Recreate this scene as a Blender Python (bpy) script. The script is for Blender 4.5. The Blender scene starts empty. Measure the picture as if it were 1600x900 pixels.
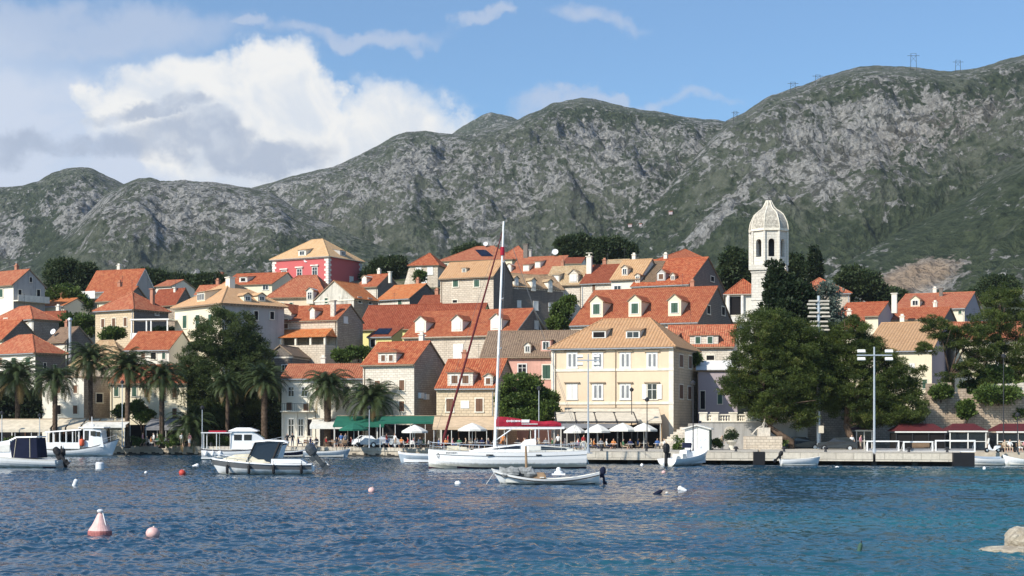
import bpy, bmesh, math, random
import numpy as np
from mathutils import Vector, Matrix
R = math.radians
random.seed(7)
SC = bpy.context.scene
COL = SC.collection
# ------------------------------------------------------------------ camera
H, F = 4.2, 2300.0          # eye height above the sea, focal length in pixels of a 1600 wide picture
cd = bpy.data.cameras.new('camera'); cam = bpy.data.objects.new('camera', cd); COL.objects.link(cam)
cam.location = (0, 0, H); cam.rotation_euler = (R(90), 0, 0)
cd.sensor_width = 36.0; cd.lens = 36.0*F/1600; cd.shift_y = 210/1600.0
cd.clip_start = 0.5; cd.clip_end = 30000
SC.camera = cam
# ------------------------------------------------------------------ sun, sky, exposure
SUN_AZ = 46.0      # degrees to the left of straight behind the camera
SUN_EL = 36.0
sx = -math.sin(R(SUN_AZ)); sy = -math.cos(R(SUN_AZ))
sd = Vector((sx*math.cos(R(SUN_EL)), sy*math.cos(R(SUN_EL)), math.sin(R(SUN_EL))))
sl = bpy.data.lights.new('sun', 'SUN'); sl.energy = 4.9; sl.angle = R(0.5); sl.color = (1.0, 0.93, 0.82)
so = bpy.data.objects.new('sun', sl); COL.objects.link(so)
so.rotation_euler = sd.to_track_quat('Z', 'Y').to_euler()
SC.view_settings.view_transform = 'Standard'; SC.view_settings.look = 'None'
SC.view_settings.exposure = 0.18; SC.view_settings.gamma = 1.0; SC.view_settings.use_curve_mapping = False
SC.cycles.use_denoising = True
try: SC.cycles.denoiser = 'OPENIMAGEDENOISE'
except Exception: pass
SC.cycles.max_bounces = 5; SC.cycles.diffuse_bounces = 2; SC.cycles.glossy_bounces = 3
SC.cycles.transparent_max_bounces = 6; SC.cycles.transmission_bounces = 3; SC.cycles.volume_bounces = 0
SC.cycles.sample_clamp_indirect = 4.0

class NT:
    """small helper for node graphs"""
    def __init__(s, tree): s.t = tree; tree.nodes.clear()
    def n(s, kind, **kw):
        nd = s.t.nodes.new(kind); ins = kw.pop('ins', {})
        for k, v in kw.items(): setattr(nd, k, v)
        for k, v in ins.items(): s.set(nd.inputs[k], v)
        return nd
    def set(s, sock, v):
        if isinstance(v, bpy.types.NodeSocket): s.t.links.new(v, sock)
        elif isinstance(v, bpy.types.Node): s.t.links.new(v.outputs[0], sock)
        else:
            if sock.type == 'RGBA' and hasattr(v, '__len__') and len(v) == 3: v = (*v, 1)
            sock.default_value = v
    def m(s, op, a, b=0.0, c=0.0, clamp=False):
        nd = s.t.nodes.new('ShaderNodeMath'); nd.operation = op; nd.use_clamp = clamp
        s.set(nd.inputs[0], a); s.set(nd.inputs[1], b)
        if op in ('MULTIPLY_ADD', 'SMOOTH_MIN', 'SMOOTH_MAX', 'WRAP'): s.set(nd.inputs[2], c)
        return nd.outputs[0]
    def mix(s, f, a, b, mode='MIX'):
        nd = s.t.nodes.new('ShaderNodeMix'); nd.data_type = 'RGBA'; nd.blend_type = mode
        s.set(nd.inputs[0], f); s.set(nd.inputs[6], a); s.set(nd.inputs[7], b)
        return nd.outputs[2]
    def smooth(s, v, lo, hi, a=0.0, b=1.0):
        nd = s.t.nodes.new('ShaderNodeMapRange'); nd.interpolation_type = 'SMOOTHSTEP'
        s.set(nd.inputs[0], v)
        for i, q in enumerate((lo, hi, a, b)): s.set(nd.inputs[i+1], q)
        return nd.outputs[0]
    def noise(s, vec, scale, detail=4, rough=.5, dist=0.0, dims='3D'):
        nd = s.t.nodes.new('ShaderNodeTexNoise'); nd.noise_dimensions = dims
        if vec is not None: s.set(nd.inputs['Vector'], vec)
        nd.inputs['Scale'].default_value = scale; nd.inputs['Detail'].default_value = detail
        nd.inputs['Roughness'].default_value = rough; nd.inputs['Distortion'].default_value = dist
        return nd
    def comb(s, x, y, z=0.0):
        nd = s.t.nodes.new('ShaderNodeCombineXYZ')
        s.set(nd.inputs[0], x); s.set(nd.inputs[1], y); s.set(nd.inputs[2], z); return nd.outputs[0]
    def vmul(s, v, k):
        nd = s.t.nodes.new('ShaderNodeVectorMath'); nd.operation = 'MULTIPLY'
        s.set(nd.inputs[0], v); nd.inputs[1].default_value = k; return nd.outputs[0]
    def vadd(s, v, w):
        nd = s.t.nodes.new('ShaderNodeVectorMath'); nd.operation = 'ADD'
        s.set(nd.inputs[0], v); s.set(nd.inputs[1], w); return nd.outputs[0]

def build_world():
    w = bpy.data.worlds.new('World'); SC.world = w; w.use_nodes = True
    g = NT(w.node_tree)
    sky = g.n('ShaderNodeTexSky', sky_type='NISHITA'); sky.sun_disc = False
    sky.sun_elevation = R(SUN_EL); sky.sun_rotation = math.atan2(sd.x, sd.y)
    sky.air_density = 1.0; sky.dust_density = 0.6; sky.ozone_density = 2.4; sky.altitude = 10
    tc = g.n('ShaderNodeTexCoord'); sp = g.n('ShaderNodeSeparateXYZ', ins={0: tc.outputs['Generated']})
    x, y, z = sp.outputs
    az = g.m('ARCTAN2', x, y)                                   # azimuth from +Y
    el = g.m('ARCSINE', z)
    P = g.comb(g.m('MULTIPLY', az, 10.0), g.m('MULTIPLY', el, 10.0), 0.0)
    # warp
    wn = g.noise(P, 1.5, 6, .58); wv = g.vmul(g.vadd(wn.outputs['Color'], (-.5, -.5, -.5)), (1.3, .75, 0))
    Q = g.vadd(P, wv)
    qs = g.n('ShaderNodeSeparateXYZ', ins={0: Q}); qx, qy = qs.outputs[0], qs.outputs[1]
    def D(px): return math.atan((px-800)/F)*10
    def E(py): return math.atan((660-py)/F)*10
    def blob(px, py, rx, ry, soft=.55):
        dx = g.m('DIVIDE', g.m('SUBTRACT', qx, D(px)), rx/F*10); dy = g.m('DIVIDE', g.m('SUBTRACT', qy, E(py)), ry/F*10)
        r2 = g.m('SQRT', g.m('ADD', g.m('MULTIPLY', dx, dx), g.m('MULTIPLY', dy, dy)))
        return g.smooth(r2, 1.0+soft*.5, 1.0-soft*.5)
    def mx(*a):
        r = a[0]
        for q in a[1:]: r = g.m('MAXIMUM', r, q)
        return r
    sub = g.m
    fine = g.noise(P, 7.0, 8, .6, .6).outputs[0]
    mid = g.noise(P, 2.6, 7, .55, .5).outputs[0]
    # bright cumulus, slanting down to the right
    cum = mx(blob(440, 175, 130, 95, .35), blob(300, 190, 130, 85, .4), blob(600, 215, 140, 80, .7), blob(560, 265, 200, 95, .7), blob(210, 170, 50, 35, .5))
    cumd = g.m('MULTIPLY', cum, g.smooth(g.m('ADD', fine, g.m('MULTIPLY', cum, .75)), .47, .86))
    # broad pale layer low at the left
    lay = mx(blob(60, 235, 360, 125, .8), blob(330, 300, 300, 60, .8), blob(-300, 200, 400, 130, 1.0), blob(300, 285, 330, 65, .9))
    layd = g.m('MULTIPLY', lay, g.smooth(mid, .25, .55, .75, .98))
    # grey flat clouds in front
    gr = mx(blob(345, 228, 150, 24, .9), blob(250, 190, 75, 14, .9), blob(110, 236, 140, 18, 1.0), blob(400, 245, 100, 18, .9))
    grd = g.m('MULTIPLY', gr, g.smooth(g.m('ADD', mid, g.m('MULTIPLY', fine, .5)), .45, .80, .25, .95))
    # thin clouds on top
    thin = mx(blob(150, 55, 200, 38, .9), blob(20, 62, 120, 40, 1.0), blob(570, 52, 120, 13, 1.1), blob(930, 30, 65, 15, 1.1), blob(390, 43, 45, 10, 1.0), blob(755, 40, 25, 10, 1.1), blob(980, 158, 110, 12, 1.0), blob(890, 166, 90, 16, 1.0), blob(2300, 60, 400, 40, 1.0), blob(-900, -100, 600, 120, 1.0))
    thind = g.m('MULTIPLY', thin, g.smooth(g.m('ADD', mid, g.m('MULTIPLY', fine, .4)), .34, .72, .2, .9))
    above = g.smooth(el, -.01, .01)
    col = g.vmul(sky.outputs[0], (SKYTINT[0], SKYTINT[1], SKYTINT[2]))
    col = g.mix(g.m('MULTIPLY', g.m('MULTIPLY', thind, .7), above), col, (5.0, 5.5, 6.6))
    col = g.mix(g.m('MULTIPLY', layd, above), col, (5.5, 6.1, 7.2))
    shade = g.smooth(g.m('ADD', mid, g.m('MULTIPLY', g.m('SUBTRACT', qy, E(230)), .25)), .38, .66)
    ccol = g.mix(shade, (6.4, 6.8, 7.3), (8.2, 8.1, 7.8))
    col = g.mix(g.m('MULTIPLY', cumd, above), col, ccol)
    col = g.mix(g.m('MULTIPLY', g.m('MULTIPLY', grd, .9), above), col, (3.5, 4.1, 5.2))
    bg = g.n('ShaderNodeBackground', ins={0: col, 1: 0.112}); out = g.n('ShaderNodeOutputWorld', ins={0: bg})
SKYTINT = (.84, 1.08, 1.24)
build_world()

# ------------------------------------------------------------------ helpers
def Wp(px, py, Y): return Vector(((px-800)/F*Y, Y, H-(py-660)/F*Y))
def WX(px, Y): return (px-800)/F*Y
def WZ(py, Y): return H-(py-660)/F*Y
def YW(py, z=0.0): return (H-z)*F/(py-660)      # distance at which height z shows at row py

def tag(o, label=None, cat=None, group=None, kind=None):
    if label: o['label'] = label
    if cat: o['category'] = cat
    if group: o['group'] = group
    if kind: o['kind'] = kind
    return o
def empty(name, loc=(0, 0, 0), rz=0.0, label=None, cat=None, group=None):
    o = bpy.data.objects.new(name, None); o.empty_display_size = .3; COL.objects.link(o)
    o.location = loc; o.rotation_euler = (0, 0, rz)
    return tag(o, label, cat, group)
def copy_tree(o, parent=None):
    c = o.copy(); COL.objects.link(c)
    if parent is not None: c.parent = parent
    for ch in list(o.children): copy_tree(ch, c)
    return c

class MB:
    """collects faces (with uv in metres and a material slot) for one mesh object"""
    def __init__(s): s.v = []; s.f = []; s.uv = []; s.mi = []; s.smooth = False
    def face(s, pts, uv=None, mi=0):
        i = len(s.v); pts = [Vector(p) for p in pts]; s.v += pts; s.f.append(tuple(range(i, i+len(pts)))); s.mi.append(mi)
        if uv is None:
            n = Vector((0, 0, 0))
            for a in range(len(pts)): n += (pts[a]-pts[0]).cross(pts[(a+1) % len(pts)]-pts[0])
            if n.length < 1e-12: n = Vector((0, 0, 1))
            n.normalize()
            t = Vector((0, 0, 1)).cross(n)
            t = Vector((1, 0, 0)) if t.length < .05 else t.normalized()
            b = n.cross(t)
            o = Vector((0, 0, 0))
            uv = [((p-o).dot(t), (p-o).dot(b)) for p in pts]
        s.uv += list(uv)
    def box(s, c, d, M=None, mi=0):
        x, y, z = c; a, b, h = d[0]/2, d[1]/2, d[2]/2
        P = [Vector((x+i*a, y+j*b, z+k*h)) for i in (-1, 1) for j in (-1, 1) for k in (-1, 1)]
        if M is not None: P = [M @ p for p in P]
        for q in ((0, 1, 3, 2), (4, 6, 7, 5), (0, 4, 5, 1), (2, 3, 7, 6), (0, 2, 6, 4), (1, 5, 7, 3)): s.face([P[i] for i in q], mi=mi)
    def b2(s, lo, hi, M=None, mi=0):
        s.box([(lo[i]+hi[i])/2 for i in range(3)], [hi[i]-lo[i] for i in range(3)], M, mi)
    def rings(s, rings, cap0=True, cap1=True, closed=True, mi=0):
        for a, b in zip(rings[:-1], rings[1:]):
            n = len(a)
            for i in range(n if closed else n-1):
                j = (i+1) % n; s.face([a[i], a[j], b[j], b[i]], mi=mi)
        if cap0: s.face(list(reversed(rings[0])), mi=mi)
        if cap1: s.face(list(rings[-1]), mi=mi)
    def tube(s, p, q, r0, r1=None, n=8, mi=0, caps=True):
        p, q = Vector(p), Vector(q); r1 = r0 if r1 is None else r1
        d = (q-p).normalized(); a = d.orthogonal().normalized(); b = d.cross(a)
        rg = [[c+(a*math.cos(t)+b*math.sin(t))*r for t in (2*math.pi*i/n for i in range(n))] for c, r in ((p, r0), (q, r1))]
        s.rings(rg, caps, caps, mi=mi)
    def path(s, pts, rad, n=8, mi=0):
        pts = [Vector(p) for p in pts]
        if not hasattr(rad, '__len__'): rad = [rad]*len(pts)
        a = None; rg = []
        for i, p in enumerate(pts):
            d = (pts[min(i+1, len(pts)-1)]-pts[max(i-1, 0)]).normalized()
            if a is None: a = d.orthogonal().normalized()
            a = (a-d*a.dot(d)).normalized(); b = d.cross(a)
            rg.append([p+(a*math.cos(t)+b*math.sin(t))*rad[i] for t in (2*math.pi*k/n for k in range(n))])
        s.rings(rg, mi=mi)
    def lathe(s, prof, c=(0, 0, 0), n=16, mi=0, M=None, a0=0.0):
        rg = []
        for r, z in prof:
            rg.append([Vector((c[0]+r*math.cos(a0+2*math.pi*i/n), c[1]+r*math.sin(a0+2*math.pi*i/n), c[2]+z)) for i in range(n)])
        if M is not None: rg = [[M @ p for p in r] for r in rg]
        s.rings(rg, mi=mi)
    def ball(s, c, r, n=12, mi=0, M=None):
        if not hasattr(r, '__len__'): r = (r, r, r)
        rg = []; m = max(4, n//2)
        for k in range(m+1):
            t = math.pi*k/m; q = max(math.sin(t), .02)
            rg.append([Vector((c[0]+r[0]*q*math.cos(2*math.pi*i/n), c[1]+r[1]*q*math.sin(2*math.pi*i/n), c[2]-r[2]*math.cos(t))) for i in range(n)])
        if M is not None: rg = [[M @ p for p in x] for x in rg]
        s.rings(rg, mi=mi)
    def build(s, name, mats, parent=None, smooth=False, merge=False, label=None, cat=None, group=None, kind=None):
        me = bpy.data.meshes.new(name); me.from_pydata([tuple(v) for v in s.v], [], s.f)
        if not isinstance(mats, (list, tuple)): mats = [mats]
        for m in mats: me.materials.append(m)
        me.polygons.foreach_set('material_index', s.mi)
        uvl = me.uv_layers.new(name='UVMap'); uvl.data.foreach_set('uv', [c for p in s.uv for c in p])
        if merge or smooth:
            bm = bmesh.new(); bm.from_mesh(me); bmesh.ops.remove_doubles(bm, verts=bm.verts, dist=1e-4)
            bmesh.ops.recalc_face_normals(bm, faces=bm.faces); bm.to_mesh(me); bm.free()
        if smooth: me.polygons.foreach_set('use_smooth', [True]*len(me.polygons))
        me.update()
        o = bpy.data.objects.new(name, me); COL.objects.link(o)
        if parent is not None: o.parent = parent
        return tag(o, label, cat, group, kind)

def np_mesh(name, V, Fq, mats, attrs=None, smooth=True):
    me = bpy.data.meshes.new(name); V = np.asarray(V, np.float32); Fq = np.asarray(Fq, np.int32)
    me.vertices.add(len(V)); me.vertices.foreach_set('co', V.ravel())
    k = Fq.shape[1]; me.loops.add(Fq.size); me.loops.foreach_set('vertex_index', Fq.ravel())
    me.polygons.add(len(Fq)); me.polygons.foreach_set('loop_start', np.arange(0, Fq.size, k, dtype=np.int32))
    me.polygons.foreach_set('use_smooth', np.full(len(Fq), smooth))
    if not isinstance(mats, (list, tuple)): mats = [mats]
    for m in mats: me.materials.append(m)
    for nm, arr in (attrs or {}).items():
        a = me.attributes.new(nm, 'FLOAT', 'POINT'); a.data.foreach_set('value', np.asarray(arr, np.float32).ravel())
    me.update(calc_edges=True); me.validate()
    o = bpy.data.objects.new(name, me); COL.objects.link(o); return o

# ------------------------------------------------------------------ numpy noise
_rs = np.random.RandomState(3); _perm = _rs.permutation(512); _g = _rs.rand(512)*2*np.pi; _gx, _gy = np.cos(_g), np.sin(_g)
def pn(x, y, seed=0):
    xi = np.floor(x).astype(int); yi = np.floor(y).astype(int); xf = x-xi; yf = y-yi
    def gr(i, j, dx, dy):
        h = _perm[(_perm[(i+seed*57) & 511]+j) & 511]; return _gx[h]*dx+_gy[h]*dy
    u = xf*xf*xf*(xf*(xf*6-15)+10); v = yf*yf*yf*(yf*(yf*6-15)+10)
    a = gr(xi, yi, xf, yf); b = gr(xi+1, yi, xf-1, yf); c = gr(xi, yi+1, xf, yf-1); d = gr(xi+1, yi+1, xf-1, yf-1)
    return (a+(b-a)*u)*(1-v)+(c+(d-c)*u)*v
def fbm(x, y, o=5, seed=0, lac=2.03, gain=.5):
    s = 0; a = 1; f = 1
    for k in range(o): s = s+a*pn(x*f+k*17.3, y*f-k*9.1, seed+k); a *= gain; f *= lac
    return s
def ridged(x, y, o=5, seed=0, gain=.5):
    s = 0; a = 1; f = 1
    for k in range(o): s = s+a*(1-2.2*np.abs(pn(x*f+k*13.7, y*f+k*5.1, seed+k))); a *= gain; f *= 2.05
    return s
def sstep(e0, e1, x):
    t = np.clip((x-e0)/(e1-e0), 0, 1); return t*t*(3-2*t)

# ------------------------------------------------------------------ materials
def mat(name):
    m = bpy.data.materials.new(name); m.use_nodes = True; return m, NT(m.node_tree)
def finish(g, bsdf, disp=None):
    g.n('ShaderNodeOutputMaterial', ins={0: bsdf})
def bump(g, h, strength=.4, dist=.05):
    return g.n('ShaderNodeBump', ins={'Strength': strength, 'Distance': dist, 'Height': h}).outputs[0]
def pbr(g, col, rough=.8, nrm=None, spec=.3, metal=0.0, **k):
    ins = {'Base Color': col, 'Roughness': rough, 'Metallic': metal, 'Specular IOR Level': spec}
    if nrm is not None: ins['Normal'] = nrm
    ins.update(k)
    return g.n('ShaderNodeBsdfPrincipled', ins=ins)
# ------------------------------------------------------------------ water
def water_material():
    m, g = mat('sea_water')
    geo = g.n('ShaderNodeNewGeometry'); pos = geo.outputs['Position']
    sp = g.n('ShaderNodeSeparateXYZ', ins={0: pos})
    n1 = g.noise(g.vmul(pos, (1.0, 1.6, 0)), 2.2, 3, .6).outputs[0]
    n2 = g.noise(g.vmul(pos, (1.0, 1.4, 0)), .9, 3, .55).outputs[0]
    h = g.m('ADD', g.m('MULTIPLY', n1, .35), n2)
    # paler sandy bottom shows through towards the right, in the shallows near the shore we stand on
    big = g.noise(g.vmul(pos, (.03, .045, 0)), 1.0, 4, .55).outputs[0]
    t = g.m('ADD', g.m('MULTIPLY', sp.outputs[0], .030), g.m('MULTIPLY', sp.outputs[1], -.011))
    t = g.m('ADD', t, g.m('MULTIPLY', big, 1.9))
    sh = g.smooth(t, .22, 1.35)
    col = g.mix(sh, (.014, .052, .094), (.016, .130, .148))
    b = pbr(g, col, .13, bump(g, h, .50, .07), .38, IOR=1.33)
    finish(g, b); return m
def build_water():
    pxs = np.concatenate([[-40000, -9000, -3000, -1200, -500], np.linspace(-120, 1720, 1150), [2100, 2800, 4600, 10600, 41000]])
    Ys = np.concatenate([[2, 8, 18, 30], 38*np.exp(np.linspace(0, math.log(205/38.), 1300)), [230, 300, 500, 1200, 4000]])
    U, Yg = np.meshgrid((pxs-800)/F, Ys); X = U*np.maximum(Yg, 30)
    rs = np.random.RandomState(11); Z = np.zeros_like(X); wx = X+.35*fbm(X*.22, Yg*.22, 3, 5)*3; wy = Yg+.35*fbm(X*.22+9, Yg*.22, 3, 8)*3
    main = R(205)
    for k in range(44):
        L = 0.28*(1.07**k); a = main+rs.normal(0, .62); amp = .0100*L**.85*(1+.4*rs.rand()) if L < 1.0 else .0100*(1.0/L)**.8
        ph = rs.rand()*6.28; kk = 2*np.pi/L
        s = np.sin(kk*(wx*math.cos(a)+wy*math.sin(a))+ph); Z += amp*(s+.25*s*s)
    gust = .72+.75*fbm(X*.035, Yg*.07, 4, 21)
    Z *= gust*sstep(30, 40, Yg)*(1-sstep(200, 230, Yg))*(1-sstep(.42, .55, np.abs(U)))
    nr, nc = X.shape; idx = np.arange(nr*nc).reshape(nr, nc)
    Fq = np.stack([idx[:-1, :-1], idx[:-1, 1:], idx[1:, 1:], idx[1:, :-1]], -1).reshape(-1, 4)
    o = np_mesh('sea', np.stack([X, Yg, Z], -1).reshape(-1, 3), Fq, water_material()); tag(o, kind='structure')
build_water()

# ------------------------------------------------------------------ mountains
def mountain_material():
    m, g = mat('karst_mountain')
    geo = g.n('ShaderNodeNewGeometry'); pos = geo.outputs['Position']
    at = lambda n: g.n('ShaderNodeAttribute', attribute_name=n).outputs['Fac']
    rock, green, tan = at('rock'), at('green'), at('tan')
    wv = g.vmul(g.vadd(g.noise(pos, .02, 4, .6).outputs['Color'], (-.5, -.5, -.5)), (60, 60, 60)); P = g.vadd(pos, wv)
    # slanting strata of limestone
    P = g.vmul(P, (1.0, .45, 1.0)); Pst = g.vmul(P, (1.0, 1.0, 1.35)); pos = g.vmul(pos, (1.0, .45, 1.0))
    a = g.noise(Pst, .045, 9, .68, .4).outputs[0]
    b = g.noise(pos, .16, 6, .7).outputs[0]
    c = g.noise(P, .011, 5, .6).outputs[0]
    vo = g.n('ShaderNodeTexVoronoi', feature='F1', ins={'Vector': P, 'Scale': .10, 'Randomness': 1.0})
    v2 = g.n('ShaderNodeTexVoronoi', feature='F1', ins={'Vector': pos, 'Scale': .22, 'Randomness': 1.0})
    f = g.m('ADD', g.m('MULTIPLY', a, 1.25), g.m('MULTIPLY', b, .85))
    f = g.m('ADD', f, g.m('MULTIPLY', g.m('SUBTRACT', c, .5), .8))
    f = g.m('ADD', f, g.m('MULTIPLY', g.m('SUBTRACT', rock, .5), .62))
    f = g.m('ADD', f, g.m('MULTIPLY', g.m('SUBTRACT', v2.outputs['Distance'], .5), .32)); f = g.m('ADD', f, g.m('MULTIPLY', g.m('SUBTRACT', g.noise(pos, .42, 5, .7).outputs[0], .5), .38))
    rk = g.smooth(f, 1.07, 1.20)
    scrub = g.mix(g.smooth(b, .35, .68), (.046, .066, .036), (.110, .138, .072))
    dry = g.mix(g.smooth(b, .35, .65), (.135, .155, .105), (.21, .225, .165))
    gmask = g.smooth(g.m('ADD', g.m('ADD', g.m('MULTIPLY', c, .7), g.m('MULTIPLY', vo.outputs['Distance'], -.55)), g.m('MULTIPLY', green, .85)), .22, .55)
    veg = g.mix(gmask, dry, scrub)
    rc = g.mix(g.smooth(g.noise(P, .35, 6, .7).outputs[0], .34, .66), (.22, .218, .200), (.52, .51, .48))
    rc = g.mix(g.smooth(g.noise(Pst, .09, 6, .65).outputs[0], .52, .40), rc, (.10, .105, .09))
    rc = g.mix(tan, rc, (.42, .31, .215))
    col = g.mix(rk, veg, rc)
    hgt = g.m('ADD', g.m('MULTIPLY', f, 5.0), g.m('MULTIPLY', g.m('MULTIPLY', b, g.m('SUBTRACT', 1.0, rk)), 4.0))
    hgt = g.m('ADD', hgt, g.m('MULTIPLY', v2.outputs['Distance'], 1.5))
    b_ = pbr(g, col, .95, bump(g, hgt, .9, 2.5), .1); finish(g, b_); return m
RID = dict(
  A0=([(-1500,300),(-700,270),(-300,320),(-60,300),(0,293),(30,290),(60,283),(80,272),(100,265),(125,261),(145,265),(165,275),(195,289),(230,296),(260,310),(400,360),(700,430)], [(-1500,2300),(125,2100),(700,2000)]),
  A=([(-1500,420),(-300,400),(0,420),(60,400),(120,350),(165,305),(195,287),(215,280),(235,278),(250,282),(290,281),(320,284),(345,287),(390,294),(420,300),(470,330),(560,372),(640,400),(760,440)], [(-1500,1500),(250,1500),(760,1150)]),
  B=([(-200,420),(250,350),(370,310),(392,295),(430,283),(470,272),(520,262),(545,250),(575,235),(600,222),(618,211),(635,206),(665,205),(690,209),(705,210),(730,207),(770,200),(800,192),(825,181),(845,171),(865,162),(885,157),(910,155),(930,157),(960,163),(1000,171),(1030,176),(1060,181),(1100,187),(1140,191),(1250,230),(1400,300),(1700,430)], [(-200,1900),(500,1900),(700,2150),(900,2500),(1200,2500)]),
  B2=([(600,300),(690,217),(705,210),(722,198),(740,187),(755,180),(768,177),(785,180),(800,183),(830,200),(950,300)], [(600,3100),(950,3100)]),
  C=([(700,500),(860,425),(950,370),(1010,310),(1060,262),(1110,212),(1135,191),(1160,178),(1180,165),(1205,152),(1230,144),(1260,133),(1290,122),(1320,112),(1345,106),(1375,104),(1410,105),(1450,110),(1480,113),(1510,111),(1530,107),(1560,98),(1600,87),(1700,60),(2000,0),(2400,40),(3200,200)], [(700,1500),(1130,2000),(1400,2100),(2400,1900)]),
  D=([(1000,560),(1180,500),(1260,455),(1330,405),(1400,365),(1460,335),(1520,300),(1570,262),(1640,225),(1800,160),(2100,100),(2600,120),(3200,300)], [(1000,800),(1400,1000),(2400,1300)]),
)
def build_mountains():
    pxs = np.concatenate([np.linspace(-1500, -120, 120)[:-1], np.linspace(-120, 1720, 900), np.linspace(1720, 3200, 120)[1:]])
    t = np.linspace(0, 1, 520); Ys = 400+2950*t**1.35
    PX, Y = np.meshgrid(pxs, Ys); U = (PX-800)/F; X = U*Y
    best = np.full_like(X, -40.0); rock = np.full_like(X, .4); green = np.full_like(X, .4)
    n_big = ridged(X*.0024+3, Y*.0024, 5, 2, .52); n_med = ridged(X*.009, Y*.009, 5, 9, .55); n_f = fbm(X*.035, Y*.035, 4, 14)
    y0 = dict(A0=1300, A=760, B=1050, B2=2400, C=850, D=600)
    for k, (rp, dp) in RID.items():
        py = np.interp(PX, [a for a, _ in rp], [b for _, b in rp]); Dr = np.interp(PX, [a for a, _ in dp], [b for _, b in dp])
        # small wobble of the crest itself
        py = py - 2.2*fbm(PX*.035+ord(k[-1]), PX*0+.5, 4, 31)
        zr = H+(660-py)/F*Dr; b0 = y0[k]; s = (Y-b0)/(Dr-b0)
        z0 = 4.0
        up = z0+(zr-z0)*np.clip(s, 0, 1)**1.18
        rise = np.clip(s, 0, 1); env = np.sin(np.pi*np.clip(rise, 0, 1)**.9)**.8
        up = up+env*(n_big*zr*.15+n_med*zr*.06+n_f*7-zr*.06)
        lim = H+(660-py)/F*Y-(1-rise)*14; up = lim-np.logaddexp(0, (lim-up)/7.0)*7.0+5*(np.clip(s,0,1)**8)
        dn = zr-(Y-Dr)*.55
        z = np.where(s <= 1, up, dn); z = np.where(s < 0, -3, z)
        w = z > best
        best = np.where(w, z, best)
    # where limestone shows and where the scrub is thick (screen-free: by azimuth and height on the slopes)
    PY = 660-(best-H)/Y*F
    def blob(px, py, rx, ry, rot=0.0):
        c, s_ = math.cos(R(rot)), math.sin(R(rot)); dx, dy = PX-px, PY-py
        u = (dx*c+dy*s_)/rx; v = (-dx*s_+dy*c)/ry; return np.exp(-(u*u+v*v))
    rock = .44+.42*blob(330, 335, 130, 70)+.35*blob(20, 380, 45, 40)+.3*blob(110, 320, 70, 30)+.3*blob(600, 290, 120, 45)
    rock += .25*blob(860, 235, 150, 35)+.35*blob(760, 350, 55, 35, -15)+.25*blob(1270, 215, 150, 60)+.32*blob(1470, 190, 170, 30, -12)
    rock += .5*blob(1290, 270, 90, 40)+.3*blob(1000, 215, 100, 25)+.3*blob(920, 290, 90, 40)+.25*blob(670, 260, 80, 30)
    rock += 1.3*blob(1120, 345, 75, 7, -50)+.9*blob(1085, 365, 40, 5, -48)
    cliff = np.clip(blob(1430, 432, 60, 20, -18)*1.8, 0, 1); rock += 1.1*cliff
    rock -= .35*blob(1500, 370, 170, 60)+.3*blob(1180, 380, 120, 35)+.4*blob(60, 360, 30, 70)+.2*blob(480, 400, 120, 25)+.25*blob(960, 183, 130, 9, 5)
    green = .35+.5*blob(1480, 380, 230, 75, -14)+.35*blob(1150, 380, 170, 50)+.6*blob(60, 370, 40, 70)+.45*blob(960, 184, 150, 10, 5)+.35*blob(1400, 140, 110, 14)
    green += .25*blob(500, 400, 200, 30)+.3*blob(1020, 330, 90, 30, -40)+.4*blob(1560, 130, 90, 14, -25)-.2*blob(580, 330, 200, 60)+.35*blob(680, 340, 60, 30)+.2*blob(1420, 250, 20, 60, 40)
    tan = cliff*.9+.12*blob(1450, 205, 150, 35, -20)
    global slope_point
    def slope_point(px, py):
        j = int(np.argmin(np.abs(pxs-px))); ii = np.where(PY[:, j] <= py)[0]; i = int(ii[0]) if len(ii) else PY.shape[0]-1
        return Vector((float(X[i, j]), float(Y[i, j]), float(best[i, j])))
    nr, nc = X.shape; idx = np.arange(nr*nc).reshape(nr, nc)
    Fq = np.stack([idx[:-1, :-1], idx[:-1, 1:], idx[1:, 1:], idx[1:, :-1]], -1).reshape(-1, 4)
    o = np_mesh('mountains', np.stack([X, Y, best], -1).reshape(-1, 3), Fq, mountain_material(), dict(rock=rock, green=green, tan=tan))
    tag(o, kind='structure')
build_mountains()

def build_haze():
    m, g = mat('sea_air')
    v = g.n('ShaderNodeVolumePrincipled'); v.inputs['Density'].default_value = HAZE_D; v.inputs['Color'].default_value = (.80, .88, 1.0, 1)
    v.inputs['Anisotropy'].default_value = .2
    g.n('ShaderNodeOutputMaterial', ins={'Volume': v})
    b = MB(); b.b2((-5200, -400, -5), (5200, 3600, 1150)); o = b.build('haze', m); tag(o, kind='stuff')
HAZE_D = 0.00007
build_haze()
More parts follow.
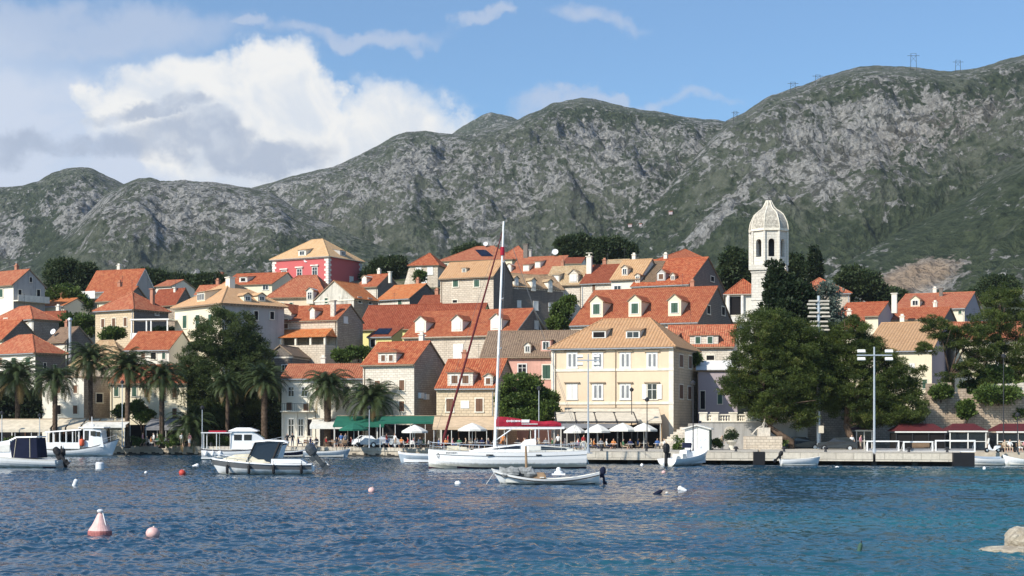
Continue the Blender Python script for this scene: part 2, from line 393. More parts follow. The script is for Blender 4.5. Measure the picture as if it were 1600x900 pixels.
# ------------------------------------------------------------------ shared materials
def uvn(g): return g.n('ShaderNodeUVMap', uv_map='UVMap').outputs[0]
def plain(name, col, rough=.7, spec=.3, metal=0.0, var=.12, scale=1.5):
    m, g = mat(name); oc = g.n('ShaderNodeTexCoord').outputs['Object']
    n = g.noise(oc, scale, 5, .6).outputs[0]
    c = g.mix(g.smooth(n, .3, .7), tuple(x*(1-var) for x in col), tuple(min(1, x*(1+var)) for x in col))
    finish(g, pbr(g, c, rough, None, spec, metal)); return m
def roofmat(name, a, b, c, period=.30, patch=.5, rough_old=0.0):
    """barrel tiles: a main colour, b second colour, c lichen or dirt"""
    m, g = mat(name); uv = uvn(g); sp = g.n('ShaderNodeSeparateXYZ', ins={0: uv}); u, v = sp.outputs[0], sp.outputs[1]
    cell = g.comb(g.m('FLOOR', g.m('DIVIDE', u, period)), g.m('FLOOR', g.m('DIVIDE', v, .38)), 0)
    wn = g.n('ShaderNodeTexWhiteNoise', noise_dimensions='3D', ins={'Vector': cell}).outputs['Value']
    n = g.noise(uv, .75, 7, .68).outputs[0]; n2 = g.noise(uv, 3.0, 5, .7).outputs[0]; st = g.noise(g.vmul(uv, (1.6, .35, 1)), 1.3, 5, .7).outputs[0]
    f = g.m('ADD', g.m('ADD', g.m('MULTIPLY', wn, .40), g.m('MULTIPLY', n, .55)), g.m('MULTIPLY', st, .35))
    col = g.mix(g.smooth(f, .42, .86), a, b)
    col = g.mix(g.m('MULTIPLY', g.smooth(st, .54, .70), .45), col, tuple(x*.62 for x in a))
    col = g.mix(g.m('MULTIPLY', g.smooth(g.m('ADD', g.m('MULTIPLY', n, .7), g.m('MULTIPLY', n2, .5)), .60, .78), patch), col, c)
    oi = g.n('ShaderNodeObjectInfo').outputs['Random']
    col = g.mix(g.m('MULTIPLY', oi, .36), col, (a[0]*.62+.03, a[0]*.30, a[0]*.17), 'MIX')
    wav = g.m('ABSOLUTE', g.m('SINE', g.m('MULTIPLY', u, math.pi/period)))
    row = g.m('FRACT', g.m('DIVIDE', v, .38))
    h = g.m('ADD', wav, g.m('MULTIPLY', row, -.35))
    h = g.m('ADD', h, g.m('MULTIPLY', n2, .8+rough_old))
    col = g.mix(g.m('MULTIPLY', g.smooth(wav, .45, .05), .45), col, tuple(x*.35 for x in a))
    finish(g, pbr(g, col, .85, bump(g, h, .8, .09), .15)); return m
def stonemat(name, a, b, mortar, bw=.62, bh=.30, k=1.0):
    m, g = mat(name); uv = uvn(g)
    wob = g.vadd(uv, g.vmul(g.vadd(g.noise(uv, .9, 2).outputs['Color'], (-.5, -.5, -.5)), (.12, .08, 0)))
    br = g.n('ShaderNodeTexBrick', ins={'Vector': wob, 'Color1': (*a, 1), 'Color2': (*b, 1), 'Mortar': (*mortar, 1), 'Scale': 1.0,
        'Mortar Size': .028, 'Mortar Smooth': .4, 'Bias': 0.0, 'Brick Width': bw, 'Row Height': bh}); br.offset = .5
    n = g.noise(uv, .35, 6, .6).outputs[0]; n2 = g.noise(uv, 3.0, 5, .7).outputs[0]
    # rain streaks run down
    st = g.noise(g.vmul(uv, (1.3, .12, 1)), 1.0, 5, .65).outputs[0]
    col = g.mix(g.m('MULTIPLY', g.smooth(n2, .40, .72), .35*k), br.outputs[0], tuple(x*.55 for x in a))
    col = g.mix(g.m('MULTIPLY', g.smooth(st, .52, .78), .45*k), col, tuple(x*.45 for x in b))
    col = g.mix(g.m('MULTIPLY', g.smooth(n, .48, .75), .35), col, tuple(min(1, x*1.25) for x in a))
    h = g.m('ADD', g.m('MULTIPLY', br.outputs['Fac'], -1.0), g.m('MULTIPLY', n2, .8))
    finish(g, pbr(g, col, .9, bump(g, h, .6, .05), .15)); return m
def plaster(name, a, stain=.3, dark=.6):
    m, g = mat(name); uv = uvn(g)
    n = g.noise(uv, .5, 6, .65).outputs[0]; st = g.noise(g.vmul(uv, (1.6, .14, 1)), 1.0, 6, .68).outputs[0]; n2 = g.noise(uv, 5, 4, .6).outputs[0]
    col = g.mix(g.m('MULTIPLY', g.smooth(st, .46, .76), stain), a, tuple(x*dark for x in a))
    col = g.mix(g.m('MULTIPLY', g.smooth(n, .50, .72), stain*.8), col, tuple(min(1, x*1.25+.02) for x in a))
    finish(g, pbr(g, col, .9, bump(g, g.m('ADD', n2, n), .25, .03), .15)); return m
def glassmat(name, col=(.02, .025, .03), rough=.08):
    m, g = mat(name); finish(g, pbr(g, col, rough, None, .6)); return m
RF = dict(
  red=roofmat('roof_red', (.38, .080, .036), (.56, .190, .085), (.17, .060, .040)),
  brick=roofmat('roof_brick', (.26, .058, .030), (.36, .105, .055), (.14, .05, .032)),
  orange=roofmat('roof_orange', (.60, .165, .048), (.66, .27, .10), (.25, .07, .035), patch=.75, rough_old=1.6),
  coral=roofmat('roof_coral', (.42, .110, .058), (.57, .23, .12), (.22, .09, .06)),
  tan=roofmat('roof_tan', (.58, .36, .18), (.64, .42, .23), (.30, .16, .09), period=.42, patch=.6),
  cream=roofmat('roof_cream', (.72, .50, .28), (.70, .44, .22), (.45, .29, .17), patch=.5),
  rubble=roofmat('roof_rubble', (.60, .46, .28), (.52, .36, .20), (.20, .14, .09), patch=.8, rough_old=2.2),
  old=roofmat('roof_old', (.26, .19, .135), (.34, .25, .17), (.10, .085, .06), patch=.85, rough_old=1.6),
  moss=roofmat('roof_moss', (.22, .18, .12), (.30, .22, .14), (.10, .10, .06), patch=.85, rough_old=1.4),
)
WL = dict(
  stone=stonemat('wall_stone', (.70, .61, .49), (.60, .51, .40), (.42, .35, .27)),
  pale=stonemat('wall_pale_stone', (.78, .71, .60), (.69, .62, .52), (.52, .45, .37)),
  rough=stonemat('wall_rough_stone', (.50, .42, .33), (.38, .31, .25), (.22, .18, .14), .45, .26, 1.6),  # rough stone; as side wall its darker tone holds the flank's shade
  dark=stonemat('wall_shade_dark_stone', (.25, .22, .19), (.20, .18, .16), (.12, .11, .10), .45, .26, 1.2),  # mostly right flanks: their shade is put into this darker stone
  ochre=stonemat('wall_ochre_stone', (.70, .56, .39), (.62, .49, .33), (.45, .35, .24), .6, .34, .6),
  tower=stonemat('wall_tower', (.74, .70, .62), (.68, .64, .56), (.60, .56, .49), .8, .36, 1.0),
  white=plaster('wall_white', (.76, .72, .62), .35, .72),
  cream=plaster('wall_cream', (.78, .70, .52), .35, .75),
  yellow=plaster('wall_yellow', (.73, .575, .41), .30, .78),
  lemon=plaster('wall_lemon', (.78, .70, .30), .25, .8),
  pink=plaster('wall_pink', (.66, .38, .30), .85, .75),
  rose=plaster('wall_rose', (.55, .135, .135), .15, .85),
  lilac=plaster('wall_lilac', (.42, .36, .38), .25, .8),  # as side wall, the shade on cream houses put into the colour
  grey=plaster('wall_grey', (.42, .41, .39), .8, .5),  # grey plaster; on right-hand sides of pale houses it paints their shade
  streak=plaster('wall_streaked', (.62, .58, .50), 1.2, .30),
)
M = dict(
  louvre=plain('louvre_grey', (.20, .21, .22), .6),
  trim=plain('trim_stone', (.78, .72, .60), .8, .2), white=plain('white_paint', (.80, .79, .75), .5, .4, var=.06),
  frame=plain('frame_white', (.74, .73, .68), .5, .4, var=.05), wood=plain('wood_brown', (.16, .085, .05), .7), dwood=plain('wood_dark', (.05, .035, .028), .7),
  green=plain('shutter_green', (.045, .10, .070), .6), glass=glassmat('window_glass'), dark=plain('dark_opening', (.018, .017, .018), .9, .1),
  soffit=plain('soffit', (.30, .23, .16), .9), iron=plain('iron_dark', (.04, .04, .045), .5, .4, .3), steel=plain('steel_grey', (.55, .57, .60), .35, .5, .5, var=.05),
  solar=glassmat('solar_panel', (.015, .02, .05), .15), concrete=plain('concrete', (.50, .46, .39), .9, .2, var=.2, scale=.8), brick=plain('chimney_brick', (.42, .20, .13), .9),
  black=plain('black_rubber', (.015, .015, .017), .6, .3), plastic=plain('white_plastic', (.78, .78, .78), .35, .5, var=.04), quoin=plain('quoin_white', (.80, .76, .68), .8),
  red=plain('red_canvas', (.34, .014, .034), .8, var=.25), bark=plain('bark', (.10, .07, .05), .95, .1, var=.45, scale=3),
)

# ------------------------------------------------------------------ ground of the town
QZ = 1.12
def gmax(px): return np.interp(px, [-1500, -400, 0, 200, 420, 600, 850, 1050, 1180, 1300, 1450, 1600, 2200], [10, 16, 22, 24, 34, 36, 38, 34, 24, 21, 20, 18, 12])
def ground_z(x, y):
    y = np.asarray(y, float); x = np.asarray(x, float); px = 800+F*x/np.maximum(y, 50)
    hm = gmax(px); t = np.clip((y-198)/112.0, 0, 1)
    z = QZ+.02+(hm-QZ)*(t*.75+.25*t*t*(3-2*t))
    back = np.clip((y-335)/140.0, 0, 1); z = z*(1-back)+(-6)*back
    return z
EDGE = [(-1500, 215), (-400, 200), (0, 191), (250, 189), (560, 181), (650, 176), (760, 170), (900, 162), (1100, 158), (1500, 152), (1600, 150), (2100, 147), (3200, 140)]
def ground_material():
    m, g = mat('town_ground'); geo = g.n('ShaderNodeNewGeometry'); p = geo.outputs['Position']
    n = g.noise(p, .15, 6, .65).outputs[0]; n2 = g.noise(p, 1.5, 4, .6).outputs[0]
    z = g.n('ShaderNodeSeparateXYZ', ins={0: p}).outputs[2]
    pave = g.mix(g.smooth(n2, .3, .7), (.42, .36, .28), (.52, .46, .37))
    wild = g.mix(g.smooth(n, .4, .6), (.05, .065, .03), (.20, .17, .12))
    col = g.mix(g.smooth(z, 1.3, 2.2), pave, wild)
    finish(g, pbr(g, col, .9, bump(g, n2, .3, .05), .15)); return m
def build_ground():
    pxs = np.concatenate([np.linspace(-1500, -100, 30)[:-1], np.linspace(-100, 1700, 260), np.linspace(1700, 3200, 30)[1:]])
    e = np.interp(pxs, [a for a, _ in EDGE], [b for _, b in EDGE])
    rows = np.concatenate([np.linspace(0, 1, 12)[:-1], 1+np.linspace(0, 1, 110)**1.2*2])
    X = []; Yy = []; Z = []
    for r in rows:
        y = e+(196-e)*r if False else (e*(1-r)+200*r if r <= 1 else 200+(r-1)*140)
        y = np.maximum(y, e) if r <= 1 else y+0*e
        x = (pxs-800)/F*y; X.append(x); Yy.append(y); Z.append(ground_z(x, y))
    X = np.array(X); Yy = np.array(Yy); Z = np.array(Z)
    Z[12:] += .5*fbm(X[12:]*.1, Yy[12:]*.1, 3, 4)*(Yy[12:] > 205)
    # quay wall: one row straight down at the water's edge
    X = np.vstack([X[:1], X]); Yy = np.vstack([Yy[:1], Yy]); Z = np.vstack([Z[:1]*0-2.5, Z])
    nr, nc = X.shape; idx = np.arange(nr*nc).reshape(nr, nc)
    Fq = np.stack([idx[:-1, :-1], idx[:-1, 1:], idx[1:, 1:], idx[1:, :-1]], -1).reshape(-1, 4)
    o = np_mesh('ground', np.stack([X, Yy, Z], -1).reshape(-1, 3), Fq, ground_material(), smooth=False); tag(o, kind='structure')
build_ground()

# ------------------------------------------------------------------ houses
CAMP = Vector((0, 0, H))
def raydir(px, py): return Vector(((px-800)/F, 1.0, -(py-660)/F))
HOUSES = {}
class House:
    def __init__(s, label, u0, u1, Y, eave, ridge, yaw=-22, u2=None, D=8.0, kind='gable', wall='stone', roof='red', over=.35, teeth=True,
                 base=None, cat='house', group='stone houses of the old town', name='house', inset=None, fascia=None, side_wall=None, wall_h=None, rise=None):
        th = R(yaw); d = Vector((math.cos(th), math.sin(th))); e = Vector((-math.sin(th), math.cos(th)))
        t0 = (u0-800)/F; t1 = (u1-800)/F; P1 = Vector((t1*Y, Y))
        s.W = W = (P1.x-t0*P1.y)/(d.x-t0*d.y)
        if u2 is not None:
            t2 = (u2-800)/F; D = (t2*P1.y-P1.x)/(e.x-t2*e.y)
        s.D = D; P0 = P1-W*d; s.yaw = th; s.kind = kind
        zE = WZ(eave, Y)
        cs = [P0, P1, P0+e*D, P1+e*D]
        if base is None: base = min(float(ground_z(c.x, c.y)) for c in cs)-.6
        s.root = empty(name, (P0.x, P0.y, base), th, label, cat, group)
        s.MW = Matrix.Translation((P0.x, P0.y, base)) @ Matrix.Rotation(th, 4, 'Z'); s.inv = s.MW.inverted()
        mid = {'gable': (W*.6, D/2), 'hip': (W*.6, D/2), 'gablef': (W/2, 0), 'shed': (W/2, D), 'flat': (W/2, D/2)}[kind]
        wy = (s.MW @ Vector((mid[0], mid[1], 0))).y
        zR = WZ(ridge, wy) if rise is None else zE+rise
        s.e = zE-base; s.r = max(zR-base, s.e+.15) if kind != 'flat' else s.e
        half = {'gable': D/2, 'hip': D/2, 'gablef': W/2, 'shed': D, 'flat': 1}[kind]
        s.tan = (s.r-s.e)/half; s.half = half
        print('HOUSE %-46s W %.1f D %.1f h %.1f pitch %.0f' % (label[:46], W, D, s.e, math.degrees(math.atan(s.tan))))
        s.wallm = WL[wall]; s.roofm = RF[roof]; s.over = over
        w = MB(); e_ = s.e; r_ = s.r
        A, B, C_, D_ = (0, 0), (W, 0), (W, D), (0, D)
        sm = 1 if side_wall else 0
        def wallpoly(pts, mi=0): w.face(pts, mi=mi)
        if kind in ('hip', 'flat'):
            hs = [e_]*4
            wallpoly([(0, 0, 0), (W, 0, 0), (W, 0, e_), (0, 0, e_)]); wallpoly([(W, 0, 0), (W, D, 0), (W, D, e_), (W, 0, e_)], sm)
            wallpoly([(W, D, 0), (0, D, 0), (0, D, e_), (W, D, e_)]); wallpoly([(0, D, 0), (0, 0, 0), (0, 0, e_), (0, D, e_)], sm)
        elif kind == 'gable':
            wallpoly([(0, 0, 0), (W, 0, 0), (W, 0, e_), (0, 0, e_)]); wallpoly([(W, 0, 0), (W, D, 0), (W, D, e_), (W, D/2, r_), (W, 0, e_)], sm)
            wallpoly([(W, D, 0), (0, D, 0), (0, D, e_), (W, D, e_)]); wallpoly([(0, D, 0), (0, 0, 0), (0, 0, e_), (0, D/2, r_), (0, D, e_)], sm)
        elif kind == 'gablef':
            wallpoly([(0, 0, 0), (W, 0, 0), (W, 0, e_), (W/2, 0, r_), (0, 0, e_)]); wallpoly([(W, 0, 0), (W, D, 0), (W, D, e_), (W, 0, e_)], sm)
            wallpoly([(W, D, 0), (0, D, 0), (0, D, e_), (W/2, D, r_), (W, D, e_)]); wallpoly([(0, D, 0), (0, 0, 0), (0, 0, e_), (0, D, e_)], sm)
        elif kind == 'shed':
            wallpoly([(0, 0, 0), (W, 0, 0), (W, 0, e_), (0, 0, e_)]); wallpoly([(W, 0, 0), (W, D, 0), (W, D, r_), (W, 0, e_)], sm)
            wallpoly([(W, D, 0), (0, D, 0), (0, D, r_), (W, D, r_)]); wallpoly([(0, D, 0), (0, 0, 0), (0, 0, e_), (0, D, r_)], sm)
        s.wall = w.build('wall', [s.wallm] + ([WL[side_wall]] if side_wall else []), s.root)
        # roof
        rb = MB(); o = over; T = s.tan; z0 = e_+.04
        def slope(pts):
            pts = [Vector(p) for p in pts]; n = (pts[1]-pts[0]).cross(pts[2]-pts[0]).normalized()
            u = (pts[1]-pts[0]).normalized(); v = n.cross(u)
            top = [p+n*.14 for p in pts]; q = len(pts)
            rb.face(top, [((p-pts[0]).dot(u)+random_off, (p-pts[0]).dot(v)) for p in pts])
            rb.face(list(reversed(pts)), mi=1)
            for i in range(q): j = (i+1) % q; rb.face([pts[i], pts[j], top[j], top[i]], mi=1)
        random_off = 0.0
        g = .18
        if kind == 'gable':
            slope([(-g, -o, z0-o*T), (W+g, -o, z0-o*T), (W+g, D/2, r_+.04), (-g, D/2, r_+.04)])
            slope([(W+g, D+o, z0-o*T), (-g, D+o, z0-o*T), (-g, D/2, r_+.043), (W+g, D/2, r_+.043)])
            rb.tube((-g, D/2, r_+.14), (W+g, D/2, r_+.14), .13, n=6)
        elif kind == 'gablef':
            slope([(-o, D+g, z0-o*T), (-o, -g, z0-o*T), (W/2, -g, r_+.04), (W/2, D+g, r_+.04)])
            slope([(W+o, -g, z0-o*T), (W+o, D+g, z0-o*T), (W/2, D+g, r_+.043), (W/2, -g, r_+.043)])
            rb.tube((W/2, -g, r_+.14), (W/2, D+g, r_+.14), .13, n=6)
        elif kind == 'shed':
            slope([(-g, -o, z0-o*T), (W+g, -o, z0-o*T), (W+g, D+g, r_+.04+g*T), (-g, D+g, r_+.04+g*T)])
        elif kind == 'hip':
            i0 = min(D/2, W/2-.05) if inset is None else min(inset, W/2-.05); zl = z0-o*T; zr = r_+.04
            a, b = (-o, -o, zl), (W+o, -o, zl); c, d_ = (W+o, D+o, zl), (-o, D+o, zl); p, q = (i0, D/2, zr), (W-i0, D/2, zr)
            slope([a, b, q, p]); slope([b, c, q]); slope([c, d_, p, q]); slope([d_, a, p])
            for k1, k2 in ((a, p), (b, q), (c, q), (d_, p), (p, q)):
                rb.tube(Vector(k1)+Vector((0, 0, .12)), Vector(k2)+Vector((0, 0, .14)), .12, n=6)
            s.inset = i0
        else:
            rb.b2((-.15, -.15, e_), (W+.15, D+.15, e_+.25), mi=1)
        if teeth and kind != 'flat' and Y < 270:
            n = int(W/.52)
            if kind in ('gable', 'hip', 'shed'):
                for k in range(n): rb.box((.26+k*.52, -o+.06, z0-o*T-.05), (.24, .16, .16), mi=1)
            if kind == 'hip' or kind == 'gablef':
                for k in range(int(D/.52)): rb.box((W+o-.06, .26+k*.52, z0-o*T-.05), (.16, .24, .16), mi=1)
        s.roof = rb.build('roof', [s.roofm if kind != 'flat' else M['concrete'], fascia or M['soffit']], s.root)
        if kind != 'flat' and Y < 270:
            c = MB(); c.b2((-.07, -.09, e_-.32), (W+.07, -.001, e_-.12)); c.b2((W+.001, -.09, e_-.32), (W+.09, D, e_-.12)) if kind in ('hip', 'gablef') else None
            c.build('cornice', M['trim'], s.root)
        if kind in ('gable', 'hip', 'shed') and Y < 275:
            q = MB(); q.tube((-.1, -o-.05, z0-o*T-.02), (W+.1, -o-.05, z0-o*T-.02), .07, n=6); q.build('gutter', M['soffit'] if len(HOUSES) % 2 else M['steel'], s.root)
            q = MB(); xx = W-.25 if len(HOUSES) % 3 else .25; q.path([(xx, -o, z0-o*T-.1), (xx, -.08, e_-.55), (xx, -.08, max(0, e_-9))], .05, 5); q.build('downpipe', M['soffit'] if len(HOUSES) % 2 else M['steel'], s.root)
            rr = random.Random(len(HOUSES)+5)
            if kind == 'gable' and rr.random() < .55:
                cx = W*rr.uniform(.15, .85); q = MB(); q.box((cx, D/2+.35, r_+.25), (.6, .5, 1.5)); q.box((cx, D/2+.35, r_+1.05), (.8, .7, .1)); q.box((cx, D/2+.35, r_+1.25), (.4, .3, .3)); q.build('chimney', WL['white'] if rr.random() < .5 else M['brick'], s.roof)
            if rr.random() < .35:
                cx = W*rr.uniform(.2, .8); q = MB(); q.tube((cx, D/2, r_), (cx, D/2, r_+2.2), .02, n=4); q.tube((cx-.4, D/2, r_+2.0), (cx+.4, D/2, r_+2.0), .015, n=4); q.tube((cx-.3, D/2, r_+1.7), (cx+.3, D/2, r_+1.7), .015, n=4); q.build('aerial', M['iron'], s.roof)
        HOUSES[label] = s
    # planes in the house's own frame
    def hit(s, px, py, face='F'):
        o = s.inv @ CAMP; d = s.inv.to_3x3() @ raydir(px, py)
        if face == 'F': t = -o.y/d.y
        elif face == 'R': t = (s.W-o.x)/d.x
        elif face == 'L': t = -o.x/d.x
        elif face == 'SF':   # front slope: z = e + y*T
            t = (s.e+.18+o.y*s.tan-o.z)/(d.z-d.y*s.tan)
        elif face == 'SR':   # right slope (gablef or hip): z = e + (W-x)*T2
            T2 = s.tan if s.kind == 'gablef' else (s.r-s.e)/s.inset
            t = (s.e+.18+(s.W-o.x)*T2-o.z)/(d.z+d.x*T2)
        return o+d*t
    def window(s, px, py, w, h, style='g', face='F', parent=None, name='window', trim=True):
        a = s.hit(px-w/2, py-h/2, face); b = s.hit(px+w/2, py+h/2, face); c = s.hit(px, py, face)
        wm = (Vector((a.x, a.y, 0))-Vector((b.x, b.y, 0))).length; hm = abs(a.z-b.z)
        r = {'F': Vector((1, 0, 0)), 'R': Vector((0, 1, 0)), 'L': Vector((0, -1, 0))}[face]; n = r.cross(Vector((0, 0, 1)))
        Mx = Matrix((( r.x, -n.x, 0, c.x), (r.y, -n.y, 0, c.y), (0, 0, 1, c.z), (0, 0, 0, 1)))
        return make_window(s.root if parent is None else parent, Mx, wm, hm, style, name, trim)
    def windows(s, L, face='F'):
        for q in L: s.window(*q[:4], *(q[4:5] or ('g',)), face=face)
        return s
    def dormer(s, px, pyb, pyt, w, kind='gab', style='g', n=1, face='SF', mw='white', mr=None, wh=None, peak=.42, ww=None):
        p = s.hit(px, pyb, face); sc = F/(s.MW @ p).y
        al = (Vector((1, 0, 0)) if face == 'SF' else Vector((0, 1, 0)))
        a = s.hit(px-w/2, pyb, face); wm = w/sc if face == 'SF' else w/sc*1.25
        hm = (pyb-pyt)/sc; T = s.tan if (face == 'SF' or s.kind == 'gablef') else (s.r-s.e)/s.inset
        if face == 'SF': Mx = Matrix.Translation(p)
        else: Mx = Matrix.Translation(p) @ Matrix.Rotation(R(90), 4, 'Z')
        roofm = RF[mr] if mr else s.roofm
        pk = peak*wm if kind in ('gab', 'arch') else 0
        dep = hm/T; b = MB()
        if kind in ('gab', 'arch'):
            def ring(y):
                if kind == 'arch':
                    return [(-wm/2, y, -.5), (wm/2, y, -.5), (wm/2, y, hm)]+[(wm/2*math.cos(t), y, hm+pk*math.sin(t)) for t in (math.pi*k/6 for k in range(1, 6))]+[(-wm/2, y, hm)]
                return [(-wm/2, y, -.5), (wm/2, y, -.5), (wm/2, y, hm), (0, y, hm+pk), (-wm/2, y, hm)]
            b.rings([[Mx @ Vector(q) for q in ring(0)], [Mx @ Vector(q) for q in ring((hm+pk)/T)]])
        elif kind == 'shed':
            k = .30; L = (hm)/(max(T-k*T, .1)); b.rings([[Mx @ Vector(q) for q in [(-wm/2, 0, -.5), (wm/2, 0, -.5), (wm/2, 0, hm), (-wm/2, 0, hm)]], [Mx @ Vector(q) for q in [(-wm/2, L, -.5), (wm/2, L, -.5), (wm/2, L, hm+L*k*T), (-wm/2, L, hm+L*k*T)]]])
        else:
            b.rings([[Mx @ Vector(q) for q in [(-wm/2, y, -.5), (wm/2, y, -.5), (wm/2, y, hm), (-wm/2, y, hm)]] for y in (0, dep)])
        d = b.build('dormer', WL[mw], s.root)
        r = MB(); o = .16; t = .09
        def sl(pts):
            pts = [Vector(q) for q in pts]; nn = (pts[1]-pts[0]).cross(pts[2]-pts[0]).normalized(); u = (pts[1]-pts[0]).normalized(); v = nn.cross(u)
            top = [Mx @ (q+nn*t) for q in pts]; bot = [Mx @ q for q in pts]
            r.face(top, [((q-pts[0]).dot(u), (q-pts[0]).dot(v)) for q in pts]); r.face(list(reversed(bot)), mi=1)
            for i in range(len(pts)): j = (i+1) % len(pts); r.face([bot[i], bot[j], top[j], top[i]], mi=1)
        if kind in ('gab', 'arch'):
            L = (hm+pk)/T+.1; kk = pk/(wm/2)
            sl([(wm/2+o, -o, hm-o*kk+.02), (wm/2+o, L, hm-o*kk+.02), (0, L, hm+pk+.02), (0, -o, hm+pk+.02)])
            sl([(-wm/2-o, L, hm-o*kk+.02), (-wm/2-o, -o, hm-o*kk+.02), (0, -o, hm+pk+.023), (0, L, hm+pk+.023)])
        elif kind == 'shed':
            sl([(-wm/2-o, -o, hm+.02-o*k*T), (wm/2+o, -o, hm+.02-o*k*T), (wm/2+o, L, hm+.02+L*k*T), (-wm/2-o, L, hm+.02+L*k*T)])
        elif kind == 'hip':
            hr = wm*.22; L = (hm+hr)/T
            sl([(-wm/2-o, -o, hm+.02), (wm/2+o, -o, hm+.02), (0, wm*.45, hm+hr)])
            sl([(wm/2+o, -o, hm+.022), (wm/2+o, L, hm+.022), (0, L, hm+hr), (0, wm*.45, hm+hr)])
            sl([(-wm/2-o, L, hm+.022), (-wm/2-o, -o, hm+.022), (0, wm*.45, hm+hr), (0, L, hm+hr)])
        else:
            b2 = [(-wm/2-o, -o, hm), (wm/2+o, -o, hm), (wm/2+o, dep+.1, hm), (-wm/2-o, dep+.1, hm)]; sl(b2)
        r.build('dormer_roof', [roofm, M['soffit']], d)
        ww = ww or (.55 if n == 1 else .62/n)
        wh_ = (wh or .62)*hm
        for k in range(n):
            xo = (k-(n-1)/2)*wm*(.86/n) if n > 1 else 0
            q = Mx @ Matrix.Translation((xo, 0, hm*.50 if kind != 'gab' else hm*.52))
            make_window(d, q, wm*ww, wh_, style, 'dormer_window', trim=False, flat=True)
        return d
    def safe(s, px, py, face):
        p = s.hit(px, py, face); lim = s.D/2 if face == 'SF' else s.W/2
        bad = (p.y < -.2 or p.y > s.D/2) if face == 'SF' else (p.x > s.W+.2 or p.x < s.W/2)
        if bad:
            o = s.inv @ CAMP; d = s.inv.to_3x3() @ raydir(px, py)
            t = ((s.D/2-o.y)/d.y) if face == 'SF' else ((s.W*.6-o.x)/d.x); p = o+d*t; p.x = min(max(p.x, .4), s.W-.4); p.y = min(max(p.y, .4), s.D-.4)
        return p
    def chimney(s, px, pyt, w, pyb, matn='trim', face='SF', pots=0):
        p = s.safe(px, pyb, face); sc = F/(s.MW @ p).y; wm = w/sc; h = (pyb-pyt)/sc
        b = MB(); b.box((p.x, p.y+.3, p.z+h/2-.6), (wm, max(.5, wm*.8), h+1.2)); b.box((p.x, p.y+.3, p.z+h+.06), (wm+.25, max(.5, wm*.8)+.25, .12))
        for i in range(pots): b.box((p.x+(i-(pots-1)/2)*.4, p.y+.3, p.z+h+.35), (.22, .3, .5)); 
        if pots: b.box((p.x, p.y+.3, p.z+h+.64), (wm+.2, .6, .08))
        mt = WL[matn] if matn in WL else M[matn]
        b.build('chimney', mt, s.roof); return s
    def dish(s, px, py, r=.5, face='SF'):
        p = s.safe(px, py, face); r *= .5; b = MB()
        Mx = Matrix.Translation(p+Vector((0, -.3, .6))) @ Matrix.Rotation(R(65), 4, 'X') @ Matrix.Rotation(R(15), 4, 'Y')
        b.lathe([(.02, 0), (r*.6, .05*r), (r, .22*r), (r, .26*r), (r*.6, .1*r), (.02, .05)], n=14, M=Mx); b.tube(p+Vector((0, 0, -.3)), p+Vector((0, -.2, .6)), .04, n=5)
        b.build('satellite_dish', M['plastic'], s.root); return s
def make_window(parent, Mx, w, h, style='g', name='window', trim=True, flat=False):
    """Mx: x to the right, y into the wall, z up; origin at the middle of the opening"""
    b = MB(); t = min(.14, w*.16); pr = .07
    def bx(B, x0, x1, z0, z1, y0, y1, mi=0): B.b2((x0, y0, z0), (x1, y1, z1), Mx, mi)
    m_ = M['trim']
    if style in ('g', 'w', 'p'): m_ = M['frame']
    if not trim and style in ('o', 'gs', 'b'): m_ = M['frame']
    bx(b, -w/2-t, -w/2, -h/2, h/2+t, -pr, -.004); bx(b, w/2, w/2+t, -h/2, h/2+t, -pr, -.004); bx(b, -w/2-.001, w/2+.001, h/2, h/2+t, -pr, -.004)
    if not flat: bx(b, -w/2-t*1.3, w/2+t*1.3, -h/2-t, -h/2-.002, -pr*1.7, -.004)
    else: bx(b, -w/2-t, w/2+t, -h/2-t*.6, -h/2-.002, -pr, -.004)
    o = b.build(name, m_, parent)
    p = MB()
    if style == 'o': bx(p, -w/2, w/2, -h/2, h/2, -.012, -.003); p.build('opening', M['dark'], o)
    elif style in ('g', 'r'):
        bx(p, -w/2, w/2, -h/2, h/2, -.012, -.003); p.build('pane', M['glass'], o)
        q = MB(); bx(q, -.035, .035, -h/2, h/2, -.045, -.013)
        if h > 1.0: bx(q, -w/2, -.036, .12*h, .12*h+.06, -.045, -.013); bx(q, .036, w/2, .12*h, .12*h+.06, -.045, -.013)
        q.build('sash', M['frame'], o)
        if style == 'r':
            for sgn in (-1, 1):
                q = MB(); x0 = sgn*(w/2+t+.01); bx(q, min(x0, x0+sgn*w*.45), max(x0, x0+sgn*w*.45), -h/2, h/2, -.12, -.085); q.build('shutter', M['white'], o)
    else:
        mm = {'w': M['white'], 'p': M['white'], 'b': M['wood'], 'gs': M['green']}[style]
        for sgn in (-1, 1):
            q = MB(); x0, x1 = (-w/2, -.02) if sgn < 0 else (.02, w/2); bx(q, x0, x1, -h/2, h/2, -.05, -.004)
            if style == 'p': bx(q, x0+(x1-x0)*.22, x0+(x1-x0)*.80, -h*.42, h*.42, -.062, -.0505, 1)
            sh_ = q.build('shutter', [mm, M['louvre']], o if name != 'dormer_window' else o)
        p = MB(); bx(p, -.021, .021, -h/2, h/2, -.02, -.003); p.build('gap', M['dark'], o)
    return o
# ------------------------------------------------------------------ the town, house by house (front row first)
g_town = 'stone houses of the old town'
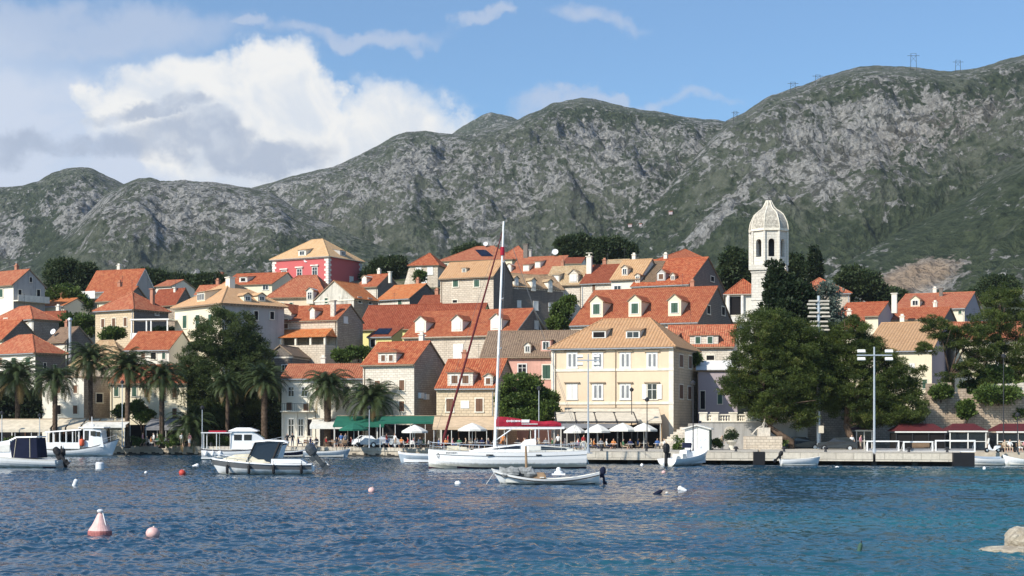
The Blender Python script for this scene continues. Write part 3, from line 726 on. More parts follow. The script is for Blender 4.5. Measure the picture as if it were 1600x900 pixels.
# yellow palazzo on the quay
h = House('large yellow three storey palazzo with tan hipped roof behind the cream awnings', 862, 1052, 178, 541, 500, -19, u2=1090, kind='hip', wall='yellow', roof='tan', inset=4.6, side_wall='ochre', over=.4)
YP = h
for x in (894, 934, 977, 1019):
    h.window(x, 563, 14, 23, 'p'); h.window(x, 612, 14, 23, 'w' if x < 900 else ('r' if x > 1010 else 'p'))
q = MB()
for z in (578, 630): zz = h.hit(950, z).z; q.b2((-.02, -.10, zz-.16), (h.W+.06, -.001, zz+.16))
q.b2((-.04, -.05, 0), (.5, -.001, h.e-.35)); q.b2((h.W-.55, -.05, 0), (h.W+.03, -.001, h.e-.35))
q.build('band', M['trim'], h.root)
for x in (894, 934, 977, 1019):
    for y in (549, 598):
        a = h.hit(x-12, y); b_ = h.hit(x+12, y); q = MB(); q.b2((a.x, -.22, a.z-.08), (b_.x, -.002, a.z+.08)); q.build('lintel', M['soffit'], h.root)
h.window(1064, 564, 6, 20, 'b', 'R'); h.window(1078, 566, 5, 20, 'b', 'R'); h.window(1064, 612, 6, 22, 'b', 'R'); h.window(1077, 614, 5, 20, 'b', 'R')
h.dormer(936, 529, 517, 23, 'shed', 'o', mw='white', ww=.8, wh=.7); h.dormer(989, 529, 517, 23, 'shed', 'g', mw='white', ww=.8, wh=.7)
q = MB(); p = h.hit(962, 600); q.tube((p.x, -.1, h.e-.4), (p.x, -.1, 4), .05, n=6); p = h.hit(868, 600); q.tube((p.x, -.1, h.e-.4), (p.x, -.1, 4), .05, n=6); q.build('downpipe', M['soffit'], h.root)

# crumbling pink house with the old brown roof
h = House('peeling pink house with mossy brown roof left of the yellow palazzo', 752, 900, 191, 556, 519, -10, D=11, wall='pink', roof='old')
h.windows([(816, 577, 12, 15, 'g'), (854, 581, 12, 21, 'gs'), (786, 578, 12, 16, 'b')])
h.dormer(824, 552, 539, 10, 'gab', 'g', mw='white'); h.dormer(853, 549, 531, 16, 'box', 'g', mw='pink', ww=.55)

# small house under the mast
h = House('low ochre stone house with wide double dormer behind the tan awning', 682, 773, 180, 605, 563, -17, u2=808, wall='ochre', roof='red', side_wall='rough')
h.windows([(703, 633, 11, 20, 'b'), (749, 633, 11, 20, 'b')])
h.dormer(719, 603, 583, 42, 'hip', 'b', n=2, mw='pale', ww=.25); h.dormer(763, 603, 588, 14, 'arch', 'b', mw='pale', peak=.3)
q = MB(); a = h.hit(720, 626); b_ = h.hit(733, 638); q.b2((a.x, -.06, b_.z), (b_.x, -.002, a.z)); q.build('plaque', M['white'], h.root)
# tall stone house with the dark flank
h = House('tall pale stone house with red roof and dark windowless right flank', 567, 647, 183, 568, 536, -24, u2=694, wall='pale', roof='red', side_wall='rough')
h.windows([(628, 602, 8, 16, 'b'), (628, 635, 8, 16, 'b'), (590, 603, 8, 16, 'b')])
h.dormer(605, 567, 552, 32, 'hip', 'b', n=2, mw='pale', ww=.22)
q = MB()
for y in (618, 620): p = h.hit(656 if y == 618 else 664, y, 'R'); q.box((p.x+.2, p.y, p.z), (.4, .9, .7))
q.build('air_conditioner', M['plastic'], h.root)
# white row behind the palms
h = House('long low white house with red roof between two palms', 440, 569, 190, 591, 571, -6, D=8, wall='white', roof='coral')
h.windows([(455, 612, 8, 14, 'g'), (476, 612, 8, 14, 'g'), (540, 612, 8, 14, 'gs'), (560, 612, 7, 14, 'gs'), (452, 635, 8, 12, 'b'), (478, 637, 8, 12, 'b'), (497, 612, 7, 14, 'b'), (455, 668, 8, 26, 'g'), (470, 668, 7, 26, 'g'), (484, 668, 7, 26, 'o')])
q = MB(); p = h.hit(440, 642); r_ = h.hit(492, 642); q.b2((p.x, -.8, p.z-.15), (r_.x, -.001, p.z)); q.build('balcony', M['trim'], h.root)
q = MB()
for x in range(441, 494, 3): p2 = h.hit(x, 640); q.tube((p2.x, -.75, p.z), (p2.x, -.75, p.z+.95), .025, n=4)
q.tube((p.x, -.75, p.z+.95), (r_.x, -.75, p.z+.95), .03, n=4); q.build('railing', M['iron'], h.root)
q = MB()
for x in (442, 463, 478, 491): p2 = h.hit(x, 668); q.b2((p2.x-.15, -.12, 0), (p2.x+.15, -.001, p.z-.2))
q.build('pilaster', M['trim'], h.root)

# loggia house
h = House('stone house with red roof, chimney and covered terrace above the white row', 424, 527, 212, 500, 479, -24, u2=567, wall='stone', roof='red', side_wall='rough', over=.2)
h.dormer(488, 499, 484, 9, 'arch', 'w', mw='white'); h.chimney(519, 470, 7, 495, 'pale')
h.dormer(444, 500, 489, 26, 'gab', 'o', mw='pale', ww=.01, peak=.55); h.window(443, 506, 14, 14, 'b')
h.windows([(460, 563, 5, 12, 'o'), (479, 563, 6, 12, 'b'), (493, 560, 5, 14, 'b')])
h.window(540, 500, 5, 9, 'w', 'R')
a = h.hit(433, 528); b_ = h.hit(525, 528); zf = h.hit(480, 541).z; zt = h.hit(480, 528).z; ztop = h.hit(480, 514).z
q = MB(); q.b2((a.x, -3.0, 0), (b_.x, -.002, zf)); tr = q.build('terrace', WL['stone'], h.root)
for k in range(5):
    q = MB(); xx = a.x+(b_.x-a.x)*(k+.0)/4; xx = min(max(xx, a.x+.15), b_.x-.15); q.b2((xx-.14, -2.95, zf), (xx+.14, -2.67, zt)); q.build('pillar', M['trim'], tr)
q = MB(); q.face([(a.x-.2, -3.2, zt), (b_.x+.2, -3.2, zt), (b_.x-.6, 0, ztop), (a.x+1.0, 0, ztop)], [(0, 0), (8, 0), (8, 3), (0, 3)]); q.face([(a.x-.2, -3.2, zt-.1), (b_.x+.2, -3.2, zt-.1), (b_.x+.2, -3.2, zt), (a.x-.2, -3.2, zt)]); q.face([(b_.x+.2, -3.2, zt), (b_.x+.2, 0, zt), (b_.x-.6, 0, ztop)]); q.face([(a.x-.2, 0, zt), (a.x-.2, -3.2, zt), (a.x+1, 0, ztop)]); q.face([(a.x-.2, 0, zt-.1), (b_.x+.2, 0, zt-.1), (b_.x+.2, -3.2, zt-.1), (a.x-.2, -3.2, zt-.1)], mi=1)
q.build('terrace_roof', [RF['orange'], M['soffit']], tr)
# small stone gable; the pine's shade is put into its wall colour
h = House('small dark stone gable house tucked behind the large pine', 418, 457, 203, 556, 541, -10, D=8, kind='gablef', wall='dark', roof='old', over=.2)
h.window(445, 575, 8, 9, 'g')

# big white corner house
h = House('big cream white corner house with pale tiled roof behind the large pine', 273, 347, 206, 472, 441, -47, u2=444, kind='hip', wall='cream', roof='cream', side_wall='grey', inset=6.5, over=.45)
h.windows([(289, 503, 6, 19, 'gs'), (309, 502, 6, 19, 'gs'), (289, 536, 6, 16, 'gs'), (309, 536, 6, 16, 'gs'), (329, 501, 6, 19, 'gs'), (289, 570, 6, 16, 'gs')])
h.windows([(425, 493, 6, 12, 'o'), (400, 493, 6, 14, 'o'), (405, 530, 6, 14, 'o')], 'R')
h.dormer(314, 471, 457, 24, 'shed', 'g', n=3, mw='cream', ww=.24)
h.dormer(387, 471, 462, 11, 'gab', 'g', face='SR', mw='cream', peak=.3); h.dormer(409, 471, 462, 11, 'gab', 'g', face='SR', mw='cream', peak=.3)
h.chimney(357, 434, 12, 446, 'white')
# rose palace
h = House('rose red palace with white corner stones and pale hipped roof on the hilltop', 426, 513, 292, 399, 375, -29, u2=565, kind='hip', wall='rose', roof='cream', inset=5.6, over=.5, fascia=M['white'], teeth=False, name='palace')
h.windows([(444, 430, 7, 12, 'g'), (468, 427, 7, 12, 'g'), (492, 424, 7, 12, 'g'), (549, 438, 6, 9, 'g')][:3]); h.window(549, 437, 5, 9, 'w', 'R')
h.dormer(472, 400, 391, 15, 'shed', 'g', n=1, mw='white'); h.dormer(536, 400, 392, 12, 'shed', 'g', face='SR', mw='grey')
q = MB(); nz = int(h.e/.5)
for k in range(nz):
    L = .95 if k % 2 else .6; z = .5*k
    q.b2((-.05, -.06, z+.02), (L, -.002, z+.46)); q.b2((h.W-L, -.06, z+.02), (h.W+.06, -.002, z+.46)); q.b2((h.W+.002, -.002, z+.02), (h.W+.06, L, z+.46)); q.b2((h.W+.002, h.D-L, z+.02), (h.W+.06, h.D+.05, z+.46))
q.b2((-.07, -.08, h.e-.5), (h.W+.08, -.003, h.e-.05)); q.build('corner_stone', M['quoin'], h.root)
for x, y in ((444, 421), (468, 418), (492, 415)):
    a = h.hit(x-6, y); b_ = h.hit(x+6, y); q = MB(); q.b2((a.x, -.3, a.z-.12), (b_.x, -.002, a.z+.12)); q.build('lintel', M['quoin'], h.root)
h.dish(428, 404, .9, 'F')
# below the palace
h = House('cream house with broad red roof directly below the rose palace', 418, 508, 250, 463, 432, -12, D=11, kind='hip', wall='yellow', roof='coral', inset=3.5)
h.dormer(484, 470, 454, 11, 'arch', 'g', mw='white'); h.chimney(468, 446, 5, 470, 'brick'); h.windows([(455, 477, 5, 8, 'gs'), (440, 477, 5, 8, 'gs')])
h = House('weather streaked grey gable house with orange side roof', 492, 553, 238, 466, 440, -30, u2=590, kind='gablef', wall='streak', roof='orange', side_wall='rough', over=.25)
h.window(510, 470, 5, 8, 'gs'); h.windows([(562, 469, 5, 9, 'o'), (578, 471, 5, 9, 'o')], 'R')
h = House('red roofed house with round topped dormer right of the rose palace', 558, 590, 272, 447, 430, -30, u2=624, wall='pale', roof='red', side_wall='dark')
h.dormer(569, 444, 434, 9, 'arch', 'w', mw='white', peak=.4); h.chimney(608, 425, 4, 432, 'white')
h = House('low house with rippled orange tile roof and dark flank', 591, 640, 246, 466, 446, -33, u2=690, wall='pale', roof='orange', side_wall='dark')
h.window(625, 472, 6, 8, 'gs')
h = House('stone house with two closed white shutters under the hilltop pines', 640, 684, 288, 414, 397, -12, D=9, kind='hip', wall='stone', roof='red', inset=4)
h.windows([(654, 424, 7, 11, 'w'), (672, 423, 7, 11, 'w'), (663, 437, 6, 9, 'w')])
q = MB(); q.rings([[(-2.5, 3, 0), (-.02, 3, 0), (-.02, 3, h.e), (-1.0, 3, h.e-.2)], [(-2.5, 6, 0), (-.02, 6, 0), (-.02, 6, h.e), (-1.0, 6, h.e-.2)]]); q.build('stair_wall', WL['pale'], h.root)
h = House('cream house with wide red hipped roof and solar panels on the hilltop', 686, 800, 302, 405, 386, -16, D=14, kind='hip', wall='cream', roof='coral', inset=6)
h.windows([(697, 417, 4, 9, 'gs'), (730, 417, 4, 9, 'gs')])
q = MB(); p1, p2, p3, p4 = [h.hit(*c, 'SF')+Vector((0, 0, .12)) for c in ((752, 401), (771, 401), (759, 391), (742, 391))]
q.face([p1, p2, p3, p4]); q.face([p4, p3, p2, p1]); q.build('solar_panel', M['solar'], h.root); h.dish(759, 386, 1.0)
# block by the mast
h = House('tall plain stone house with two small square windows behind the sailing mast', 688, 771, 232, 431, 410, -25, u2=801, wall='stone', roof='tan', side_wall='dark')
h.windows([(712, 443, 8, 10, 'gs'), (745, 443, 8, 10, 'gs'), (711, 471, 7, 4, 'o')]); h.dormer(725, 426, 419, 8, 'box', 'g', mw='cream')
h = House('long dark flanked house with three dormers facing right', 765, 796, 240, 447, 427, -52, u2=880, kind='gablef', wall='rough', roof='rubble', side_wall='dark', over=.2)
for x, y in ((807, 447), (834, 450), (860, 452)): h.dormer(x, y, y-12, 7, 'gab', 'w', face='SR', mw='white', peak=.4)
h.windows([(811, 475, 5, 10, 'w'), (837, 478, 6, 13, 'w'), (860, 480, 5, 12, 'w'), (835, 508, 5, 12, 'w')], 'R')
# long brick roof over the yellow wall
h = House('long house with smooth brick red roof and lemon yellow wall', 560, 746, 224, 511, 477, -15, D=10, wall='lemon', roof='brick', teeth=False)
h = House('little lean-to with solar panels against the lemon yellow wall', 576, 612, 216, 526, 513, -22, D=3.6, kind='shed', wall='lemon', roof='brick', group=None, teeth=False)
q = MB(); p1, p2, p3, p4 = [h.hit(*c, 'SF')+Vector((0, 0, .1)) for c in ((583, 523), (606, 523), (613, 514), (592, 514))]
q.face([p1, p2, p3, p4]); q.face([p4, p3, p2, p1]); q.build('solar_panel', M['solar'], h.root); h.window(583, 536, 7, 12, 'o')
# three pale dormers
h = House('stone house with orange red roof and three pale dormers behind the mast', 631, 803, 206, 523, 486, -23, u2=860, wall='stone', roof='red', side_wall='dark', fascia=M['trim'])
for x, y in ((657, 520), (714, 518), (775, 516)): h.dormer(x, y, y-18, 19, 'gab', 'w', mw='white', peak=.4, ww=.5)
h.windows([(716, 550, 13, 22, 'w'), (661, 527, 8, 4, 'o')]); h.windows([(838, 508, 5, 12, 'w'), (820, 530, 5, 12, 'w')], 'R')
# three cream dormers
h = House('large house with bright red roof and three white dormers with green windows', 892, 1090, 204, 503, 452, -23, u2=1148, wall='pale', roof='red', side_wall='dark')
for x, y in ((932, 496), (992, 495), (1054, 494)): h.dormer(x, y, y-25, 21, 'gab', 'gs', mw='cream', peak=.42, ww=.52, wh=.62)
h.windows([(1107, 484, 5, 14, 'o'), (1130, 486, 5, 14, 'o')], 'R')
q = MB()
for x, y in ((932, 464), (992, 463), (1054, 462)): p = h.hit(x, y+32, 'SF'); zt = h.hit(x, y+6, 'SF').z; q.lathe([(.06, 0), (.14, .15), (.02, .45)], (p.x, p.y-.1, zt-1.1), 6)
h = House('low stone house with red roof and green shuttered double dormer beside the pine', 1040, 1146, 194, 541, 510, -12, D=10, wall='pale', roof='coral')
h.dormer(1100, 538, 525, 44, 'hip', 'gs', n=2, mw='pale', ww=.17, wh=.8); h.dormer(1055, 534, 524, 10, 'shed', 'o', mw='white'); h.window(1110, 559, 12, 7, 'o')
h = House('flat roofed lilac grey house on the lane right of the palazzo', 1091, 1152, 187, 581, 581, -8, D=7, kind='flat', wall='lilac', roof='red', name='house')
q = MB(); q.face([(-.3, -.4, h.e+.26), (h.W+.2, -.4, h.e+.26), (h.W+.2, 3.5, h.e+1.6), (-.3, 3.5, h.e+1.6)]); q.face([(-.3, -.4, h.e+.2), (-.3, 3.5, h.e+1.5), (h.W+.2, 3.5, h.e+1.5), (h.W+.2, -.4, h.e+.2)]); q.build('roof_sheet', M['white'], h.root); h.window(1098, 625, 7, 28, 'o'); h.window(1125, 622, 7, 18, 'gs')

# upper right cluster
h = House('pale stone house with rubble tile roof and white gabled dormer', 850, 909, 250, 444, 417, -20, D=10, wall='pale', roof='rubble')
h.dormer(896, 442, 428, 15, 'gab', 'w', mw='pale', peak=.45); h.dormer(868, 441, 430, 12, 'shed', 'w', mw='white'); h.windows([(890, 466, 12, 10, 'w'), (926, 460, 5, 9, 'b')][:1]); h.chimney(920, 401, 8, 432, 'white', pots=1)
h = House('narrow house with plain brown red roof beside the chimney', 908, 958, 247, 441, 415, -24, D=10, wall='pale', roof='brick', side_wall='dark')
h.windows([(928, 450, 5, 12, 'b')])
h = House('white house with light tan roof and small square dormer', 955, 1000, 243, 435, 407, -26, D=11, wall='white', roof='tan')
h.dormer(976, 431, 418, 10, 'gab', 'g', mw='pale', peak=.35); h.window(965, 450, 10, 6, 'g')
h = House('stone house with half mossy half orange roof and dark gable', 987, 1076, 238, 444, 405, -26, u2=1134, wall='pale', roof='red', side_wall='dark')
h.dormer(1033, 439, 426, 14, 'gab', 'b', mw='grey', peak=.4); h.dormer(996, 442, 430, 8, 'gab', 'g', mw='pale', peak=.3); h.dormer(1051, 438, 430, 7, 'gab', 'g', mw='pale', peak=.5)
h.window(1113, 436, 5, 9, 'o', 'R')
p1 = h.hit(990, 441, 'SF'); p2 = h.hit(1024, 441, 'SF'); p3 = h.hit(1040, 408, 'SF'); p4 = h.hit(1014, 408, 'SF')
q = MB(); up = Vector((0, 0, .05)); pts = [p+up for p in (p1, p2, p3, p4)]; pts = [Vector((p.x, p.y, h.e+p.y*h.tan+.24)) for p in pts]; q.face(pts, [(p.x, p.y*1.1) for p in pts]); q.build('mossy_tiles', RF['moss'], h.root, label='mossy grey brown tiles')
h = House('red hipped roof rising behind the mossy roofed house', 1030, 1098, 272, 404, 391, -14, D=12, kind='hip', wall='stone', roof='red', inset=4, teeth=False)
h = House('house with mottled red roof and three small white dormers below the hilltop', 792, 868, 288, 428, 402, -22, D=14, wall='white', roof='coral', side_wall='dark', teeth=False)
for x, y, w_ in ((795, 425, 8), (822, 424, 10), (840, 419, 9)): h.dormer(x, y, y-10, w_, 'arch' if w_ == 8 else 'shed', 'w', mw='white', peak=.4)
h.dish(868, 399, 1.3); h.chimney(821, 382, 7, 403, 'dark', pots=0); h.chimney(828, 391, 4, 402, 'grey')
h = House('brick red hilltop roof behind the white dormers', 780, 826, 305, 404, 386, -10, D=10, kind='hip', wall='cream', roof='coral', inset=3, teeth=False)
h = House('small red roofed house by the hilltop pines', 880, 908, 285, 412, 404, -12, D=8, wall='white', roof='brick', teeth=False)

# around the church
h = House('cream loggia house with red hipped roof left of the bell tower', 1134, 1190, 236, 459, 438, -8, D=10, kind='hip', wall='white', roof='red', inset=4.5, fascia=M['white'], teeth=False)
h.window(1149, 478, 18, 28, 'o')
q = MB()
for x in (1138, 1160): p = h.hit(x, 478); q.tube((p.x, -.3, h.hit(x, 495).z), (p.x, -.3, h.hit(x, 462).z), .25, n=8)
q.b2((-.3, -1.2, h.hit(1150, 500).z-.4), (h.W, -.003, h.hit(1150, 496).z)); q.build('column', M['quoin'], h.root)
h = House('church nave with red hipped roof right of the bell tower', 1244, 1328, 244, 458, 436, -6, D=12, kind='hip', wall='stone', roof='coral', inset=6, teeth=False, cat='church', name='church', group=None)
h = House('cream house with plain red roof between the pine and the bell tower', 1308, 1372, 224, 494, 474, -25, u2=1401, wall='cream', roof='red', side_wall='lilac')
h.chimney(1397, 459, 8, 477, 'white')
h = House('wide red roofed house with a gabled dormer above the tan roof', 1396, 1507, 248, 482, 459, -24, u2=1536, wall='cream', roof='coral', side_wall='lilac')
h.dormer(1430, 479, 468, 14, 'gab', 'g', mw='cream', peak=.4); h.window(1500, 486, 5, 9, 'gs'); h.chimney(1470, 451, 5, 463, 'dark')
h = House('low house with bright coral roof just above the tan roof', 1374, 1474, 230, 498, 483, -27, u2=1494, wall='cream', roof='red', side_wall='dark'); h.chimney(1425, 492, 14, 504, 'cream')
h = House('cream house with striped tan roof behind the floodlight mast', 1348, 1456, 190, 548, 505, -22, u2=1497, wall='cream', roof='tan', side_wall='lilac')
h.windows([(1400, 600, 8, 16, 'gs'), (1425, 575, 7, 13, 'w'), (1445, 600, 7, 14, 'gs')])
h = House('cream house largely hidden by the right hand pines', 1492, 1604, 204, 530, 505, -6, D=9, wall='cream', roof='coral')
h.windows([(1515, 560, 8, 16, 'g'), (1560, 562, 8, 16, 'g')])
h = House('cream house with red roof behind the second pine', 1290, 1352, 205, 515, 497, -10, D=9, wall='cream', roof='coral')

# left side
h = House('white house with balcony at the left edge above the trees', -26, 21, 250, 444, 424, -35, u2=70, wall='white', roof='coral', side_wall='grey', teeth=False)
h.windows([(31, 458, 5, 11, 'o'), (60, 458, 5, 11, 'o'), (48, 437, 4, 8, 'o')], 'R'); h.window(2, 458, 5, 12, 'gs')
a = h.hit(21, 469, 'R'); b_ = h.hit(70, 469, 'R'); q = MB(); q.b2((h.W, a.y, a.z-.2), (h.W+1.3, b_.y, a.z)); q.b2((h.W+1.22, a.y, a.z), (h.W+1.3, b_.y, a.z+.9)); q.build('balcony', M['trim'], h.root)
h = House('low house with faded hipped roof at the left edge', -14, 52, 234, 497, 480, -38, u2=92, kind='hip', wall='white', roof='coral', side_wall='rough', inset=4.5, teeth=False)
h.windows([(9, 501, 5, 6, 'b'), (40, 501, 7, 6, 'b')])
h = House('house with vivid orange roof cut by the left edge', -40, 6, 223, 529, 503, -38, u2=62, wall='cream', roof='red', side_wall='dark')
h = House('cream house with coral hipped roof behind the leftmost palms', -22, 55, 207, 549, 525, -36, u2=102, kind='hip', wall='white', roof='coral', side_wall='dark', inset=4.2, teeth=True)
h.windows([(0, 565, 7, 12, 'b'), (22, 565, 7, 12, 'gs'), (44, 565, 7, 12, 'gs'), (22, 592, 7, 12, 'b'), (44, 592, 7, 12, 'o')]); h.windows([(70, 572, 4, 10, 'o'), (86, 575, 4, 10, 'o')], 'R')
h = House('small white house with grey roof, dish and tall flue', 76, 104, 214, 532, 513, -38, u2=142, wall='white', roof='old', side_wall='dark', teeth=False); h.dish(86, 525, .9)
q = MB(); p = h.hit(108, 545, 'R'); q.tube((p.x+.2, p.y, p.z-4), (p.x+.2, p.y, p.z+4), .22, n=8); q.ball((p.x+.2, p.y, p.z+4.2), .35, 8); q.build('flue', M['steel'], h.root)
h = House('house with steep red roof and white balcony below the dark trees', 138, 212, 262, 447, 423, -22, u2=239, wall='white', roof='red', side_wall='grey', fascia=M['white'], teeth=False, over=.8)
a = h.hit(127, 467); b_ = h.hit(162, 467); q = MB(); q.b2((a.x, -2.5, a.z-.25), (b_.x, -.002, a.z)); q.b2((a.x, -2.5, a.z), (b_.x, -2.4, a.z+1.1)); q.build('balcony', M['white'], h.root)
q = MB()
for x in (128, 140): p = h.hit(x, 470); q.b2((p.x-.2, -2.4, 0), (p.x+.2, -2.0, p.z))
q.build('balcony_post', M['trim'], h.root)
h = House('low brick roof tucked under the white balcony house', 152, 197, 246, 468, 450, -28, u2=232, wall='cream', roof='red', side_wall='dark', teeth=False)
h = House('square beige stone house with three tall shuttered windows', 149, 209, 228, 482, 458, -32, u2=263, kind='hip', wall='ochre', roof='coral', side_wall='dark', inset=4.4)
h.windows([(161, 505, 5, 13, 'b'), (178, 504, 5, 13, 'b'), (196, 503, 5, 13, 'b')]); h.window(245, 489, 5, 7, 'g', 'R')
h.chimney(236, 452, 6, 474, 'brick', face='SR')
h = House('red roofed house half hidden behind the square beige house', 236, 276, 238, 474, 453, -30, u2=302, wall='rough', roof='brick', side_wall='dark', teeth=False); h.chimney(272, 450, 4, 458, 'white')
h = House('white house with flat brick red roof beside the big cream corner house', 196, 264, 206, 546, 520, -14, D=8, wall='white', roof='red', over=.3)
h.windows([(210, 556, 6, 10, 'b'), (224, 556, 6, 10, 'b'), (240, 556, 8, 10, 'o'), (256, 556, 5, 10, 'gs')])
h = House('house with sagging pale rubble roof behind the palms', 112, 196, 205, 566, 534, -26, u2=222, kind='hip', wall='rough', roof='rubble', inset=3.6, side_wall='dark')
h = House('low white house behind the second palm', 66, 131, 196, 590, 590, -22, u2=174, kind='flat', wall='white', roof='red', side_wall='rough')
h.windows([(92, 608, 6, 12, 'b'), (118, 608, 6, 12, 'b'), (92, 640, 7, 14, 'o'), (118, 640, 7, 13, 'b')]); h.window(155, 622, 10, 14, 'o', 'R')
h = House('cream row house with brown shutters behind the third and fourth palms', 172, 292, 196, 598, 572, -8, D=8, wall='cream', roof='coral')
h.windows([(182, 612, 7, 14, 'gs'), (210, 612, 7, 14, 'gs'), (229, 614, 7, 14, 'b'), (256, 610, 7, 14, 'b'), (229, 644, 7, 18, 'b'), (186, 648, 7, 18, 'b'), (273, 614, 7, 14, 'b'), (273, 646, 7, 16, 'b')])
h = House('rambling red roofs left of the rose palace', 345, 425, 282, 444, 428, -18, D=13, wall='cream', roof='red', teeth=False, side_wall='cream')
h.dormer(380, 441, 433, 14, 'shed', 'o', mw='white'); h.window(415, 449, 8, 7, 'g'); h.chimney(345, 426, 5, 436, 'brick')
h = House('distant red roofed house beside the dark trees', 243, 268, 275, 447, 439, -25, D=7, wall='white', roof='coral', teeth=False)
h = House('small cream house squeezed left of the rose palace hill', 306, 338, 262, 458, 447, -24, u2=352, wall='cream', roof='coral', side_wall='dark', teeth=False); h.windows([(318, 464, 4, 7, 'gs'), (329, 464, 4, 7, 'gs')])
h = House('little brick roofed house between the left edge and the umbrella pine', 62, 96, 243, 500, 488, -26, u2=112, wall='rough', roof='brick', side_wall='dark', teeth=False); h.windows([(72, 507, 4, 7, 'b'), (86, 507, 4, 7, 'b')])
h = House('small stone house peeping over the brick red roof', 655, 690, 236, 474, 463, -24, u2=705, wall='stone', roof='brick', side_wall='dark', teeth=False)
h = House('small tan roofed house left of the mossy roof', 940, 972, 262, 418, 407, -22, D=8, wall='pale', roof='rubble', teeth=False)
h = House('low orange roofed house under the umbrella pine', 62, 100, 256, 478, 468, -22, D=7, wall='cream', roof='orange', teeth=False)
# pergola between the beige and cream houses
e = empty('pergola', Wp(240, 520, 214), R(-10), 'white terrace pergola between the beige house and the cream corner house', 'pergola')
q = MB(); q.b2((-3, -1.5, 1.75), (3, 2, 1.95)); q.build('roof', M['white'], e)
q = MB()
for x in (-2.8, -.5, .2, 2.7): q.b2((x-.09, -1.4, -1), (x+.09, -1.22, 1.748))
q.b2((-3, -1.4, -1), (3, -1.2, -.1)); q.build('post', M['white'], e)

# ------------------------------------------------------------------ far houses on the mountain side
for i, (x, y, Y, w_) in enumerate(((1048, 333, 1500, 6), (1002, 353, 1350, 4), (985, 356, 1340, 6))):
    p = slope_point(x, y); Y = p.y; e = empty('hillside_house', p, R(-20), ['white cube house highest on the bare slope', 'tiny white house right of the long one on the slope', 'tiny long white house low on the slope', 'pale house on the rocky slope above the mast', 'pale speck of a house right of the bell tower'][i], 'house', 'far houses on the mountain slope')
    W_ = w_/F*Y; q = MB(); q.b2((-W_/2, -2, -1.5), (W_/2, 3, W_*.28)); q.build('wall', WL['lilac'], e)
    q = MB(); q.b2((-W_/2-.3, -2.3, W_*.28+.01), (W_/2+.3, 3.3, W_*.28+.4)); q.build('roof', RF['coral'], e)

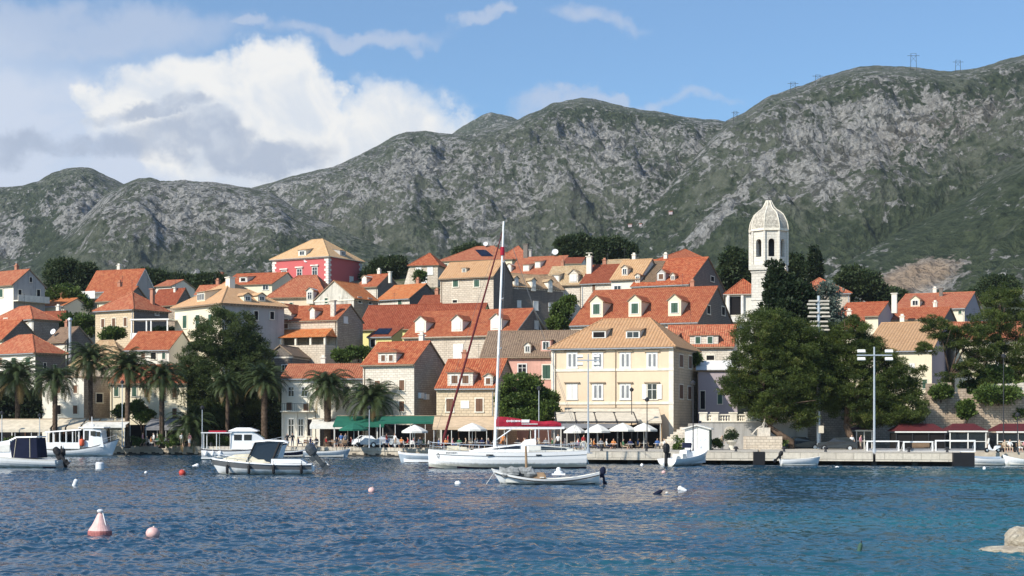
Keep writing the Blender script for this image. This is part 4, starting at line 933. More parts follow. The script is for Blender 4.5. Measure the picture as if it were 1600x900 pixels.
# ------------------------------------------------------------------ bell tower
def bell_tower():
    Y = 205.0; c = Wp(1201, 660, Y); base = float(ground_z(c.x, Y))-1; s = Y/F
    e = empty('bell_tower', (c.x, Y, base), 0, 'slender white stone bell tower with ribbed onion dome above the dark tree', 'bell tower')
    zz = lambda py: WZ(py, Y)-base
    hw = 23.6*s
    def oct_(r, a0=22.5): return [Vector((r*math.cos(R(a0+45*i)), r*math.sin(R(a0+45*i)), 0)) for i in range(8)]
    q = MB(); w2 = 24.5*s; Mz = Matrix.Rotation(R(-14), 4, 'Z'); q.b2((-w2, -w2, 0), (w2, w2, zz(428)), Mz); q.b2((-w2-.35, -w2-.35, zz(424)), (w2+.35, w2+.35, zz(416)), Mz); q.b2((-w2-.12, -w2-.12, zz(428)+.002), (w2+.12, w2+.12, zz(424)-.002), Mz)
    q.b2((-w2-.08, -w2-.08, zz(470)-.1), (w2+.08, w2+.08, zz(470)+.12), Mz)
    q.build('shaft', WL['tower'], e)
    r = hw/math.cos(R(22.5))*1.12
    # lantern storey: eight piers with arched openings
    z0, z1 = zz(416), zz(364); ring = oct_(r)
    pier = MB()
    for i in range(8):
        a, b_ = ring[i], ring[(i+1) % 8]; t = (b_-a).normalized(); n = Vector((t.y, -t.x, 0)); L = (b_-a).length; th = .45
        def P(u, z, d): return a+t*u-n*d+Vector((0, 0, z))
        # outward normal check
        if n.dot((a+b_)/2) < 0: n = -n
        ow = L*.46; u0 = (L-ow)/2; u1 = u0+ow; zs = z0+(z1-z0)*.24; zt = z0+(z1-z0)*.68
        def slab(u_a, u_b, za, zb):
            pts = [P(u_a, za, 0), P(u_b, za, 0), P(u_b, zb, 0), P(u_a, zb, 0)]; back = [P(u_a, za, th), P(u_b, za, th), P(u_b, zb, th), P(u_a, zb, th)]
            pier.face(pts); pier.face(list(reversed(back)))
            for k in range(4): pier.face([pts[k], pts[(k+1) % 4], back[(k+1) % 4], back[k]])
        slab(0, u0, z0, z1); slab(u1, L, z0, z1); slab(u0, u1, z0, zs)
        N = 6; arc = [(u0+ow/2-ow/2*math.cos(math.pi*k/N), zt+ow/2*math.sin(math.pi*k/N)) for k in range(N+1)]
        for k in range(N):
            (ua, za), (ub, zb) = arc[k], arc[k+1]
            f_ = [P(ua, za, 0), P(ub, zb, 0), P(ub, z1, 0), P(ua, z1, 0)]; bk = [P(ua, za, th), P(ub, zb, th), P(ub, z1, th), P(ua, z1, th)]
            pier.face(f_); pier.face(list(reversed(bk))); pier.face([f_[0], f_[1], bk[1], bk[0]])
        pier.tube(a+n*.06+Vector((0, 0, z0)), a+n*.06+Vector((0, 0, z1)), .2, n=6)
        m1 = P(0, zt, -.09); m2 = P(u0, zt, -.09); 
    pier.build('belfry', WL['tower'], e)
    q = MB(); q.lathe([(r*1.0, z0-.02), (r*1.02, z0), (r*.2, z0+.02)], n=8, a0=R(22.5)); q.lathe([(r*.93, z1), (r*1.1, z1+.08), (r*1.1, z1+.38), (r*1.0, z1+.45)], n=8, a0=R(22.5)); q.lathe([(r*1.01, zz(384)), (r*1.045, zz(384)+.05), (r*1.045, zz(384)+.25), (r*1.01, zz(384)+.3)], n=8, a0=R(22.5)) if False else None
    q.build('cornice', M['trim'], e)
    inn = MB(); inn.tube((0, 0, z0), (0, 0, z1), r*.35, n=8); inn.build('bell', M['iron'], e)
    prof = [(29.5, 361), (29, 355), (27.5, 348), (24.5, 341), (22, 336), (17, 331.5), (12, 328), (8.5, 324), (6.5, 320), (4.5, 316), (3.5, 313.5)]
    q = MB(); q.lathe([(a*s*1.04, zz(b_)) for a, b_ in prof], n=8, a0=R(22.5)); d = q.build('dome', WL['streak'] if False else domem(), e)
    q = MB()
    for i in range(8):
        an = R(22.5+45*i); q.path([Vector((a*s*1.05*math.cos(an), a*s*1.05*math.sin(an), zz(b_)+.02)) for a, b_ in prof], .07, n=5)
    q.build('rib', M['trim'], d)
    q = MB(); q.ball((0, 0, zz(312.5)), .22, 8); q.tube((0, 0, zz(312.5)), (0, 0, zz(308)), .04, n=5); q.build('finial', M['iron'], e)
def domem():
    m, g = mat('dome_tiles'); oc = g.n('ShaderNodeTexCoord').outputs['Object']
    n = g.noise(oc, 3.2, 6, .72).outputs[0]; sp = g.n('ShaderNodeSeparateXYZ', ins={0: oc})
    row = g.m('FRACT', g.m('MULTIPLY', sp.outputs[2], 2.6))
    col = g.mix(g.smooth(n, .42, .60), (.34, .31, .26), (.56, .52, .44))
    finish(g, pbr(g, col, .9, bump(g, g.m('ADD', n, g.m('MULTIPLY', row, -.4)), .7, .08), .15)); return m
bell_tower()
# ------------------------------------------------------------------ vegetation
def leafmat(name, dark, light, warm=None, gloss=.5):
    m, g = mat(name); r = g.n('ShaderNodeAttribute', attribute_name='rnd').outputs['Fac']
    oc = g.n('ShaderNodeTexCoord').outputs['Object']; n = g.noise(oc, .5, 3, .6).outputs[0]
    f = g.m('ADD', g.m('MULTIPLY', r, .65), g.m('MULTIPLY', n, .6))
    col = g.mix(g.smooth(f, .25, .95), dark, light)
    if warm: col = g.mix(g.smooth(r, .86, .95), col, warm)
    d = pbr(g, col, gloss, None, .25); t = g.n('ShaderNodeBsdfTranslucent', ins={0: g.mix(.5, col, tuple(x*1.5 for x in light))})
    mx = g.n('ShaderNodeMixShader', ins={0: .22, 1: d, 2: t}); finish(g, mx); return m
LF = dict(pine=leafmat('needles_pine', (.015, .031, .008), (.095, .128, .026), (.14, .14, .04)), dark=leafmat('needles_dark', (.022, .042, .012), (.085, .115, .034)),
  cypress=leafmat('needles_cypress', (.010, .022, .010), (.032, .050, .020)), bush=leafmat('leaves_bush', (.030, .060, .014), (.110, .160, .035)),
  far=leafmat('leaves_far', (.020, .038, .016), (.065, .090, .035)), palm=leafmat('fronds_palm', (.018, .032, .012), (.085, .115, .042), (.20, .14, .06)), silver=leafmat('needles_silver', (.07, .10, .08), (.17, .21, .17)))
def leaf_mesh(name, C, Rr, n, size, material, parent, seed=0, flat=.75, needle=3.0, cl_rand=None):
    """C: clump centres (k,3), Rr: clump radii (k,), n leaves per clump: small blades spread through each clump's volume, denser at its skin"""
    rs = np.random.RandomState(seed); C = np.asarray(C, float); k = len(C); N = k*n
    idx = np.repeat(np.arange(k), n)
    d = rs.normal(size=(N, 3)); d /= np.linalg.norm(d, axis=1)[:, None]
    rad = (rs.rand(N)**.35)*(1+.25*rs.normal(size=N).clip(-1, 1.6)*.5)
    p = d*rad[:, None]*np.asarray(Rr)[idx][:, None]; p[:, 2] *= flat
    pos = C[idx]+p
    a = d*np.array([1, 1, .8])+rs.normal(size=(N, 3))*.55+np.array([0, 0, .35]); a /= np.linalg.norm(a, axis=1)[:, None]
    b = np.cross(a, rs.normal(size=(N, 3))); b /= np.linalg.norm(b, axis=1)[:, None]
    s = size*(.6+.8*rs.rand(N))[:, None]
    V = np.stack([pos-b*s/needle, pos+b*s/needle, pos+b*s/needle*.6+a*s, pos-b*s/needle*.6+a*s], 1).reshape(-1, 3)
    Fq = np.arange(N*4).reshape(-1, 4)
    cr = rs.rand(k) if cl_rand is None else cl_rand
    rnd = np.clip(cr[idx]*.6+rs.rand(N)*.45, 0, 1)
    o = np_mesh(name, V, Fq, material, dict(rnd=np.repeat(rnd, 4)), smooth=False); o.parent = parent; return o
def shell_points(lobes, k, rs, surf=.72, zmin=-9):
    """points near the skin of a union of ellipsoids (cx,cy,cz,rx,ry,rz)"""
    L = np.array(lobes, float); w = (L[:, 3]*L[:, 4]*L[:, 5])**(2/3.); w /= w.sum(); out = []
    while len(out) < k:
        i = rs.choice(len(L), p=w); d = rs.normal(size=3); d /= np.linalg.norm(d); r = surf+(1-surf)*rs.rand() if rs.rand() < .85 else rs.rand()*surf
        q = L[i, :3]+d*L[i, 3:]*r
        inside = (((q-L[:, :3])/L[:, 3:])**2).sum(1); inside[i] = 9
        if inside.min() < .45: continue
        if q[2] < zmin: continue
        out.append(q)
    return np.array(out)
def tree(name, label, px, py_base, Y, lobes_px, k, n, size, clump, matn, cat='tree', group=None, trunk=None, seed=1, flat=.75, base_z=None, depth=.9, trunk_r=.35, surf=.72, stems=1, needle=3.0):
    """lobes_px: (px,py,rx,ry) ellipses of the crown; the third radius follows from the first; each crown lobe also wanders in depth"""
    rs = np.random.RandomState(seed); x = WX(px, Y); z = float(ground_z(x, Y))-.3 if base_z is None else base_z
    e = empty(name, (x, Y, z), 0, label, cat, group); s = Y/F
    L = [((a-px)*s, (rs.rand()-.5)*c*s*.5, WZ(b, Y)-z, c*s, c*s*depth, d*s) for a, b, c, d in lobes_px]
    P = shell_points(L, k, rs, surf); rr = clump*(.7+.6*rs.rand(k))
    leaf_mesh('crown', P, rr, n, size, LF[matn], e, seed, flat, needle)
    # trunk and limbs
    t = MB(); ztop = min(l[2] for l in L)
    lobes = sorted(L, key=lambda l: -l[3])[:5]
    for si in range(stems):
        ox = (si-(stems-1)/2)*trunk_r*2.6
        fork = Vector((ox*1.6+(rs.rand()-.5)*.8, 0, max(.8, ztop*.75)))
        if trunk: fork = Vector(trunk)
        t.path([(ox, 0, -.5), (ox*1.1+.1, .05, fork.z*.4), fork], [trunk_r*1.35, trunk_r, trunk_r*.8], 9)
        for l in lobes[si::stems] if stems > 1 else lobes:
            c = Vector(l[:3]); mid = fork.lerp(c, .5)+Vector((rs.rand()-.5, rs.rand()-.5, -.3))*l[3]*.25
            t.path([fork-Vector((0, 0, .3)), mid, c+Vector((0, 0, l[5]*.3))], [trunk_r*.6, trunk_r*.4, trunk_r*.12], 7)
            for _ in range(3):
                q = c+Vector((rs.normal()*l[3]*.5, rs.normal()*l[4]*.5, rs.normal()*l[5]*.4)); t.path([mid, mid.lerp(q, .5)+Vector((0, 0, .1)), q], [trunk_r*.3, trunk_r*.2, .04], 5)
    t.build('trunk', M['bark'], e, smooth=True)
    return e
# large pines along the quay
tree('pine_tree', 'big dense dark pine standing between the palms in front of the cream corner house', 358, 690, 197, [(352, 520, 52, 42), (385, 560, 40, 40), (318, 570, 40, 42), (350, 600, 55, 45), (395, 612, 34, 40), (302, 622, 22, 34), (340, 650, 44, 30)], 760, 200, .22, .78, 'dark', flat=.55, surf=.64, needle=6.0, seed=3, trunk_r=.45)
tree('pine_tree', 'broad bright green pine leaning over the quay below the bell tower', 1235, 702, 161, [(1195, 520, 50, 38), (1240, 545, 60, 48), (1180, 572, 45, 36), (1165, 612, 36, 24), (1215, 600, 60, 38), (1262, 600, 40, 45), (1205, 640, 40, 22), (1150, 598, 22, 20), (1248, 650, 25, 18)], 900, 190, .19, .66, 'pine', flat=.50, surf=.62, needle=7.0, seed=5, trunk=(-2.6, 0, 3.0), trunk_r=.42)
tree('cypress_tree', 'tall blackish evergreen rising in front of the bell tower', 1222, 700, 168, [(1210, 424, 9, 20), (1222, 448, 20, 18), (1228, 464, 30, 24), (1248, 464, 22, 24), (1224, 495, 38, 28), (1250, 500, 26, 28), (1222, 540, 44, 36)], 480, 160, .24, .72, 'cypress', seed=8, trunk_r=.5, needle=2.4)
tree('pine_tree', 'second bright green pine right of the tall floodlight pole', 1330, 702, 163, [(1325, 525, 35, 30), (1350, 560, 48, 35), (1310, 570, 35, 45), (1385, 585, 32, 36), (1345, 610, 50, 34), (1405, 640, 42, 26), (1360, 650, 40, 18), (1420, 610, 20, 24), (1300, 620, 18, 34)], 840, 190, .19, .66, 'pine', flat=.50, surf=.62, needle=7.0, seed=9, trunk=(-.6, 0, 3.2), trunk_r=.42)
tree('cedar_tree', 'silvery conifer behind the panels of the tall floodlight pole', 1287, 700, 176, [(1285, 470, 24, 26), (1290, 505, 30, 30), (1282, 540, 26, 30)], 110, 110, .26, .75, 'silver', seed=12)
# airy pines on the right
tree('pine_tree', 'airy pine with bare forked trunk standing on the old stone wall', 1487, 640, 176, [(1470, 515, 28, 14), (1500, 530, 30, 16), (1450, 545, 18, 10), (1512, 575, 24, 14), (1480, 590, 15, 8), (1535, 550, 26, 16), (1520, 520, 24, 14), (1435, 580, 12, 8), (1530, 600, 18, 12), (1455, 505, 22, 10)], 210, 160, .20, .52, 'pine', flat=.45, needle=7.0, seed=14, trunk=(-.2, 0, 3.2), trunk_r=.24, base_z=7.0)
tree('pine_tree', 'tall dense pine filling the upper right corner of the waterfront', 1572, 640, 182, [(1565, 470, 36, 30), (1600, 500, 40, 36), (1545, 510, 36, 26), (1570, 545, 44, 26), (1610, 560, 36, 30), (1530, 560, 26, 18), (1585, 590, 34, 18), (1640, 480, 40, 40), (1650, 560, 40, 50)], 560, 170, .20, .70, 'pine', flat=.45, surf=.6, needle=7.0, seed=15, trunk_r=.3, base_z=7.0, stems=3)
tree('pine_tree', 'smaller pine with dangling branches at the right end of the wall', 1540, 640, 178, [(1530, 605, 28, 13), (1555, 588, 28, 16), (1515, 628, 28, 14), (1575, 612, 24, 14), (1595, 632, 18, 12)], 190, 120, .24, .6, 'bush', seed=16, trunk_r=.18, base_z=6.6)
tree('bush', 'dark bush sprouting from the face of the stone wall at the far right', 1590, 660, 171, [(1588, 648, 16, 10), (1600, 640, 14, 8)], 40, 90, .22, .5, 'bush', seed=17, base_z=5.2, cat='bush', trunk_r=.08)
# trees in the town
tree('round_tree', 'round dark green tree on the quay between the red sail cover and the yellow palazzo', 826, 690, 177, [(815, 610, 34, 26), (845, 630, 28, 22), (800, 630, 22, 22), (835, 648, 34, 16), (800, 650, 16, 14)], 240, 130, .24, .62, 'bush', seed=21, trunk_r=.2, cat='tree')
tree('bush', 'hanging green ivy bush between the dark flank and the white dormer house', 880, 515, 216, [(878, 485, 15, 15), (872, 505, 15, 12), (888, 472, 10, 8)], 80, 110, .26, .65, 'bush', seed=22, cat='bush', trunk_r=.1, base_z=13)
tree('umbrella_pine', 'dark umbrella pine above the left hand houses', 115, 480, 272, [(105, 428, 30, 20), (130, 432, 22, 18), (95, 445, 22, 16), (120, 455, 28, 14)], 220, 120, .40, 1.15, 'far', seed=23, group='trees between the left hand houses', trunk_r=.35)
tree('round_tree', 'bright green leafy tree under the umbrella pine on the left', 105, 490, 262, [(100, 465, 24, 18), (85, 472, 14, 14), (122, 476, 16, 12)], 150, 110, .34, .9, 'bush', seed=24, group='trees between the left hand houses', trunk_r=.25)
tree('bush', 'green bushes on the slope below the white balcony house', 110, 520, 240, [(120, 503, 26, 12), (92, 515, 22, 10), (140, 515, 16, 10), (65, 522, 18, 9)], 130, 100, .30, .8, 'bush', seed=25, cat='bush', trunk_r=.12)
tree('bush', 'green bush against the wall of the square beige house', 176, 527, 222, [(172, 522, 14, 8), (184, 519, 9, 7)], 40, 100, .26, .6, 'bush', seed=26, cat='bush', trunk_r=.1)
for i, (px, py, Y, lob, lb) in enumerate((
    (605, 440, 300, [(600, 420, 18, 14), (620, 416, 14, 12), (590, 430, 16, 12)], 'dark tree left of the house with two white shutters'),
    (905, 420, 310, [(890, 385, 20, 13), (915, 382, 18, 13), (900, 396, 26, 10)], 'left one of the dark hilltop pines'),
    (950, 420, 308, [(945, 388, 22, 14), (965, 386, 16, 13), (935, 398, 22, 10), (980, 392, 10, 9)], 'right one of the dark hilltop pines'),
    (1150, 460, 262, [(1150, 410, 20, 18), (1138, 432, 16, 18), (1165, 425, 16, 20)], 'rounded dark tree directly left of the bell tower'),
    (1340, 470, 262, [(1330, 438, 22, 18), (1352, 445, 20, 18), (1320, 452, 14, 14), (1370, 458, 14, 12)], 'large dark tree behind the church nave on the right'),
    (1243, 440, 268, [(1240, 415, 12, 14), (1252, 428, 12, 12)], 'dark tree just right of the belfry'),
    (255, 450, 300, [(245, 437, 16, 9), (272, 440, 18, 8), (232, 432, 12, 10), (300, 442, 16, 8)], 'low dark trees behind the distant red roofed house'),
    (735, 400, 335, [(740, 391, 14, 6), (722, 395, 10, 5)], 'small dark tree behind the solar panel roof'),
    (320, 450, 290, [(322, 441, 14, 7), (338, 438, 10, 7)], 'low dark tree left of the rambling red roofs'),
    (1385, 470, 285, [(1385, 462, 14, 8), (1400, 465, 12, 6)], 'low dark tree below the tan rock cut'),
    (1560, 470, 300, [(1560, 448, 30, 16), (1530, 462, 20, 10)], 'dark tree behind the tall corner pine'),
    (578, 430, 300, [(578, 432, 8, 8)], 'small dark tree beside the rose palace'))):
    tree('tree', lb, px, py, Y, lob, 60+34*len(lob), 95, .42, 1.15, 'far', seed=40+i, group='dark trees behind the town roofs', trunk_r=.25)
tree('cypress', 'slim pointed cypress between the bell tower and the church nave roof', 1273, 440, 255, [(1273, 393, 4, 9), (1273, 405, 7.5, 12), (1273, 420, 10, 14), (1273, 435, 10, 12)], 90, 120, .30, .62, 'cypress', seed=60, trunk_r=.25)
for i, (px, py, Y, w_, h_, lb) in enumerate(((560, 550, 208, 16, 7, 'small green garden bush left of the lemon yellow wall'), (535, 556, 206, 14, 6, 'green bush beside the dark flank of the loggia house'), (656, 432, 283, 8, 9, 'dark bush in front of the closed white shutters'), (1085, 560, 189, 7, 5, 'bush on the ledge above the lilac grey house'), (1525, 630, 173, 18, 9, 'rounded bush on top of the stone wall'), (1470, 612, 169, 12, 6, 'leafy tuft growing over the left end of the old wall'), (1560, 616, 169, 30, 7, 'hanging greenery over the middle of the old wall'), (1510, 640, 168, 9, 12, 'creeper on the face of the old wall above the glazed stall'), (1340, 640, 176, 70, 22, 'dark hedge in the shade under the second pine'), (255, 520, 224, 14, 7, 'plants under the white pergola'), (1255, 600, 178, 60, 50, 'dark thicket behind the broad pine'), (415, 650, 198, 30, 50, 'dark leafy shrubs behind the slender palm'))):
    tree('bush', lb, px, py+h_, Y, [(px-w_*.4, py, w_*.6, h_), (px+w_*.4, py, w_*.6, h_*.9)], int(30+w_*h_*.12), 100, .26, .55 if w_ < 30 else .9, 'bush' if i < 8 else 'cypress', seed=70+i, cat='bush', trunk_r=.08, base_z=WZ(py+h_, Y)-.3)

tree('tree', 'dense dark tree behind the leftmost palm', 18, 692, 200, [(12, 612, 26, 26), (34, 640, 28, 30), (-8, 640, 26, 34), (58, 650, 16, 24)], 300, 120, .30, .85, 'cypress', seed=91, group='dark leafy trees behind the palms', trunk_r=.25)
tree('tree', 'small leafy tree between the fourth and fifth palms', 222, 692, 193, [(214, 640, 10, 12), (226, 650, 10, 12), (190, 645, 8, 12)], 70, 100, .24, .5, 'bush', seed=92, group='dark leafy trees behind the palms', trunk_r=.12)
# ---- palms
def palm_proto(seed, nf=80, L=4.6, droop=1.0):
    rs = np.random.RandomState(seed); V = []; Fq = []; rn = []
    up = np.array([0, 0, 1.0])
    for i in range(nf):
        az = i*2.399+rs.rand()*.4; q = (i+.5)/nf; el0 = R(82-q*100); l = L*(.80+.25*rs.rand())*(1-.12*q)
        h = np.array([math.cos(az), math.sin(az), 0]); p = h*.18+up*(.35-.5*q); el = el0; seg = 13; base_r = rs.rand()*.75 if q < .93 else .88+.1*rs.rand()
        side = np.array([-math.sin(az), math.cos(az), 0]); tw = (rs.rand()-.5)*.4
        pr = p
        for k in range(seg):
            t = (k+1)/seg; el -= R(8.4*droop*(.35+1.0*t)*(1.15-.3*q)); d = h*math.cos(el)+up*math.sin(el)+side*tw*.04*k; d /= np.linalg.norm(d); pn_ = pr+d*l/seg
            nrm = np.cross(side, d)
            # rib
            w = .045*(1-t*.7); i0 = len(V); V += [pr-side*w, pr+side*w, pn_+side*w*.8, pn_-side*w*.8]; Fq.append([i0, i0+1, i0+2, i0+3]); rn += [base_r]*4
            if k > 0:
                ll = .66*math.sin(math.pi*min(.98, .16+t*.80))**.6
                for sg in (-1, 1):
                    for sub in (0, .5):
                        o = pr+(pn_-pr)*sub; dirv = side*sg*.80+d*.62-nrm*.0-up*.38*(.6+.5*rs.rand()); dirv /= np.linalg.norm(dirv); wd = d*l/seg*.40
                        i0 = len(V); e_ = o+dirv*ll*(.85+.3*rs.rand()); V += [o, o+wd, e_+wd*.35, e_]; Fq.append([i0, i0+1, i0+2, i0+3]); rn += [min(1, base_r+rs.rand()*.12)]*4
            pr = pn_
    return np.array(V), np.array(Fq), np.array(rn)
PALM = []
for sd_ in (1, 2, 3):
    V, Fq, rn = palm_proto(sd_, droop=(.95, 1.15, 1.05)[sd_-1]); o = np_mesh('crown', V, Fq, LF['palm'], dict(rnd=rn), smooth=False); PALM.append(o.data); bpy.data.objects.remove(o)
def palm_trunk(hh, r, lean, seed):
    rs = random.Random(seed); q = MB(); pts = []; rad = []
    n = int(hh/.22)
    for k in range(n+1):
        t = k/n; pts.append((lean*t*t, 0, -.2+t*(hh+.2))); rad.append(r*(1.25-.35*min(1, t*6))*(1 if t < .82 else 1+(t-.82)*3.2)*(1+(.07 if k % 2 else -.03)))
    q.path(pts, rad, 9); return q
for i, (px, crown_py, Y, sc_, r, lb, v) in enumerate((
    (28, 588, 190, 1.12, .30, 'leftmost palm, broad and dark, cut by the edge of the view', 0), (86, 592, 186, .88, .30, 'second palm from the left above the covered cabin cruiser', 1),
    (142, 560, 189, .98, .27, 'third palm from the left, taller and browner, above the tour boat', 2), (199, 572, 187, 1.0, .30, 'fourth palm from the left, beside the bow of the tour boat', 0),
    (253, 588, 187, 1.0, .31, 'fifth palm from the left, alone before the cream row house', 1), (355, 600, 190, .78, .24, 'slender pale trunked palm in front of the big dark pine', 2),
    (413, 592, 189, .90, .38, 'thick trunked palm at the right edge of the big dark pine', 0), (512, 602, 187, 1.0, .42, 'stout dark palm in front of the white row house', 1), (581, 622, 184, 1.06, .44, 'stout palm with low crown in front of the tall pale stone house', 2))):
    x = WX(px, Y); zc = WZ(crown_py+4, Y)
    e = empty('palm_tree', (x, Y, QZ), R(i*77), lb, 'palm', 'palm trees along the promenade'); hh = zc-QZ
    palm_trunk(hh, r*1.15, .12*(i % 3-1), i).build('trunk', M['bark'], e, smooth=True)
    c = bpy.data.objects.new('crown', PALM[v]); COL.objects.link(c); c.parent = e; c.location = (.12*(i % 3-1), 0, hh); c.scale = (sc_,)*3
x = WX(300, 188); e = empty('palm_tree', (x, 188, QZ), 0, 'short young palm almost without trunk left of the white ferry', 'palm', 'palm trees along the promenade')
palm_trunk(2.2, .3, 0, 9).build('trunk', M['bark'], e, smooth=True); c = bpy.data.objects.new('crown', PALM[1]); COL.objects.link(c); c.parent = e; c.location = (0, 0, 2.2); c.scale = (.95,)*3
# ------------------------------------------------------------------ boats
M.update(gel=plain('gelcoat_white', (.87, .87, .86), .22, .5, var=.03), gel2=plain('deck_offwhite', (.66, .65, .60), .55, .3, var=.08), navy=plain('navy_canvas', (.014, .018, .040), .85, .1),
  boot=plain('boot_stripe', (.06, .015, .03), .5), bluegel=plain('hull_pale_blue', (.30, .38, .45), .3, .5, var=.08), greyst=plain('hull_grey_band', (.13, .135, .14), .4, .4, var=.05), cush=plain('cushion_cream', (.66, .60, .46), .8),
  eng=plain('engine_grey', (.055, .062, .068), .35, .5, var=.1), teak=plain('teak', (.30, .20, .12), .7), tarp=plain('tarp_grey', (.26, .27, .27), .85, var=.3, scale=5), alu=plain('aluminium', (.70, .70, .70), .3, .5, .6, var=.04),
  buoyp=plain('buoy_pink', (.74, .46, .42), .5, .4, var=.12, scale=6), buoyr=plain('buoy_red', (.55, .07, .05), .5), buoyw=plain('buoy_white', (.75, .76, .76), .45, var=.08), wine=plain('furled_sail_wine', (.12, .018, .022), .85), silverblue=plain('boat_grey_blue', (.40, .47, .53), .4, .4),  # silverblue: grey blue for hulls, seats, covers and print
  tint=glassmat('boat_window', (.012, .016, .022), .06), orange=plain('orange_fender', (.72, .12, .05), .5))
def hullpaint(name, c):
    m, g = mat(name); oc = g.n('ShaderNodeTexCoord').outputs['Object']; z = g.n('ShaderNodeSeparateXYZ', ins={0: oc}).outputs[2]
    st = g.noise(g.vmul(oc, (3.0, 3.0, .35)), 1.6, 5, .65).outputs[0]; n = g.noise(oc, 2.2, 5, .6).outputs[0]
    col = g.mix(g.m('MULTIPLY', g.smooth(st, .55, .75), .40), c, tuple(x*.66 for x in c))
    col = g.mix(g.m('MULTIPLY', g.smooth(g.m('ADD', z, g.m('MULTIPLY', n, -.5)), .12, -.22), .75), col, (.30, .29, .20))
    finish(g, pbr(g, col, .25, None, .5)); return m
M['hull'] = hullpaint('hull_paint_white', (.86, .86, .85))
def hull(L, B, zb, zm, zs, draft=.35, rake=.6, tw=.75, open_=False, mats=None, stripe=.10, floor=.12, nt=22, bulge=2.2, deck_mi=3, wb=.10, bz=.07):
    q = MB(); S = [0, stripe]+[stripe+(1-stripe)*k for k in (.16, .32, .50, .68, .84, 1.0)]
    def st(t):
        x = -L/2+L*t
        w = B/2*(tw+(1-tw)*math.sin(math.pi/2*min(1, t/.42))) if t < .42 else B/2*max(0, 1-((t-.42)/.58)**2.3)**.8
        w = max(w, .015)
        zsh = zs*(1-t)*(1-2*t)/1.0+zm*4*t*(1-t)+zb*t*(2*t-1)
        return x, w, zsh
    def ring(t, side):
        x, w, zsh = st(t); dr = -draft*(1-max(0, t-.6)**2*3.2); pts = []
        for s in S:
            f = 1-wb*s-(1-wb)*s**bulge
            if t > .75: f *= 1-(t-.75)*1.1*s
            pts.append(Vector((x-rake*s*max(0, (t-.5)*2)**3, side*w*max(f, 0), zsh+(dr-zsh)*s)))
        return pts
    T = [0, .04]+[k/nt for k in range(1, nt)]+[.985, 1.0]; T = sorted(set(T))
    for side in (1, -1):
        R_ = [ring(t, side) for t in T]
        for a, b in zip(R_[:-1], R_[1:]):
            for j in range(len(S)-1):
                pts = [a[j], b[j], b[j+1], a[j+1]]
                if side > 0: pts.reverse()
                zc = sum(p.z for p in pts)/4
                q.face(pts, mi=1 if j == 0 else (2 if zc < bz else 0))
    a, b = ring(0, 1), ring(0, -1)
    for j in range(len(S)-1): q.face([a[j], a[j+1], b[j+1], b[j]], mi=0)
    # deck or open well
    prev = None
    for t in T:
        x, w, zsh = st(t)
        if open_ and .03 <= t <= .90:
            wi = max(w-.13, .01); cur = ('o', Vector((x, w, zsh+.01)), Vector((x, wi, zsh+.01)), Vector((x, wi*.8, min(floor, zsh-.1))), Vector((x, -wi*.8, min(floor, zsh-.1))), Vector((x, -wi, zsh+.01)), Vector((x, -w, zsh+.01)))
        else: cur = ('d', Vector((x, w, zsh+.01)), Vector((x, 0, zsh+.07)), Vector((x, -w, zsh+.01)))
        if prev:
            if prev[0] == cur[0]:
                for j in range(1, len(cur)-1): q.face([prev[j], prev[j+1], cur[j+1], cur[j]], mi=deck_mi)
            else:
                o_, d_ = (prev, cur) if prev[0] == 'o' else (cur, prev)
                q.face([o_[1], d_[1], d_[2], d_[3], o_[6]], mi=deck_mi); q.face([o_[2], o_[3], o_[4], o_[5]], mi=deck_mi)
        prev = cur
    return q, st
def boat(name, label, px, Y, yaw, cat='boat', group=None, dz=0.0):
    return empty(name, (WX(px, Y), Y, dz), R(yaw), label, cat, group)
def outboard(parent, x, z, tilt=0, s=1.0, y=0, mt='eng', name='outboard_motor'):
    Mx = Matrix.Translation((x, y, z)) @ Matrix.Rotation(R(tilt), 4, 'Y') @ Matrix.Scale(s, 4)
    q = MB()
    rg = [(-.02, .0, .16, .13), (.06, .0, .24, .17), (.34, -.02, .27, .19), (.52, -.04, .22, .16), (.60, -.06, .10, .08)]
    q.rings([[Mx @ Vector((-.28+o+a*math.cos(t), b*math.sin(t), zz+.1)) for t in (2*math.pi*k/10 for k in range(10))] for zz, o, a, b in rg])
    o_ = q.build(name, M[mt], parent, smooth=False)
    q = MB(); q.box((-.28, 0, -.28), (.20, .13, .8), Mx); q.box((-.32, 0, -.78), (.34, .06, .32), Mx); q.box((-.30, 0, -.58), (.42, .18, .03), Mx); q.box((-.08, 0, -.05), (.22, .25, .3), Mx); q.build('lower_unit', M[mt], o_)
    q = MB()
    for k in range(3):
        P = Mx @ Matrix.Translation((-.52, 0, -.76)) @ Matrix.Rotation(R(120*k), 4, 'X'); q.box((0, 0, .11), (.03, .09, .18), P)
    q.build('propeller', M['alu'], o_); return o_
def fender(parent, x, y, z, h=.55, r=.11, mt='black', name='fender'):
    q = MB(); q.lathe([(.02, -h/2), (r*.8, -h/2+.05), (r, -h/2+.12), (r, h/2-.12), (r*.8, h/2-.05), (.02, h/2)], (x, y, z), 10); q.tube((x, y, z+h/2), (x, y, z+h/2+.3), .015, n=4); q.build(name, M[mt], parent, smooth=True)
def rail(parent, pts, zr=.6, r=.018, name='guard_rail', every=1, mid=True):
    q = MB(); q.path([Vector(p)+Vector((0, 0, zr)) for p in pts], r, 5)
    if mid: q.path([Vector(p)+Vector((0, 0, zr*.5)) for p in pts], r*.6, 4)
    for p in pts[::every]: q.tube(p, Vector(p)+Vector((0, 0, zr)), r, n=5)
    q.build(name, M['alu'], parent)

